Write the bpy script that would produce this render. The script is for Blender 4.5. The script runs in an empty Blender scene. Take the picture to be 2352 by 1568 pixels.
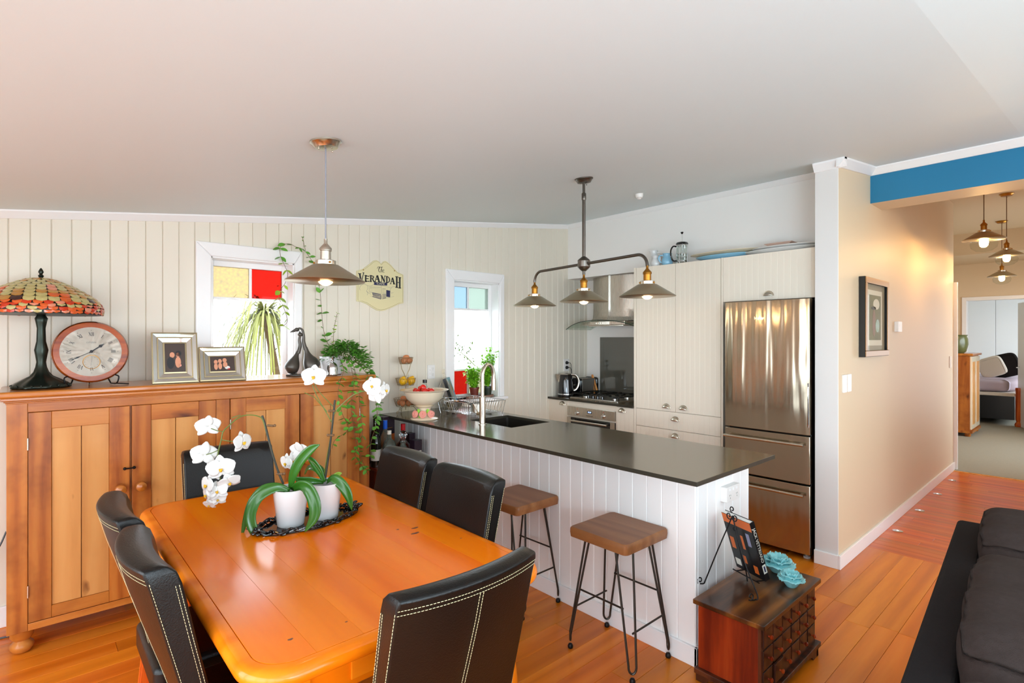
import bpy, math, random
from mathutils import Vector, Matrix, Quaternion
from math import pi, sin, cos, radians
S = bpy.context.scene
COL = S.collection
# ---------------------------------------------------------------- camera
cd = bpy.data.cameras.new('camera'); cam = bpy.data.objects.new('camera', cd); COL.objects.link(cam)
cam.location = (0, 0, 1.5); cam.rotation_euler = (radians(90), 0, radians(-42.0))
cd.sensor_width = 36; cd.lens = 18.754; cd.shift_y = -0.00268; cd.clip_start = .05; cd.clip_end = 200
S.camera = cam
# ---------------------------------------------------------------- world, exposure
W = bpy.data.worlds.new('sky'); S.world = W; W.use_nodes = True
nt = W.node_tree; bg = nt.nodes['Background']
tc = nt.nodes.new('ShaderNodeTexCoord'); sp = nt.nodes.new('ShaderNodeSeparateXYZ'); cr = nt.nodes.new('ShaderNodeValToRGB')
nt.links.new(tc.outputs['Generated'], sp.inputs[0]); nt.links.new(sp.outputs[2], cr.inputs[0])
cr.color_ramp.elements[0].color = (.76, .84, .90, 1); cr.color_ramp.elements[0].position = .0
cr.color_ramp.elements[1].color = (.78, .90, 1.0, 1); cr.color_ramp.elements[1].position = .5
nt.links.new(cr.outputs[0], bg.inputs[0]); bg.inputs[1].default_value = 8.3
S.view_settings.view_transform = 'Standard'; S.view_settings.look = 'None'
S.view_settings.exposure = 0.0; S.view_settings.gamma = 1.0; S.view_settings.use_curve_mapping = False
cy = S.cycles
cy.use_denoising = True; cy.max_bounces = 10; cy.diffuse_bounces = 6; cy.glossy_bounces = 4
cy.transmission_bounces = 6; cy.transparent_max_bounces = 12
cy.caustics_reflective = False; cy.caustics_refractive = False; cy.sample_clamp_indirect = 6
def portal(name, loc, rot, sx, sy):
    l = bpy.data.lights.new(name, 'AREA'); l.shape = 'RECTANGLE'; l.size = sx; l.size_y = sy; l.cycles.is_portal = True
    o = bpy.data.objects.new(name, l); COL.objects.link(o); o.location = loc; o.rotation_euler = rot
portal('window_light', (-1.32, .2, 1.0), (0, radians(-90), 0), 1.9, 5.0)
portal('window_light', (1.6, -3.22, 1.2), (radians(90), 0, 0), 5.0, 2.2)
portal('window_light', (1.12, 4.1, 1.5), (radians(-90), 0, 0), .55, 1.1)
portal('window_light', (3.03, 4.1, 1.5), (radians(-90), 0, 0), .5, 1.1)
portal('window_light', (9.6, -.52, 1.4), (radians(90), 0, 0), 2.6, 1.8)
portal('window_light', (13.65, -.52, 1.4), (radians(90), 0, 0), 2.5, 1.8)

def area(name, loc, rot, sx, sy, power, col):
    l = bpy.data.lights.new(name, 'AREA'); l.shape = 'RECTANGLE'; l.size = sx; l.size_y = sy; l.energy = power; l.color = col
    o = bpy.data.objects.new(name, l); COL.objects.link(o); o.location = loc; o.rotation_euler = rot
# added fill lamp behind the camera, aimed up to whiten the ceiling
area('ceiling_fill', (-.1, -1.5, 1.2), (radians(180 - 22), 0, radians(-42)), 1.4, 1.4, 100, (.58, .83, 1.0))
# ================================================================ helpers
class MB:
    def __init__(s): s.v = []; s.f = []; s.m = []; s.mi = 0
    def add(s, v, f):
        n = len(s.v); s.v += [tuple(p) for p in v]; s.f += [tuple(i + n for i in q) for q in f]; s.m += [s.mi] * len(f); return n
    def xf(s, M, n0=0):
        for i in range(n0, len(s.v)): s.v[i] = tuple(M @ Vector(s.v[i]))
        return s
    def box(s, x0, x1, y0, y1, z0, z1):
        v = [(x, y, z) for z in (z0, z1) for y in (y0, y1) for x in (x0, x1)]
        return s.add(v, [(0, 2, 3, 1), (4, 5, 7, 6), (0, 1, 5, 4), (2, 6, 7, 3), (0, 4, 6, 2), (1, 3, 7, 5)])
    def prism(s, P, a, b, ax='z'):
        def t(p, h): return {'z': (p[0], p[1], h), 'y': (p[0], h, p[1]), 'x': (h, p[0], p[1])}[ax]
        n = len(P); v = [t(p, a) for p in P] + [t(p, b) for p in P]
        return s.add(v, [tuple(range(n - 1, -1, -1)), tuple(range(n, 2 * n))] + [(i, (i + 1) % n, n + (i + 1) % n, n + i) for i in range(n)])
    def tube(s, P, r, n=8, closed=False, cap=True, flat=1.0):
        P = [Vector(p) for p in P]; m = len(P); R = r if isinstance(r, (list, tuple)) else [r] * m
        T = []
        for i in range(m):
            a = P[(i - 1) % m] if (closed or i > 0) else P[i]; b = P[(i + 1) % m] if (closed or i < m - 1) else P[i]
            d = b - a; T.append(d.normalized() if d.length > 1e-9 else Vector((0, 0, 1)))
        u = T[0].orthogonal().normalized(); v = []
        for i in range(m):
            if i:
                u = u - T[i] * u.dot(T[i])
                u = u.normalized() if u.length > 1e-6 else T[i].orthogonal().normalized()
            w = T[i].cross(u)
            for k in range(n):
                a = 2 * pi * k / n; v.append(P[i] + (u * cos(a) + w * sin(a) * flat) * R[i])
        f = []
        for i in range(m if closed else m - 1):
            j = (i + 1) % m
            f += [(i * n + k, i * n + (k + 1) % n, j * n + (k + 1) % n, j * n + k) for k in range(n)]
        if cap and not closed: f += [tuple(range(n - 1, -1, -1)), tuple(range((m - 1) * n, m * n))]
        return s.add(v, f)
    def lathe(s, prof, c=(0, 0, 0), n=24, sx=1, sy=1, wob=None):
        v = []; f = []; m = len(prof)
        for i, (r, z) in enumerate(prof):
            for k in range(n):
                a = 2 * pi * k / n; q = r * (wob(a, i) if wob else 1)
                v.append((c[0] + q * cos(a) * sx, c[1] + q * sin(a) * sy, c[2] + z))
        for i in range(m - 1):
            f += [(i * n + k, i * n + (k + 1) % n, (i + 1) * n + (k + 1) % n, (i + 1) * n + k) for k in range(n)]
        if prof[0][0] > 1e-6: f.append(tuple(range(n - 1, -1, -1)))
        if prof[-1][0] > 1e-6: f.append(tuple(range((m - 1) * n, m * n)))
        return s.add(v, f)
    def ell(s, c, r, nu=16, nv=10, fn=None):
        if not isinstance(r, (tuple, list)): r = (r, r, r)
        v = []; f = []
        for j in range(nv + 1):
            t = pi * j / nv
            for k in range(nu):
                a = 2 * pi * k / nu; p = Vector((sin(t) * cos(a), sin(t) * sin(a), -cos(t)))
                if fn: p = fn(p)
                v.append((c[0] + p[0] * r[0], c[1] + p[1] * r[1], c[2] + p[2] * r[2]))
        for j in range(nv):
            f += [(j * nu + k, j * nu + (k + 1) % nu, (j + 1) * nu + (k + 1) % nu, (j + 1) * nu + k) for k in range(nu)]
        return s.add(v, f)
    def mesh(s, name, mats, smooth=40, weld=True):
        me = bpy.data.meshes.new(name); me.from_pydata(s.v, [], s.f)
        if not isinstance(mats, (list, tuple)): mats = [mats]
        for m in mats: me.materials.append(m)
        if len(mats) > 1: me.polygons.foreach_set('material_index', s.m)
        if smooth:
            me.polygons.foreach_set('use_smooth', [True] * len(me.polygons)); me.set_sharp_from_angle(angle=radians(smooth))
        me.validate(); me.update(); return me
    def build(s, name, mats, parent=None, smooth=40, bevel=0, seg=2, solid=0, kind=None, label=None, sub=0):
        o = bpy.data.objects.new(name, s.mesh(name, mats, smooth)); COL.objects.link(o)
        if parent is not None: o.parent = parent
        if solid:
            m = o.modifiers.new('thick', 'SOLIDIFY'); m.thickness = solid; m.offset = 0
        if bevel:
            m = o.modifiers.new('bevel', 'BEVEL'); m.width = bevel; m.segments = seg; m.limit_method = 'ANGLE'; m.angle_limit = radians(35)
        if sub:
            m = o.modifiers.new('sub', 'SUBSURF'); m.levels = m.render_levels = sub
        if kind: o['kind'] = kind
        if label: o['label'] = label
        return o
def thing(name, label, cat, loc=(0, 0, 0), rz=0, group=None):
    o = bpy.data.objects.new(name, None); COL.objects.link(o); o.empty_display_size = .05
    o.location = loc; o.rotation_euler = (0, 0, radians(rz)); o['label'] = label; o['category'] = cat
    if group: o['group'] = group
    return o
def tag(o, label, cat, group=None):
    o['label'] = label; o['category'] = cat
    if group: o['group'] = group
    return o
def kids(o): return [c for c in bpy.data.objects if c.parent == o]
def dup(root, loc=None, rz=None, label=None, group=None):
    def cp(o, par):
        c = o.copy(); COL.objects.link(c); c.parent = par
        for ch in kids(o): cp(ch, c)
        return c
    r = cp(root, None)
    if loc is not None: r.location = loc
    if rz is not None: r.rotation_euler = (0, 0, radians(rz))
    if label: r['label'] = label
    if group: r['group'] = group
    return r
def struct(name, mb, mat, parent=None, **k):
    o = mb.build(name, mat, parent, **k)
    if parent is None: o['kind'] = 'structure'
    return o
def rr(x0, x1, y0, y1, r, n=8):
    P = []
    for cx, cy_, a0 in ((x1 - r, y1 - r, 0), (x0 + r, y1 - r, 90), (x0 + r, y0 + r, 180), (x1 - r, y0 + r, 270)):
        for k in range(n + 1):
            a = radians(a0 + 90 * k / n); P.append((cx + r * cos(a), cy_ + r * sin(a)))
    return P
def clipx(P, x0, x1):
    def half(P, c, sgn):
        out = []
        for i in range(len(P)):
            a, b = P[i], P[(i + 1) % len(P)]; da, db = sgn * (a[0] - c), sgn * (b[0] - c)
            if da >= 0: out.append(a)
            if da * db < 0:
                t = da / (da - db); out.append((a[0] + t * (b[0] - a[0]), a[1] + t * (b[1] - a[1])))
        return out
    return half(half(P, x0, 1), x1, -1)
def spline(P, n=6):
    P = [Vector(p) for p in P]; Q = [P[0] * 2 - P[1]] + P + [P[-1] * 2 - P[-2]]; out = []
    for i in range(1, len(Q) - 2):
        a, b, c, d = Q[i - 1:i + 3]
        for k in range(n):
            t = k / n; out.append(.5 * ((2 * b) + (c - a) * t + (2 * a - 5 * b + 4 * c - d) * t * t + (3 * b - a - 3 * c + d) * t ** 3))
    out.append(P[-1]); return out
def text(body, size, loc, rot, mat, parent, name='lettering', ext=.0006, align='CENTER', sx=1.0):
    c = bpy.data.curves.new(name, 'FONT'); c.body = body; c.size = size; c.extrude = ext; c.align_x = align; c.align_y = 'CENTER'
    c.materials.append(mat); tmp = bpy.data.objects.new(name, c); COL.objects.link(tmp); bpy.context.view_layer.update()
    me = bpy.data.meshes.new_from_object(tmp.evaluated_get(bpy.context.evaluated_depsgraph_get())); bpy.data.objects.remove(tmp)
    o = bpy.data.objects.new(name, me); COL.objects.link(o); o.parent = parent
    o.location = loc; o.rotation_euler = rot; o.scale = (sx, 1, 1); return o
def strokes(mb, segs, y, th=.0006):
    # flat printed strokes on a plane facing -Y: (x0,z0,x1,z1,width)
    for x0, z0, x1, z1, w in segs:
        d = Vector((x1 - x0, z1 - z0)); 
        if d.length < 1e-9: continue
        d.normalize(); nx, nz = -d.y * w / 2, d.x * w / 2
        mb.prism([(x0 + nx, z0 + nz), (x0 - nx, z0 - nz), (x1 - nx, z1 - nz), (x1 + nx, z1 + nz)], y - th, y, 'y')

# ================================================================ materials
class NG:
    def __init__(s, name):
        s.m = bpy.data.materials.new(name); s.m.use_nodes = True; s.t = s.m.node_tree; s.b = s.t.nodes['Principled BSDF']; s.out = s.t.nodes['Material Output']
    def n(s, typ, **k):
        o = s.t.nodes.new(typ)
        for a, v in k.items():
            if a in o.inputs.keys(): o.inputs[a].default_value = v
            else: setattr(o, a, v)
        return o
    def l(s, a, b): s.t.links.new(a, b)
def c4(c): return (c[0], c[1], c[2], 1)
def sc(h):
    v = [int(h[i:i + 2], 16) / 255 for i in (0, 2, 4)]
    return tuple(x / 12.92 if x < .04045 else ((x + .055) / 1.055) ** 2.4 for x in v)
def mat(name, col, rough=.5, metal=0, bump=0, bscale=60, coat=0, spec=.5, vary=0, trans=0, sheen=0, ior=1.5, rnd=0, sss=0, alpha=1):
    g = NG(name); b = g.b; col = sc(col) if isinstance(col, str) else col
    b.inputs['Base Color'].default_value = c4(col); b.inputs['Roughness'].default_value = rough; b.inputs['Metallic'].default_value = metal
    b.inputs['Specular IOR Level'].default_value = spec; b.inputs['Coat Weight'].default_value = coat; b.inputs['Coat Roughness'].default_value = .08
    b.inputs['Transmission Weight'].default_value = trans; b.inputs['IOR'].default_value = ior; b.inputs['Sheen Weight'].default_value = sheen
    b.inputs['Subsurface Weight'].default_value = sss; b.inputs['Alpha'].default_value = alpha
    tc = g.n('ShaderNodeTexCoord'); no = g.n('ShaderNodeTexNoise', Scale=bscale, Detail=4.0)
    g.l(tc.outputs['Object'], no.inputs['Vector'])
    if vary or rnd:
        hs = g.n('ShaderNodeHueSaturation', Color=c4(col)); last = None
        if vary:
            mr = g.n('ShaderNodeMapRange'); mr.inputs[3].default_value = 1 - vary; mr.inputs[4].default_value = 1 + vary
            n2 = g.n('ShaderNodeTexNoise', Scale=bscale * .15, Detail=3.0); g.l(tc.outputs['Object'], n2.inputs['Vector'])
            g.l(n2.outputs[0], mr.inputs[0]); last = mr.outputs[0]
        if rnd:
            oi = g.n('ShaderNodeObjectInfo'); m2 = g.n('ShaderNodeMapRange'); m2.inputs[3].default_value = 1 - rnd; m2.inputs[4].default_value = 1 + rnd
            g.l(oi.outputs['Random'], m2.inputs[0])
            if last:
                mm = g.n('ShaderNodeMath', operation='MULTIPLY'); g.l(last, mm.inputs[0]); g.l(m2.outputs[0], mm.inputs[1]); last = mm.outputs[0]
            else: last = m2.outputs[0]
        g.l(last, hs.inputs['Value']); g.l(hs.outputs[0], b.inputs['Base Color'])
    if bump:
        bp = g.n('ShaderNodeBump', Strength=bump, Distance=.002); g.l(no.outputs[0], bp.inputs['Height']); g.l(bp.outputs[0], b.inputs['Normal'])
    return g.m
def wood(name, dark, mid, light, axis='x', scale=1.0, rough=.4, coat=0.0, knots=0.0, rnd=.12, contrast=1.0, stain=0.0, bump=.1, hue=.0, crough=.1, spec=.3):
    g = NG(name); b = g.b; tc = g.n('ShaderNodeTexCoord'); oi = g.n('ShaderNodeObjectInfo')
    add = g.n('ShaderNodeVectorMath', operation='ADD'); sc_ = g.n('ShaderNodeVectorMath', operation='SCALE'); sc_.inputs['Scale'].default_value = 37.0
    cx = g.n('ShaderNodeCombineXYZ'); g.l(oi.outputs['Random'], cx.inputs[0]); g.l(oi.outputs['Random'], cx.inputs[1]); g.l(oi.outputs['Random'], cx.inputs[2])
    g.l(cx.outputs[0], sc_.inputs[0]); g.l(tc.outputs['Object'], add.inputs[0]); g.l(sc_.outputs[0], add.inputs[1])
    mp = g.n('ShaderNodeMapping'); k = {'x': (.09, 1, 1), 'y': (1, .09, 1), 'z': (1, 1, .09)}[axis]
    mp.inputs['Scale'].default_value = tuple(v * scale for v in k); g.l(add.outputs[0], mp.inputs['Vector'])
    n1 = g.n('ShaderNodeTexNoise', Scale=14.0, Detail=5.0, Roughness=.6, Distortion=.6); g.l(mp.outputs[0], n1.inputs['Vector'])
    n2 = g.n('ShaderNodeTexNoise', Scale=90.0, Detail=3.0); g.l(mp.outputs[0], n2.inputs['Vector'])
    wv = g.n('ShaderNodeTexWave', Scale=5.0, Distortion=9.0, Detail=2.0); wv.inputs['Detail Scale'].default_value = 1.2
    wv.bands_direction = {'x': 'Y', 'y': 'X', 'z': 'X'}[axis]; g.l(mp.outputs[0], wv.inputs['Vector'])
    a1 = g.n('ShaderNodeMath', operation='MULTIPLY_ADD'); g.l(wv.outputs['Fac'], a1.inputs[0]); a1.inputs[1].default_value = .35; g.l(n1.outputs[0], a1.inputs[2])
    a2 = g.n('ShaderNodeMath', operation='MULTIPLY_ADD'); g.l(n2.outputs[0], a2.inputs[0]); a2.inputs[1].default_value = .3; g.l(a1.outputs[0], a2.inputs[2])
    mr = g.n('ShaderNodeMapRange'); mr.inputs[1].default_value = .83 - .28 / contrast; mr.inputs[2].default_value = .83 + .28 / contrast; g.l(a2.outputs[0], mr.inputs[0])
    ramp = g.n('ShaderNodeValToRGB'); e = ramp.color_ramp.elements; e[0].color = c4(sc(dark)); e[1].color = c4(sc(light)); e[1].position = 1
    m = ramp.color_ramp.elements.new(.5); m.color = c4(sc(mid)); g.l(mr.outputs[0], ramp.inputs[0])
    colr = ramp.outputs[0]
    def mul(colr, fac, c):
        mx = g.n('ShaderNodeMix', data_type='RGBA', blend_type='MULTIPLY'); g.l(fac, mx.inputs[0]); g.l(colr, mx.inputs[6]); mx.inputs[7].default_value = c4(c); return mx.outputs[2]
    if knots:
        mk = g.n('ShaderNodeMapping'); kk = {'x': (.45, 1, 1), 'y': (1, .45, 1), 'z': (1, 1, .45)}[axis]; mk.inputs['Scale'].default_value = kk; g.l(add.outputs[0], mk.inputs['Vector'])
        nd = g.n('ShaderNodeTexNoise', Scale=9.0, Detail=3.0); g.l(mk.outputs[0], nd.inputs['Vector'])
        vm = g.n('ShaderNodeVectorMath', operation='MULTIPLY_ADD'); g.l(nd.outputs['Color'], vm.inputs[0]); vm.inputs[1].default_value = (.09, .09, .09); g.l(mk.outputs[0], vm.inputs[2])
        vo = g.n('ShaderNodeTexVoronoi', Scale=5.0); g.l(vm.outputs[0], vo.inputs['Vector'])
        r2 = g.n('ShaderNodeMapRange'); r2.inputs[1].default_value = .19 * knots; r2.inputs[2].default_value = .02; g.l(vo.outputs['Distance'], r2.inputs[0])
        colr = mul(colr, r2.outputs[0], (.22, .13, .08))
    if stain:
        n3 = g.n('ShaderNodeTexNoise', Scale=3.5, Detail=4.0, Roughness=.65); g.l(add.outputs[0], n3.inputs['Vector'])
        r3 = g.n('ShaderNodeMapRange'); r3.inputs[1].default_value = .5; r3.inputs[2].default_value = .75; r3.inputs[4].default_value = stain; g.l(n3.outputs[0], r3.inputs[0])
        colr = mul(colr, r3.outputs[0], (.4, .25, .15))
    hs = g.n('ShaderNodeHueSaturation'); g.l(colr, hs.inputs['Color'])
    m2 = g.n('ShaderNodeMapRange'); m2.inputs[3].default_value = 1 - rnd; m2.inputs[4].default_value = 1 + rnd; g.l(oi.outputs['Random'], m2.inputs[0]); g.l(m2.outputs[0], hs.inputs['Value'])
    if hue:
        fr = g.n('ShaderNodeMath', operation='MULTIPLY'); fr.inputs[1].default_value = 7.31; g.l(oi.outputs['Random'], fr.inputs[0])
        f2 = g.n('ShaderNodeMath', operation='FRACT'); g.l(fr.outputs[0], f2.inputs[0])
        m3 = g.n('ShaderNodeMapRange'); m3.inputs[3].default_value = .5 - hue; m3.inputs[4].default_value = .5 + hue; g.l(f2.outputs[0], m3.inputs[0]); g.l(m3.outputs[0], hs.inputs['Hue'])
    g.l(hs.outputs[0], b.inputs['Base Color'])
    b.inputs['Roughness'].default_value = rough; b.inputs['Coat Weight'].default_value = coat; b.inputs['Coat Roughness'].default_value = crough; b.inputs['Specular IOR Level'].default_value = spec
    if bump:
        bp = g.n('ShaderNodeBump', Strength=bump, Distance=.001); g.l(n2.outputs[0], bp.inputs['Height']); g.l(bp.outputs[0], b.inputs['Normal'])
    return g.m
def pane(name, col, refl=.08, rough=.02, cloudy=0, bump=0):
    g = NG(name); tr = g.n('ShaderNodeBsdfTransparent', Color=c4(col)); gl = g.n('ShaderNodeBsdfGlossy', Roughness=rough); mx = g.n('ShaderNodeMixShader')
    lw = g.n('ShaderNodeLayerWeight', Blend=.15 if refl > .05 else .04); geo = g.n('ShaderNodeNewGeometry'); sb_ = g.n('ShaderNodeMath', operation='SUBTRACT'); sb_.inputs[0].default_value = 1; g.l(geo.outputs['Backfacing'], sb_.inputs[1]); ml = g.n('ShaderNodeMath', operation='MULTIPLY'); g.l(lw.outputs['Fresnel'], ml.inputs[0]); g.l(sb_.outputs[0], ml.inputs[1]); g.l(ml.outputs[0], mx.inputs[0])
    src = tr.outputs[0]
    if cloudy:
        tl = g.n('ShaderNodeBsdfTranslucent', Color=c4(col)); m2 = g.n('ShaderNodeMixShader'); m2.inputs[0].default_value = cloudy
        g.l(src, m2.inputs[1]); g.l(tl.outputs[0], m2.inputs[2]); src = m2.outputs[0]
        if bump:
            tcn = g.n('ShaderNodeTexCoord'); no = g.n('ShaderNodeTexVoronoi', Scale=55.0); g.l(tcn.outputs['Object'], no.inputs['Vector'])
            rr_ = g.n('ShaderNodeValToRGB'); rr_.color_ramp.elements[0].color = c4(col); rr_.color_ramp.elements[1].color = c4([min(1, c * .55 + .12) for c in col]); g.l(no.outputs['Distance'], rr_.inputs[0])
            g.l(rr_.outputs[0], tr.inputs[0]); g.l(rr_.outputs[0], tl.inputs[0])
    g.l(src, mx.inputs[1]); g.l(gl.outputs[0], mx.inputs[2]); g.l(mx.outputs[0], g.out.inputs[0]); return g.m
def glow(name, col, strength, through=True):
    g = NG(name); em = g.n('ShaderNodeEmission', Color=c4(col), Strength=strength)
    if through:
        tr = g.n('ShaderNodeBsdfTransparent'); ad = g.n('ShaderNodeAddShader'); g.l(em.outputs[0], ad.inputs[0]); g.l(tr.outputs[0], ad.inputs[1]); g.l(ad.outputs[0], g.out.inputs[0])
    else: g.l(em.outputs[0], g.out.inputs[0])
    return g.m
def steel(name, col, rough=.25, axis='z', wave=0.0, aniso=0):
    g = NG(name); b = g.b; b.inputs['Base Color'].default_value = c4(sc(col)); b.inputs['Metallic'].default_value = 1; b.inputs['Roughness'].default_value = rough
    tc = g.n('ShaderNodeTexCoord'); mp = g.n('ShaderNodeMapping'); mp.inputs['Scale'].default_value = {'z': (1, 1, .02), 'y': (1, .02, 1), 'x': (.02, 1, 1)}[axis]
    g.l(tc.outputs['Object'], mp.inputs['Vector']); no = g.n('ShaderNodeTexNoise', Scale=400.0, Detail=2.0); g.l(mp.outputs[0], no.inputs['Vector'])
    mr = g.n('ShaderNodeMapRange'); mr.inputs[3].default_value = rough * .75; mr.inputs[4].default_value = rough * 1.25; g.l(no.outputs[0], mr.inputs[0]); g.l(mr.outputs[0], b.inputs['Roughness'])
    if wave:
        m2 = g.n('ShaderNodeMapping'); m2.inputs['Scale'].default_value = (1, 1, .1); g.l(tc.outputs['Object'], m2.inputs['Vector'])
        n2 = g.n('ShaderNodeTexNoise', Scale=7.0, Detail=2.0); g.l(m2.outputs[0], n2.inputs['Vector'])
        bp = g.n('ShaderNodeBump', Strength=1.0, Distance=wave); g.l(n2.outputs[0], bp.inputs['Height']); g.l(bp.outputs[0], b.inputs['Normal'])
    return g.m

M = {}
M['board'] = mat('painted_board', 'E2DACA', .42, bump=.05, bscale=120, rnd=.015)
M['isl'] = mat('painted_island_board', 'F2F0EE', .42, bump=.05, bscale=120, rnd=.015)
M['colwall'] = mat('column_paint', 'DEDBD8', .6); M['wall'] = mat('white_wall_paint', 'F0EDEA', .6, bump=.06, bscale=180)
M['hallwall'] = mat('hall_wall_lit_warm', 'D8C4A6', .5, bump=.05, bscale=180)  # white paint with the hall's dim warm light put into its colour
M['trim'] = mat('white_gloss_trim', 'F0EFEF', .28)
M['ceil'] = mat('ceiling_paint', 'DCE6E9', .6, bump=.05, bscale=90)
M['cab'] = mat('cabinet_white', 'ECE2D2', .33)
M['blue'] = mat('blue_paint', '14749F', .5, bump=.15, bscale=14, vary=.05)
M['floor'] = wood('floor_boards', 'BC5C0C', 'DA7416', 'EA8C2C', 'x', .55, .32, .14, .0, .13, .55, 0, .05, .007, .14)
M['floory'] = wood('floor_boards_hall', 'AC4A08', 'CE6210', 'E07C22', 'y', .55, .32, .14, .0, .13, .55, 0, .05, .007, .14)
M['table'] = wood('table_wood', 'E06800', 'EE7600', 'F68806', 'y', .45, .34, .75, .12, .035, .45, 0, .03, .004, .2, .0)
M['tablex'] = wood('table_wood_end', 'D46204', 'EC7A0C', 'F48C1C', 'x', .4, .3, .7, .15, .04, .6, .25, .04, 0, .16, .0)
M['pinez'] = wood('pine_stile', '8A4414', 'AE6424', 'BE7834', 'z', .8, .38, .2, .75, .07, .7, .7, .12)
M['pinex'] = wood('pine_rail', '8A4414', 'B06624', 'C07A34', 'x', .8, .38, .2, .75, .07, .8, .55, .12)
M['pinep'] = wood('pine_panel', 'B0743A', 'C88C4C', 'D09A5A', 'z', .6, .4, .15, .45, .04, .55, .1, .12)
M['pinetop'] = wood('pine_top', '9A5218', 'BA7028', 'C8843A', 'x', .8, .28, .5, .5, .04, .7, .35, .1)
M['stool'] = wood('stool_wood', '70421E', '8A5630', '9E6A3E', 'y', .7, .42, .1, .4, .05, .6, .4, .25)
M['redwood'] = wood('chest_red', '641804', '8E2C08', 'A44214', 'z', .8, .4, .2, .5, .04, .9, .7, .2)
M['darkwood'] = wood('chest_dark', '241008', '3C1A0E', '5A2C16', 'z', 1.0, .4, .2, .5, .12, 1.0, .5, .3)
M['chesttop'] = wood('chest_top', '30180A', '5A3012', '84501E', 'x', .6, .3, .35, .7, .04, 1.2, .9, .25)
M['chair_leg'] = wood('chair_leg_wood', '982E06', 'C04A0C', 'D66420', 'z', 1, .35, .3, 0, .05)
M['leather'] = mat('black_leather', '0C0A09', .34, bump=.35, bscale=240, spec=.32, vary=.15)
M['thread'] = mat('cream_thread', 'D8CDA0', .7)
M['steel'] = steel('brushed_steel', 'C8C0B4', .28)
M['fridge'] = steel('fridge_steel', 'B4A894', .17, 'z', .02)
M['darksteel'] = steel('grey_steel', '8E867C', .35, 'x'); M['nickel'] = mat('brushed_nickel', 'CEC6B8', .25, 1)
M['darkmetal'] = mat('aged_dark_metal', '6A635C', .35, 1)
M['brass'] = mat('aged_brass', 'B07A32', .3, 1)
M['shade'] = mat('antique_pewter_shade', 'B4A88E', .34, 1, vary=.1, bscale=60)
M['chrome'] = mat('chrome', 'D6D6D6', .1, 1)
M['iron'] = mat('wrought_iron', '1C1818', .45, .6)
M['hairpin'] = mat('hairpin_steel', '45403A', .4, .8)
M['black'] = mat('black_plastic', '0E0E0E', .3)
M['gloss_black'] = mat('gloss_black', '0A0A0C', .08, coat=.5)
M['stone'] = mat('dark_stone', '4E3E22', .13, bump=.03, bscale=300, vary=.3, spec=.5, ior=3.8)
M['stone_edge_shaded'] = mat('stone_edge_shaded', '2E2A20', .45, vary=.2, spec=.4); M['sink'] = mat('sink_composite', '26221E', .3, spec=.4)  # worktop sides: same polished stone, their shade put into a darker colour
M['plate'] = mat('switch_plate', 'E8E4E0', .3)
M['cord'] = mat('grey_cord', '8A8A92', .6)
M['white_c'] = mat('white_ceramic', 'DEDEDE', .12, coat=.4)
M['cream_c'] = mat('cream_ceramic', 'E8D8BC', .2, coat=.3)
M['blue_c'] = mat('pale_blue_ceramic', '8CC0DC', .2, coat=.3)
M['clear'] = pane('clear_glass', (.93, .95, .94))
M['pglass'] = pane('picture_glass', (.95, .95, .95), .02); M['gpane'] = pane('window_glass', (1, 1, 1))
M['tintglass'] = pane('hood_glass', (.82, .88, .84))
M['yellow_g'] = pane('yellow_glass', (.50, .41, .25), cloudy=.2, bump=1)
M['red_g'] = pane('red_glass', (.42, .062, .045), cloudy=.12)
M['bluegl'] = pane('blue_glass', (.30, .36, .40), cloudy=.12)
M['greengl'] = pane('frosted_glass', (.35, .385, .35), cloudy=.2)
M['yellow2'] = pane('pale_yellow_glass', (.40, .39, .29), cloudy=.2)
M['bulb'] = glow('warm_bulb', (1, .62, .26), 9)
M['filament'] = glow('hot_filament', (1, .72, .34), 26)
M['spot'] = glow('floor_spot_lens', (.85, .93, 1), 7, False)
M['leaf'] = mat('leaf_green', '5C9A34', .4, vary=.25, rnd=.3, bscale=40, spec=.4)
M['leafl'] = mat('leaf_light', '8EB02C', .45, vary=.25, rnd=.3, bscale=40)
M['herb'] = mat('herb_green', '84C42A', .5, vary=.2, rnd=.2, sss=.0)
M['orchleaf'] = mat('orchid_leaf', '2E6418', .32, vary=.18, bscale=30, coat=.2)
M['petal'] = mat('white_petal', 'DEDCD8', .5, vary=.02)
M['petalc'] = mat('yellow_lip', 'E0B020', .5)
M['stem'] = mat('vine_stem', '6A4A2A', .6)
M['gstem'] = mat('green_stem', '5C6A2A', .5)
M['stake'] = mat('dark_stake', '2A2A1C', .5)
M['bronze'] = mat('bronze_green', '2C332C', .3, .7, vary=.2)
M['dbronze'] = mat('statue_bronze', '55504A', .4, .6, vary=.35, bscale=90)
M['cherry'] = wood('cherry_wood', '7A2C08', 'A4480F', 'C0651E', 'x', 1.5, .2, .7, 0, .03)
M['dial'] = mat('clock_dial', 'E8E2D4', .4)
M['ink'] = mat('black_ink', '14141A', .5)
M['grey_ink'] = mat('grey_ink', '8C8880', .5)
M['navy'] = mat('navy_ink', '14184A', .5)
M['sign'] = mat('cream_sign', 'DED3A4', .35)
M['gold'] = mat('champagne_frame', 'A89A78', .3, .7)
M['mirror'] = mat('mirror_glass', 'D8DCD8', .04, 1)
M['fabric'] = mat('charcoal_fabric', '3A302D', .95, bump=.8, bscale=420, vary=.25, spec=.1)
M['fabric2'] = mat('dark_fabric', '242020', .95, bump=.7, bscale=420, vary=.12, spec=.1)
M['carpet'] = mat('grey_carpet', '9A9484', .95, bump=.8, bscale=300, vary=.08)
M['egg'] = mat('brown_egg', 'C4784A', .5, rnd=.2)
M['lemon'] = mat('lemon_yellow', 'F0B40C', .4, bump=.4, bscale=90)
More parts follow.
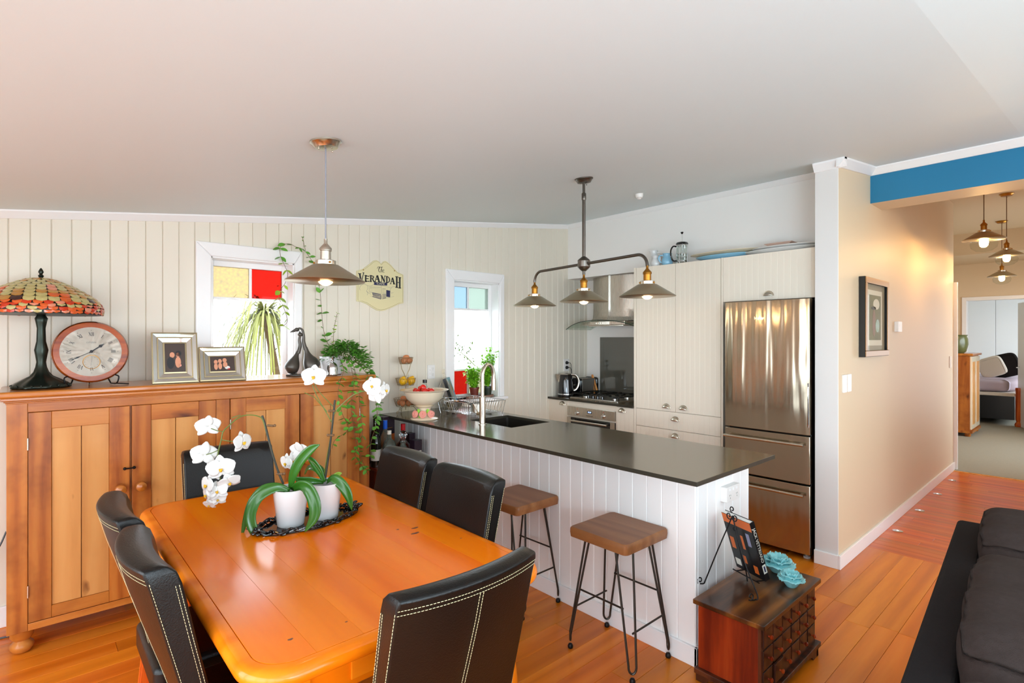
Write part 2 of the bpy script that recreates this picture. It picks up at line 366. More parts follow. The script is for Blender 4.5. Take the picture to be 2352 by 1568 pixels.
M['tomato'] = mat('red_fruit', 'D81C0C', .2, coat=.4)
M['rose'] = mat('pink_rose', 'EC9C8C', .45)
M['wire'] = mat('antique_wire', '9C8A68', .4, .7)
M['red'] = mat('red_cap', 'C8141A', .25)
M['bcap'] = mat('blue_cap', '1458C8', .25)
M['wine'] = mat('dark_bottle', '0E120C', .08, coat=.5)
M['amber'] = mat('amber_spirit', '4A0E04', .1, coat=.5, spec=.6)
M['clearb'] = mat('clear_bottle', 'B8C4B4', .05, trans=.85, ior=1.3)
M['crystal'] = mat('cut_crystal', 'F0F0F0', .03, trans=1, ior=1.5)
M['label'] = mat('paper_label', 'D8D4C8', .6)
M['carton'] = mat('dark_purple_carton', '281624', .35)
M['cover'] = mat('book_dark', '141416', .3, coat=.2)
M['orange'] = mat('book_orange', 'D0682C', .35)
M['paper'] = mat('page_paper', 'E6E2DA', .7)
M['skin'] = mat('print_skin', 'D09070', .5)
M['ashblue'] = mat('aqua_glass_flower', '8CD0D4', .22, coat=.4, vary=.08)
M['tbrown'] = mat('tin_brown', '8A6A58', .5)
M['pot'] = mat('dark_green_pot', '1E2C1C', .4)
M['terra'] = mat('reddish_pot', '6A2A1C', .4)
M['soil'] = mat('soil', '2A1C12', .9, bump=.6)
M['tongs'] = wood('light_wood', 'B06828', 'D08A40', 'E0A058', 'z', 2, .5)
M['linen'] = mat('lilac_linen', 'B8A8B4', .8, bump=.3, bscale=30)
M['cushion'] = mat('cream_cushion', 'DCD2C8', .85, bump=.3, bscale=200)
M['bedwood'] = wood('bed_post_wood', '8A2E0A', 'B04A14', 'C8641E', 'z', 1, .3, .3)
M['vase'] = mat('olive_glazed_pot', '5A6038', .3, vary=.5, bscale=60, coat=.3)
M['door'] = mat('door_white', 'F0F2F6', .35)
M['outg'] = mat('pale_paving', 'B8B4AC', .8)
M['palm'] = mat('palm_green', '76762C', .5, rnd=.2, vary=.2)
M['trunk'] = mat('palm_trunk', '5A4426', .8, bump=.8, bscale=30)
M['ydisp'] = glow('blue_display_digits', (.45, .6, 1), 3, False)
M['splash'] = mat('grey_glass_splashback', '5A5850', .06, coat=.6, spec=.7)
M['taupe'] = mat('photo_taupe', '9A8E74', .5)
M['mount'] = mat('cream_mount', 'D8D0B8', .5)
M['print'] = mat('faded_print', '6E6A44', .5, vary=.5, bscale=40)
M['bluec2'] = mat('print_lilac', '8A8CA8', .4); M['tealprint'] = mat('cookbook_print', '3E8AA4', .35, vary=.5, bscale=60)
M['outleaf'] = mat('garden_leaf', '3E5218', .6, vary=.3, spec=.2); M['photobg'] = mat('photo_background', '3E2E28', .45); M['dgreen'] = mat('dark_photo', '262A26', .5)

# ================================================================ SETTING
YB = 3.845                      # back wall plane
def zc(x): return 2.18325 + .1248 * x
# floors -----------------------------------------------------------
b = MB(); b.box(-1.6, 7.86, -3.4, 4.3, -.12, -.012)
fl = struct('floor', b, M['soil'], smooth=0)
rnd = random.Random(4)
w = .112; gap = .0007
y = -1.2; 
while y < 3.84:
    x = -1.3 - rnd.random() * 1.4
    while x < 4.48:
        L = rnd.uniform(1.3, 2.9); x0 = max(x, -1.3); x1 = min(x + L, 4.485)
        if x1 - x0 > .06:
            b = MB(); b.box(-(x1 - x0) / 2 + gap, (x1 - x0) / 2 - gap, gap, w - gap, -.012, 0)
            o = b.build('plank', M['floor'], fl, smooth=0, bevel=.0008, seg=1); o.location = ((x0 + x1) / 2, y, 0)
        x += L
    y += w
b = MB(); b.box(gap, .115 - gap, -1.7, 1.7, -.012, 0); o = b.build('plank', M['floory'], fl, smooth=0, bevel=.0008, seg=1); o.location = (4.485, .5, 0)
x = 4.60
while x < 7.74:
    y = -.2 - rnd.random() * 1.0
    while y < 1.17:
        L = rnd.uniform(.9, 2.2); y0 = max(y, -.2); y1 = min(y + L, 1.17)
        if y1 - y0 > .06:
            b = MB(); b.box(gap, .09 - gap, -(y1 - y0) / 2 + gap, (y1 - y0) / 2 - gap, -.012, 0)
            o = b.build('plank', M['floory'], fl, smooth=0, bevel=.0008, seg=1); o.location = (x, (y0 + y1) / 2, 0)
        y += L
    x += .09
b = MB(); b.box(x, 7.80, -.2, 1.17, -.012, .004); b.build('threshold_strip', M['tongs'], fl, smooth=0, bevel=.002)
b = MB(); b.box(7.80, 15.6, -2.0, 4.2, -.12, .006); struct('floor', b, M['carpet'], smooth=0)
# ceilings ---------------------------------------------------------
b = MB(); x0, x1, CR = -1.6, 4.70, .34
b.add([(x0, CR, zc(x0)), (x1, CR, zc(x1)), (x1, 4.3, zc(x1)), (x0, 4.3, zc(x0)),
       (x0, CR, zc(x0) + .12), (x1, CR, zc(x1) + .12), (x1, 4.3, zc(x1) + .12), (x0, 4.3, zc(x0) + .12)],
      [(0, 3, 2, 1), (4, 5, 6, 7), (0, 1, 5, 4), (1, 2, 6, 5), (2, 3, 7, 6), (3, 0, 4, 7)])
struct('ceiling', b, M['ceil'], smooth=0)
b = MB(); q = .07 * 3.9; yb = CR - 3.9
b.add([(x0, yb, zc(x0) + q), (x1 + .3, yb, zc(x1 + .3) + q), (x1 + .3, CR, zc(x1 + .3)), (x0, CR, zc(x0)),
       (x0, yb, zc(x0) + q + .12), (x1 + .3, yb, zc(x1 + .3) + q + .12), (x1 + .3, CR, zc(x1 + .3) + .12), (x0, CR, zc(x0) + .12)],
      [(0, 3, 2, 1), (4, 5, 6, 7), (0, 1, 5, 4), (1, 2, 6, 5), (2, 3, 7, 6), (3, 0, 4, 7)])
struct('ceiling', b, M['ceil'], smooth=0)
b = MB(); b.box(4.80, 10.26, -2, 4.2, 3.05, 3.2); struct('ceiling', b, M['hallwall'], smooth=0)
b = MB(); b.box(11.74, 15.6, -2, 4.2, 2.6, 2.8); struct('ceiling', b, M['ceil'], smooth=0)
# back wall (tongue and groove) -------------------------------------
WIN = [(.856, 1.381, .955, 2.03), (2.764, 3.294, .955, 2.022)]
b = MB(); xs = [-1.6] + [v for w_ in WIN for v in w_[:2]] + [4.75]
z0_, z1_ = 0, 3.0
b.box(-1.6, WIN[0][0], YB + .014, YB + .20, 0, 3.0); b.box(WIN[0][1], WIN[1][0], YB + .014, YB + .20, 0, 3.0); b.box(WIN[1][1], 4.75, YB + .014, YB + .20, 0, 3.0)
for w_ in WIN:
    b.box(w_[0], w_[1], YB + .014, YB + .20, 0, w_[2]); b.box(w_[0], w_[1], YB + .014, YB + .20, w_[3], 3.0)
wb = struct('wall_back', b, M['board'], smooth=0)
P = .0857; x = -.091 - P * 14; bv = .0035
def boardpoly(a, c, face, back, bv=.004): return [(a + .0004, back), (a + .0004, face + bv), (a + .0004 + bv, face), (c - .0004 - bv, face), (c - .0004, face + bv), (c - .0004, back)]
while x < 4.60:
    xa, xb = x, min(x + P, 4.60); b = MB(); top = zc(xb) + .02
    hit = [w_ for w_ in WIN if xb > w_[0] - .03 and xa < w_[1] + .03]
    pl = boardpoly(xa, xb, YB, YB + .0138)
    if not hit: b.prism(pl, 0, top)
    else:
        w_ = hit[0]; b.prism(pl, 0, w_[2] - .03); b.prism(pl, w_[3] + .03, top)
        if xa < w_[0] - .03: b.prism(clipx(pl, xa - 1, w_[0] - .03), w_[2] - .031, w_[3] + .031)
        if xb > w_[1] + .03: b.prism(clipx(pl, w_[1] + .03, xb + 1), w_[2] - .031, w_[3] + .031)
    b.build('board', M['board'], wb, smooth=0)
    x += P
def sweep(mb, p0, p1, prof, out):
    # prof: (outward, up) points, swept from p0 to p1
    p0, p1, out = Vector(p0), Vector(p1), Vector(out); n = len(prof)
    v = [p + out * u + Vector((0, 0, w_)) for p in (p0, p1) for u, w_ in prof]
    mb.add(v, [tuple(range(n)), tuple(range(2 * n - 1, n - 1, -1))] + [(i, n + i, n + (i + 1) % n, (i + 1) % n) for i in range(n)])
cor = [(0, 0), (0, -.042), (.008, -.042), (.036, -.008), (.036, 0)]
b = MB(); sweep(b, (-1.3, YB, zc(-1.3)), (4.268, YB, zc(4.268)), cor, (0, -1, 0)); struct('trim_1', b, M['trim'], smooth=0)
b = MB(); sweep(b, (4.268, YB, zc(4.268)), (4.268, 1.303, zc(4.268)), cor, (-1, 0, 0)); struct('trim_2', b, M['trim'], smooth=0)
b = MB(); b.box(-1.3, 2.25, YB - .018, YB, 0, .108); struct('baseboard_back', b, M['trim'], smooth=0, bevel=.004)
# windows -----------------------------------------------------------
def window(idx, X0, X1, Z0, Z1, ysash, panes, mull, transoms, sill):
    root = bpy.data.objects.new(f'window_{idx}', None); COL.objects.link(root); root['kind'] = 'structure'
    a = .088; t = .022; b = MB()
    def arch(u0, u1):  # mitred architrave members
        for q in ([(X0 - a, Z0), (X0, Z0), (X0, Z1), (X0 - a, Z1 + a)], [(X1, Z0), (X1 + a * .6, Z0), (X1 + a * .6, Z1 + a), (X1, Z1)],
                  [(X0, Z1), (X1, Z1), (X1 + a * .6, Z1 + a), (X0 - a, Z1 + a)]):
            b.prism(q, YB - t, YB + .002, 'y')
    arch(0, 0); b.build('architrave', M['trim'], root, smooth=0, bevel=.006)
    b = MB(); d0 = YB - .002; d1 = YB + .2
    b.box(X0 - .002, X0 + .008, d0, d1, Z0, Z1); b.box(X1 - .008, X1 + .002, d0, d1, Z0, Z1); b.box(X0, X1, d0, d1, Z1 - .008, Z1 + .002)
    b.build('jamb', M['trim'], root, smooth=0)
    b = MB(); b.box(X0 - a - .02, X1 + a * .6 + .03, YB - .045, YB + .2, Z0 - .024, Z0); b.build('window_sill', M['trim'], root, smooth=0, bevel=.004)
    b = MB(); s = .034; y0, y1 = ysash - .018, ysash + .018; xi0, xi1, zi0, zi1 = X0 + .008, X1 - .008, Z0, Z1 - .008
    b.box(xi0, xi0 + s, y0, y1, zi0, zi1); b.box(xi1 - s, xi1, y0, y1, zi0, zi1); b.box(xi0 + s, xi1 - s, y0, y1, zi0, zi0 + s * 1.1); b.box(xi0 + s, xi1 - s, y0, y1, zi1 - s * 1.1, zi1)
    for z in transoms: b.box(xi0 + s, xi1 - s, y0 + .004, y1 - .004, z - .009, z + .009)
    zz = [zi1 - s * 1.1] + list(transoms) + [zi0 + s * 1.1]
    b.box(mull - .009, mull + .009, y0 + .005, y1 - .005, zz[1], zz[0])
    if len(transoms) > 1: b.box(mull - .009, mull + .009, y0 + .005, y1 - .005, zz[-1], zz[-2])
    b.build('sash', M['trim'], root, smooth=0, bevel=.003)
    xr = [(xi0 + s, mull - .009), (mull + .009, xi1 - s)]
    def pn(x0, x1, z0, z1, m, nm):
        b = MB(); b.box(x0, x1, ysash - .002, ysash + .002, z0, z1); b.build(nm, m, root, smooth=0)
    pn(xr[0][0], xr[0][1], zz[1], zz[0], panes[0], 'pane'); pn(xr[1][0], xr[1][1], zz[1], zz[0], panes[1], 'pane')
    pn(xr[0][0], xr[1][1], zz[2], zz[1], M['gpane'], 'pane')
    pn(xr[0][0], xr[0][1], zz[-1], zz[-2], panes[2], 'pane'); pn(xr[1][0], xr[1][1], zz[-1], zz[-2], panes[3], 'pane')
    return root
window(1, *WIN[0], YB + .13, (M['yellow_g'], M['red_g'], M['yellow_g'], M['red_g']), 1.128, (1.772, 1.21), 0)
window(2, *WIN[1], YB + .12, (M['bluegl'], M['greengl'], M['red_g'], M['yellow2']), 3.012, (1.772, 1.213), 0)
# kitchen wall, niche, bulkhead ------------------------------------
b = MB(); b.box(4.268, 4.75, 2.80, YB + .01, 2.136, 3.1); b.box(4.268, 4.75, 1.30, 2.80, 2.1285, 3.1); struct('wall_right', b, M['wall'], smooth=0)
b = MB(); b.box(4.584, 4.75, 1.25, YB + .01, 0, 2.14); struct('wall_niche', b, M['wall'], smooth=0)
# hall wall and column ---------------------------------------------
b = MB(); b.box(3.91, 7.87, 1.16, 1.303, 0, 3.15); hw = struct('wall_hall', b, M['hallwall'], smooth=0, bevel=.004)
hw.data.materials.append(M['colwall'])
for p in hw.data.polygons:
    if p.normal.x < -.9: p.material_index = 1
b = MB(); b.box(3.893, 7.87, 1.144, 1.16, 0, .09); b.box(3.893, 3.91, 1.16, 1.303, 0, .09); struct('baseboard_hall', b, M['trim'], smooth=0, bevel=.003)
b = MB(); sweep(b, (3.91, 1.112, zc(3.87)), (3.91, 1.303, zc(3.87)), [(0, .01), (0, -.055), (.01, -.055), (.042, -.012), (.042, .01)], (-1, 0, 0))
sweep(b, (3.862, 1.16, zc(3.862)), (4.62, 1.16, zc(4.62)), [(0, .01), (0, -.055), (.01, -.055), (.048, -.012), (.048, .01)], (0, -1, 0)); struct('trim_3', b, M['trim'], smooth=0)
b = MB(); b.box(7.862, 7.90, 1.125, 1.30, 0, 2.147); struct('trim_4', b, M['trim'], smooth=0, bevel=.003)
# beam with blue face ----------------------------------------------
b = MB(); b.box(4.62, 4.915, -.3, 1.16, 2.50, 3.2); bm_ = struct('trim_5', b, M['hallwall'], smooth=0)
b = MB(); b.box(4.614, 4.62, -.3, 1.16, 2.501, 2.75); o = b.build('blue_fascia', M['blue'], bm_, smooth=0)
b = MB(); sweep(b, (4.614, -.3, zc(4.6)), (4.614, 1.16, zc(4.6)), [(0, .01), (0, -.055), (.01, -.055), (.048, -.012), (.048, .01)], (-1, 0, 0)); struct('trim_6', b, M['trim'], smooth=0)
# rest of shell -----------------------------------------------------
b = MB(); b.box(4.62, 4.915, -3.4, -.3, 0, 3.4); struct('wall_living', b, M['wall'], smooth=0)
b = MB()
for x0, x1 in ((4.915, 8.3), (10.9, 12.4), (14.9, 15.5)): b.box(x0, x1, -.5, -.3, 0, 3.2)
for x0, x1 in ((8.3, 10.9), (12.4, 14.9)): b.box(x0, x1, -.5, -.3, 0, .5); b.box(x0, x1, -.5, -.3, 2.3, 3.2)
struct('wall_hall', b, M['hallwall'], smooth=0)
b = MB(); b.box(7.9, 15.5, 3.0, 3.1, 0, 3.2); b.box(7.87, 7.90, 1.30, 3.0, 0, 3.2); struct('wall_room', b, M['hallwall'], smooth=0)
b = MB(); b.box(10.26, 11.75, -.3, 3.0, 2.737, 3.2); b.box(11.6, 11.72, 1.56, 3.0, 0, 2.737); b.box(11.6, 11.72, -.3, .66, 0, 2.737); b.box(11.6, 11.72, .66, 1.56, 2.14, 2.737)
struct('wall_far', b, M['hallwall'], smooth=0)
b = MB(); b.box(11.58, 11.74, 1.54, 1.60, 0, 2.19); b.box(11.58, 11.74, .62, .68, 0, 2.19); b.box(11.58, 11.74, .68, 1.54, 2.13, 2.19); struct('trim_7', b, M['trim'], smooth=0, bevel=.004)
b = MB(); b.box(15.4, 15.5, -.3, 3.0, 0, 2.7); struct('wall_bedroom', b, M['wall'], smooth=0)
# left wall with glass doors, rear wall with wide windows (both behind the camera)
b = MB(); b.box(-1.42, -1.3, 2.75, 4.05, 0, 3.2); b.box(-1.42, -1.3, -3.4, -2.35, 0, 3.2); b.box(-1.42, -1.3, -2.35, 2.75, 1.98, 3.2)
wl = struct('wall_left', b, M['wall'], smooth=0)
for k in range(7):
    y_ = -2.33 + k * .84; b = MB(); b.box(-1.40, -1.32, y_, y_ + .075, 0, 1.98); b.build('door_stile', M['bedwood'], wl, smooth=0)
b = MB(); b.box(-1.6, 4.7, -3.4, -3.25, 0, .35); b.box(-1.6, 4.7, -3.4, -3.25, 2.35, 3.6); b.box(-1.6, -.9, -3.4, -3.25, .35, 2.35); b.box(4.1, 4.7, -3.4, -3.25, .35, 2.35)
wr = struct('wall_rear', b, M['wall'], smooth=0)
for k in range(4):
    x_ = .1 + k * 1.0; b = MB(); b.box(x_, x_ + .07, -3.36, -3.28, .35, 2.35); b.build('window_post', M['bedwood'], wr, smooth=0)
# outside ----------------------------------------------------------
b = MB(); b.box(-12, 20, 4.05, 26, -.45, -.3); b.box(-14, -1.45, -16, 4.05, -.45, -.3); b.box(-1.45, 18, -16, -3.42, -.45, -.3); struct('ground', b, M['outg'], smooth=0)

# ================================================================ KITCHEN
def gpoly(a, c, face, back, pitch=.045, gw=.003, gd=.0010):
    # outline in (y, x): flat back, v-grooved front facing -X
    P = [(c, back), (a, back)]; P = [(a, back), (a, face)]; n = max(1, round((c - a) / pitch)); p = (c - a) / n
    for k in range(1, n):
        y = a + k * p; P += [(y - gw / 2, face), (y, face + gd), (y + gw / 2, face)]
    return P + [(c, face), (c, back)]
def gpanel(mb, face, th, y0, y1, z0, z1, pitch=.045):
    P = [(q[1], q[0]) for q in gpoly(y0, y1, face, face + th, pitch)]
    mb.prism(P, z0, z1, 'z')
def cup(parent, x, y, z, w=.07, name='cup_pull'):
    # half-dome cup handle on a face that looks along -X
    b = MB(); n = 14; v = []; f = []; m = 7
    for j in range(m + 1):
        t = (pi / 2) * j / m
        for k in range(n + 1):
            a = pi * k / n
            v.append((x - .024 * sin(t) * (sin(a) ** .5 if 0 < k < n else 0), y + w / 2 * cos(a) * (1 - .0 * t), z + .034 * sin(a) * cos(t)))
    for j in range(m):
        f += [(j * (n + 1) + k, j * (n + 1) + k + 1, (j + 1) * (n + 1) + k + 1, (j + 1) * (n + 1) + k) for k in range(n)]
    b.add(v, f); b.tube([(x - .001, y + w / 2 * cos(pi * k / 12) * 1.03, z + .035 * sin(pi * k / 12)) for k in range(13)], .0022, 6)
    return b.build(name, M['nickel'], parent, solid=.0015)
FX = 3.98
# pantry -----------------------------------------------------------
t = thing('pantry_cabinet', 'tall white double-door pantry cabinet between the cooktop and the fridge', 'cabinet', (0, 0, 0))
b = MB(); b.box(FX + .019, 4.56, 1.995, 2.80, .10, 2.126); b.box(FX - .001, FX + .019, 2.777, 2.80, .10, 2.128); b.box(FX - .001, FX + .019, 1.976, 1.992, .0, 2.128); b.box(FX + .019, 4.56, 1.976, 1.995, 0, 2.128)
b.box(FX + .05, 4.5, 2.0, 2.8, 0, .10); b.build('carcass', M['cab'], t, smooth=0, bevel=.001)
for y0, y1, hy in ((2.390, 2.774, 2.474), (1.996, 2.387, 2.316)):
    b = MB(); gpanel(b, FX, .018, y0, y1, .891, 2.126); d = b.build('door', M['cab'], t, smooth=0); cup(d, FX, hy, .917)
for z0, z1 in ((.739, .887), (.50, .735), (.12, .496)):
    b = MB(); gpanel(b, FX, .018, 1.996, 2.774, z0, z1); d = b.build('drawer', M['cab'], t, smooth=0); cup(d, FX, 2.39, z0 + (.078 if z0 > .7 else z1 - z0 - .058))
t = thing('overhead_cabinet', 'white lift-up cabinet above the stainless fridge', 'cabinet', (0, 0, 0))
b = MB(); b.box(FX + .019, 4.56, 1.304, 1.975, 1.80, 2.126); b.build('carcass', M['cab'], t, smooth=0)
b = MB(); gpanel(b, FX, .018, 1.304, 1.974, 1.784, 2.127); d = b.build('door', M['cab'], t, smooth=0); cup(d, FX, 1.634, 1.812)
# bench units ------------------------------------------------------
t = thing('base_cabinet', 'white base cabinet left of the wall oven', 'cabinet')
b = MB(); b.box(FX + .019, 4.56, 3.60, 3.843, .1, .885); b.box(FX + .06, 4.5, 3.6, 3.84, 0, .1); b.build('carcass', M['cab'], t, smooth=0)
b = MB(); gpanel(b, FX, .018, 3.59, 3.843, .12, .878); d = b.build('door', M['cab'], t, smooth=0); cup(d, FX, 3.66, .835)
t = thing('base_cabinet', 'narrow white base cabinet between the wall oven and the pantry', 'cabinet')
b = MB(); b.box(FX + .019, 4.56, 2.802, 2.985, .1, .885); b.box(FX + .06, 4.5, 2.81, 2.985, 0, .1); b.build('carcass', M['cab'], t, smooth=0)
b = MB(); gpanel(b, FX, .018, 2.803, 2.994, .12, .878); d = b.build('door', M['cab'], t, smooth=0); cup(d, FX, 2.93, .835)
b = MB(); b.box(3.955, 4.583, 2.801, 3.843, .885, .905); o = b.build('benchtop', [M['stone'], M['stone_edge_shaded']], smooth=0, bevel=.0015)
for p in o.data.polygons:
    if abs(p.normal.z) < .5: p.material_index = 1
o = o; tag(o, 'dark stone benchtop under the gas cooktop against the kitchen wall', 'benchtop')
# oven -------------------------------------------------------------
t = thing('wall_oven', 'stainless built-in oven with a blue clock display under the cooktop', 'oven')
b = MB(); b.box(FX + .004, 4.54, 2.99, 3.59, .16, .884); b.build('housing', M['cab'], t, smooth=0)
b = MB(); b.box(FX - .012, FX + .006, 3.0, 3.582, .742, .832); b.build('control_panel', M['steel'], t, smooth=0, bevel=.002)
b = MB(); b.box(FX - .014, FX - .011, 3.27, 3.325, .783, .806); d = b.build('display', M['black'], t, smooth=0)
text('19:39', .019, (FX - .0145, 3.2975, .7945), (radians(90), 0, radians(-90)), M['ydisp'], d)
for y in (3.13, 3.452):
    b = MB(); b.lathe([(.019, 0), (.019, .006), (.014, .010), (.012, .026), (.0, .028)], n=20)
    b.xf(Matrix.Translation((FX - .012, y, .775)) @ Matrix.Rotation(radians(-90), 4, 'Y')); k = b.build('knob', M['chrome'], t)
    b = MB(); b.ell((FX - .0125, y, .812), .0035, 8, 6); b.build('indicator', M['red'], k)
for k in range(6):
    b = MB(); b.box(FX - .0135, FX - .011, 3.262 + k * .014, 3.268 + k * .014, .755, .763); b.build('button', M['black'], t, smooth=0)
b = MB(); b.box(FX - .014, FX + .006, 3.0, 3.582, .22, .727); b.build('door', M['gloss_black'], t, smooth=0, bevel=.003)
for y0_ in (3.0, 3.532):
    b = MB(); b.box(FX - .018, FX - .013, y0_, y0_ + .05, .22, .727); b.build('door_trim', M['steel'], t, smooth=0)
b = MB(); b.tube([(FX - .05, 3.07, .70), (FX - .05, 3.51, .70)], .009, 12); b.tube([(FX - .05, 3.09, .70), (FX - .012, 3.09, .70)], .006, 8); b.tube([(FX - .05, 3.49, .70), (FX - .012, 3.49, .70)], .006, 8); b.build('handle', M['steel'], t)
# cooktop ----------------------------------------------------------
t = thing('gas_cooktop', 'stainless four-burner gas cooktop with black pan supports', 'cooktop', (4.27, 3.33, .905))
b = MB(); b.prism(rr(-.22, .24, -.30, .30, .015, 3), 0, .009); b.build('plate', M['steel'], t, smooth=0, bevel=.003)
BR = [(-.10, .17, .042), (.12, .17, .034), (.12, -.17, .05), (-.10, -.18, .028)]
for x, y, r in BR:
    b = MB(); b.lathe([(r, .009), (r, .018), (r * .85, .02), (0, .02)], (x, y, 0), 20); q = b.build('burner', M['chrome'], t)
    b = MB(); b.lathe([(r * .72, .02), (r * .72, .026), (0, .028)], (x, y, 0), 20); b.build('burner_cap', M['black'], q)
for y0, y1 in ((.03, .29), (-.29, -.03)):
    b = MB(); z = .042; ym = (y0 + y1) / 2
    for k in (-1, 1): b.tube([(k * .2 + .01, y0, z), (k * .2 + .01, y1, z)], .005, 6)
    for yy in (y0, y1): b.tube([(-.19, yy, z), (.21, yy, z)], .005, 6)
    for xx in (-.10, .12):
        for a, c in ((0, 1), (1, 0)):
            for sg in (-1, 1): b.tube([(xx + a * sg * .09, ym + c * sg * .12, z), (xx + a * sg * .03, ym + c * sg * .03, z + .003)], .005, 6)
    for xx in (-.19, .21):
        for yy in (y0, y1): b.tube([(xx, yy, z), (xx, yy, .009)], .006, 6)
    b.build('pan_support', M['black'], t)
for k in range(4):
    b = MB(); b.lathe([(.019, .009), (.019, .012), (.016, .013), (.014, .034), (0, .036)], (-.175, .085 - k * .057, 0), 16); b.build('knob', M['gloss_black'], t)
# splashback, hood ---------------------------------------------------
b = MB(); b.box(4.576, 4.584, 2.99, 3.658, .9055, 1.516); o = b.build('splashback', M['splash'], smooth=0, bevel=.001); tag(o, 'dark grey glass splashback panel behind the cooktop', 'splashback')
t = thing('range_hood', 'stainless range hood with curved glass canopy above the cooktop', 'range hood')
P_ = [(4.582, 3.01), (4.582, 3.655), (4.46, 3.655), (4.40, 3.60), (4.355, 3.52), (4.325, 3.42), (4.315, 3.345), (4.30, 3.33), (4.315, 3.315), (4.325, 3.24), (4.355, 3.14), (4.40, 3.06), (4.46, 3.01)]
b = MB(); n = len(P_); v = []; f = []; Z = [(2.135, 0), (1.80, 0), (1.72, .005), (1.68, .03)]
for z, d in Z:
    for x, y in P_: v.append((x - (d * 1.2 if x < 4.5 else 0), 3.3325 + (y - 3.3325) * (1 + d * .8), z))
for j in range(3): f += [(j * n + k, j * n + (k + 1) % n, (j + 1) * n + (k + 1) % n, (j + 1) * n + k) for k in range(n)]
f += [tuple(range(n)), tuple(range(4 * n - 1, 3 * n - 1, -1))]; b.add(v, f); b.build('chimney', M['steel'], t, smooth=30)
b = MB(); b.prism([(4.20, 3.60), (4.16, 3.45), (4.155, 3.3325), (4.16, 3.21), (4.20, 3.06), (4.56, 3.06), (4.56, 3.60)], 1.635, 1.672); q = b.build('control_housing', M['steel'], t, smooth=0, bevel=.004)
for k in range(4):
    b = MB(); b.box(4.148, 4.156, 3.29 + k * .026, 3.30 + k * .026, 1.648, 1.656); b.build('button', M['chrome'], q, smooth=0)
b = MB(); v = []; f = []; nn = 18; mm = 5
for i in range(nn + 1):
    u = -1 + 2 * i / nn
    for j in range(mm + 1):
        w_ = j / mm; v.append((4.57 - w_ * (.40 + .06 * cos(u * pi / 2)), 3.3325 + u * .45, 1.682 - .085 * u * u * (.6 + .4 * u * u)))
for i in range(nn): f += [(i * (mm + 1) + j, i * (mm + 1) + j + 1, (i + 1) * (mm + 1) + j + 1, (i + 1) * (mm + 1) + j) for j in range(mm)]
b.add(v, f); g_ = b.build('glass_canopy', M['tintglass'], t, solid=.006)
b = MB(); b.tube([(4.57 - (.40 + .06 * cos(u * pi / 2)), 3.3325 + u * .45, 1.682 - .085 * u * u * (.6 + .4 * u * u)) for u in [-1 + i / 12 for i in range(25)]], .0035, 6); b.build('canopy_edge', mat('glass_edge', '2E3A34', .2), t)
b = MB(); b.prism(clipx(rr(-.11, .11, -.22, .22, .01, 2), -.2, .2), 1.628, 1.634); b.xf(Matrix.Translation((4.36, 3.3325, 0))); b.build('filter', M['nickel'], t, smooth=0)
# fridge -----------------------------------------------------------
t = thing('fridge', 'tall stainless fridge with two lower drawers beside the white column', 'fridge', (3.86, 1.615, 0))
b = MB(); b.box(.06, .66, -.29, .285, .03, 1.765); b.build('cabinet', M['black'], t, smooth=0, bevel=.004)
for nm, z0, z1 in (('door', .852, 1.772), ('drawer', .522, .842), ('drawer', .05, .510)):
    b = MB(); n = 14; F = [(.055, -.297), (.055, .29)] ; fr = [(.005 * (abs(u) ** 8) , -.0035 - u * .2935) for u in [-1 + 2 * k / n for k in range(n + 1)]]
    b.prism(F + fr, z0, z1); d = b.build(nm, M['fridge'], t, smooth=50, bevel=.003)
    if nm == 'drawer':
        zz = .787 if z0 > .4 else .447; b = MB(); b.tube([(-.035, -.27, zz), (-.035, .28, zz)], .0105, 12)
        for yy in (-.25, .26): b.box(-.034, .002, yy - .008, yy + .008, zz - .007, zz + .007)
        b.build('handle', M['nickel'], d)
    else:
        b = MB(); b.tube([(-.012, -.293, 1.2), (-.03, -.30, 1.18), (-.03, -.30, .93), (-.012, -.293, .91)], .006, 8); b.build('handle', M['chrome'], d)
        text('Haier', .032, (-.0015, .035, 1.645), (radians(90), 0, radians(-90)), M['chrome'], d, ext=.001)
for yy in (-.25, .25):
    b = MB(); b.lathe([(.022, 0), (.022, .012), (.012, .014), (.012, .03)], (.09, yy, 0), 14); b.build('foot', M['plate'], t)
# island -----------------------------------------------------------
t = thing('island_bench', 'long white tongue-and-groove breakfast island with stools along its side', 'island')
b = MB(); b.box(2.274, 2.80, 1.267, 2.60, 0, .884); b.box(2.274, 2.80, 3.17, YB - .001, 0, .884); b.box(2.274, 2.36, 2.60, 3.17, 0, .884); b.box(2.77, 2.80, 2.60, 3.17, 0, .884); b.build('carcass', M['isl'], t, smooth=0)
y = YB - .001; pitch = .0841; k = 0
ys = [1.255]; y = 1.347
while y < YB - .01: ys.append(y); y += .0838
ys.append(YB - .001)
for a_, c_ in zip(ys[:-1], ys[1:]):
    P_ = [(2.2739, a_ + .0003), (2.266, a_ + .0003), (2.262, a_ + .0043), (2.262, c_ - .0043), (2.266, c_ - .0003), (2.2739, c_ - .0003)]
    b = MB(); b.prism(P_[::-1], .0, .8849); b.build('board', M['isl'], t, smooth=0)
xs = [2.2625, 2.284, 2.370, 2.456, 2.542, 2.627, 2.712, 2.798, 2.812]
for a_, c_ in zip(xs[:-1], xs[1:]):
    w_ = min(.0043, (c_ - a_) * .3); P_ = [(a_ + .0003, 1.2669), (a_ + .0003, 1.255 + w_), (a_ + .0003 + w_, 1.255), (c_ - .0003 - w_, 1.255), (c_ - .0003, 1.255 + w_), (c_ - .0003, 1.2669)]
    b = MB(); b.prism(P_, 0, .8849); b.build('board', M['isl'], t, smooth=0)
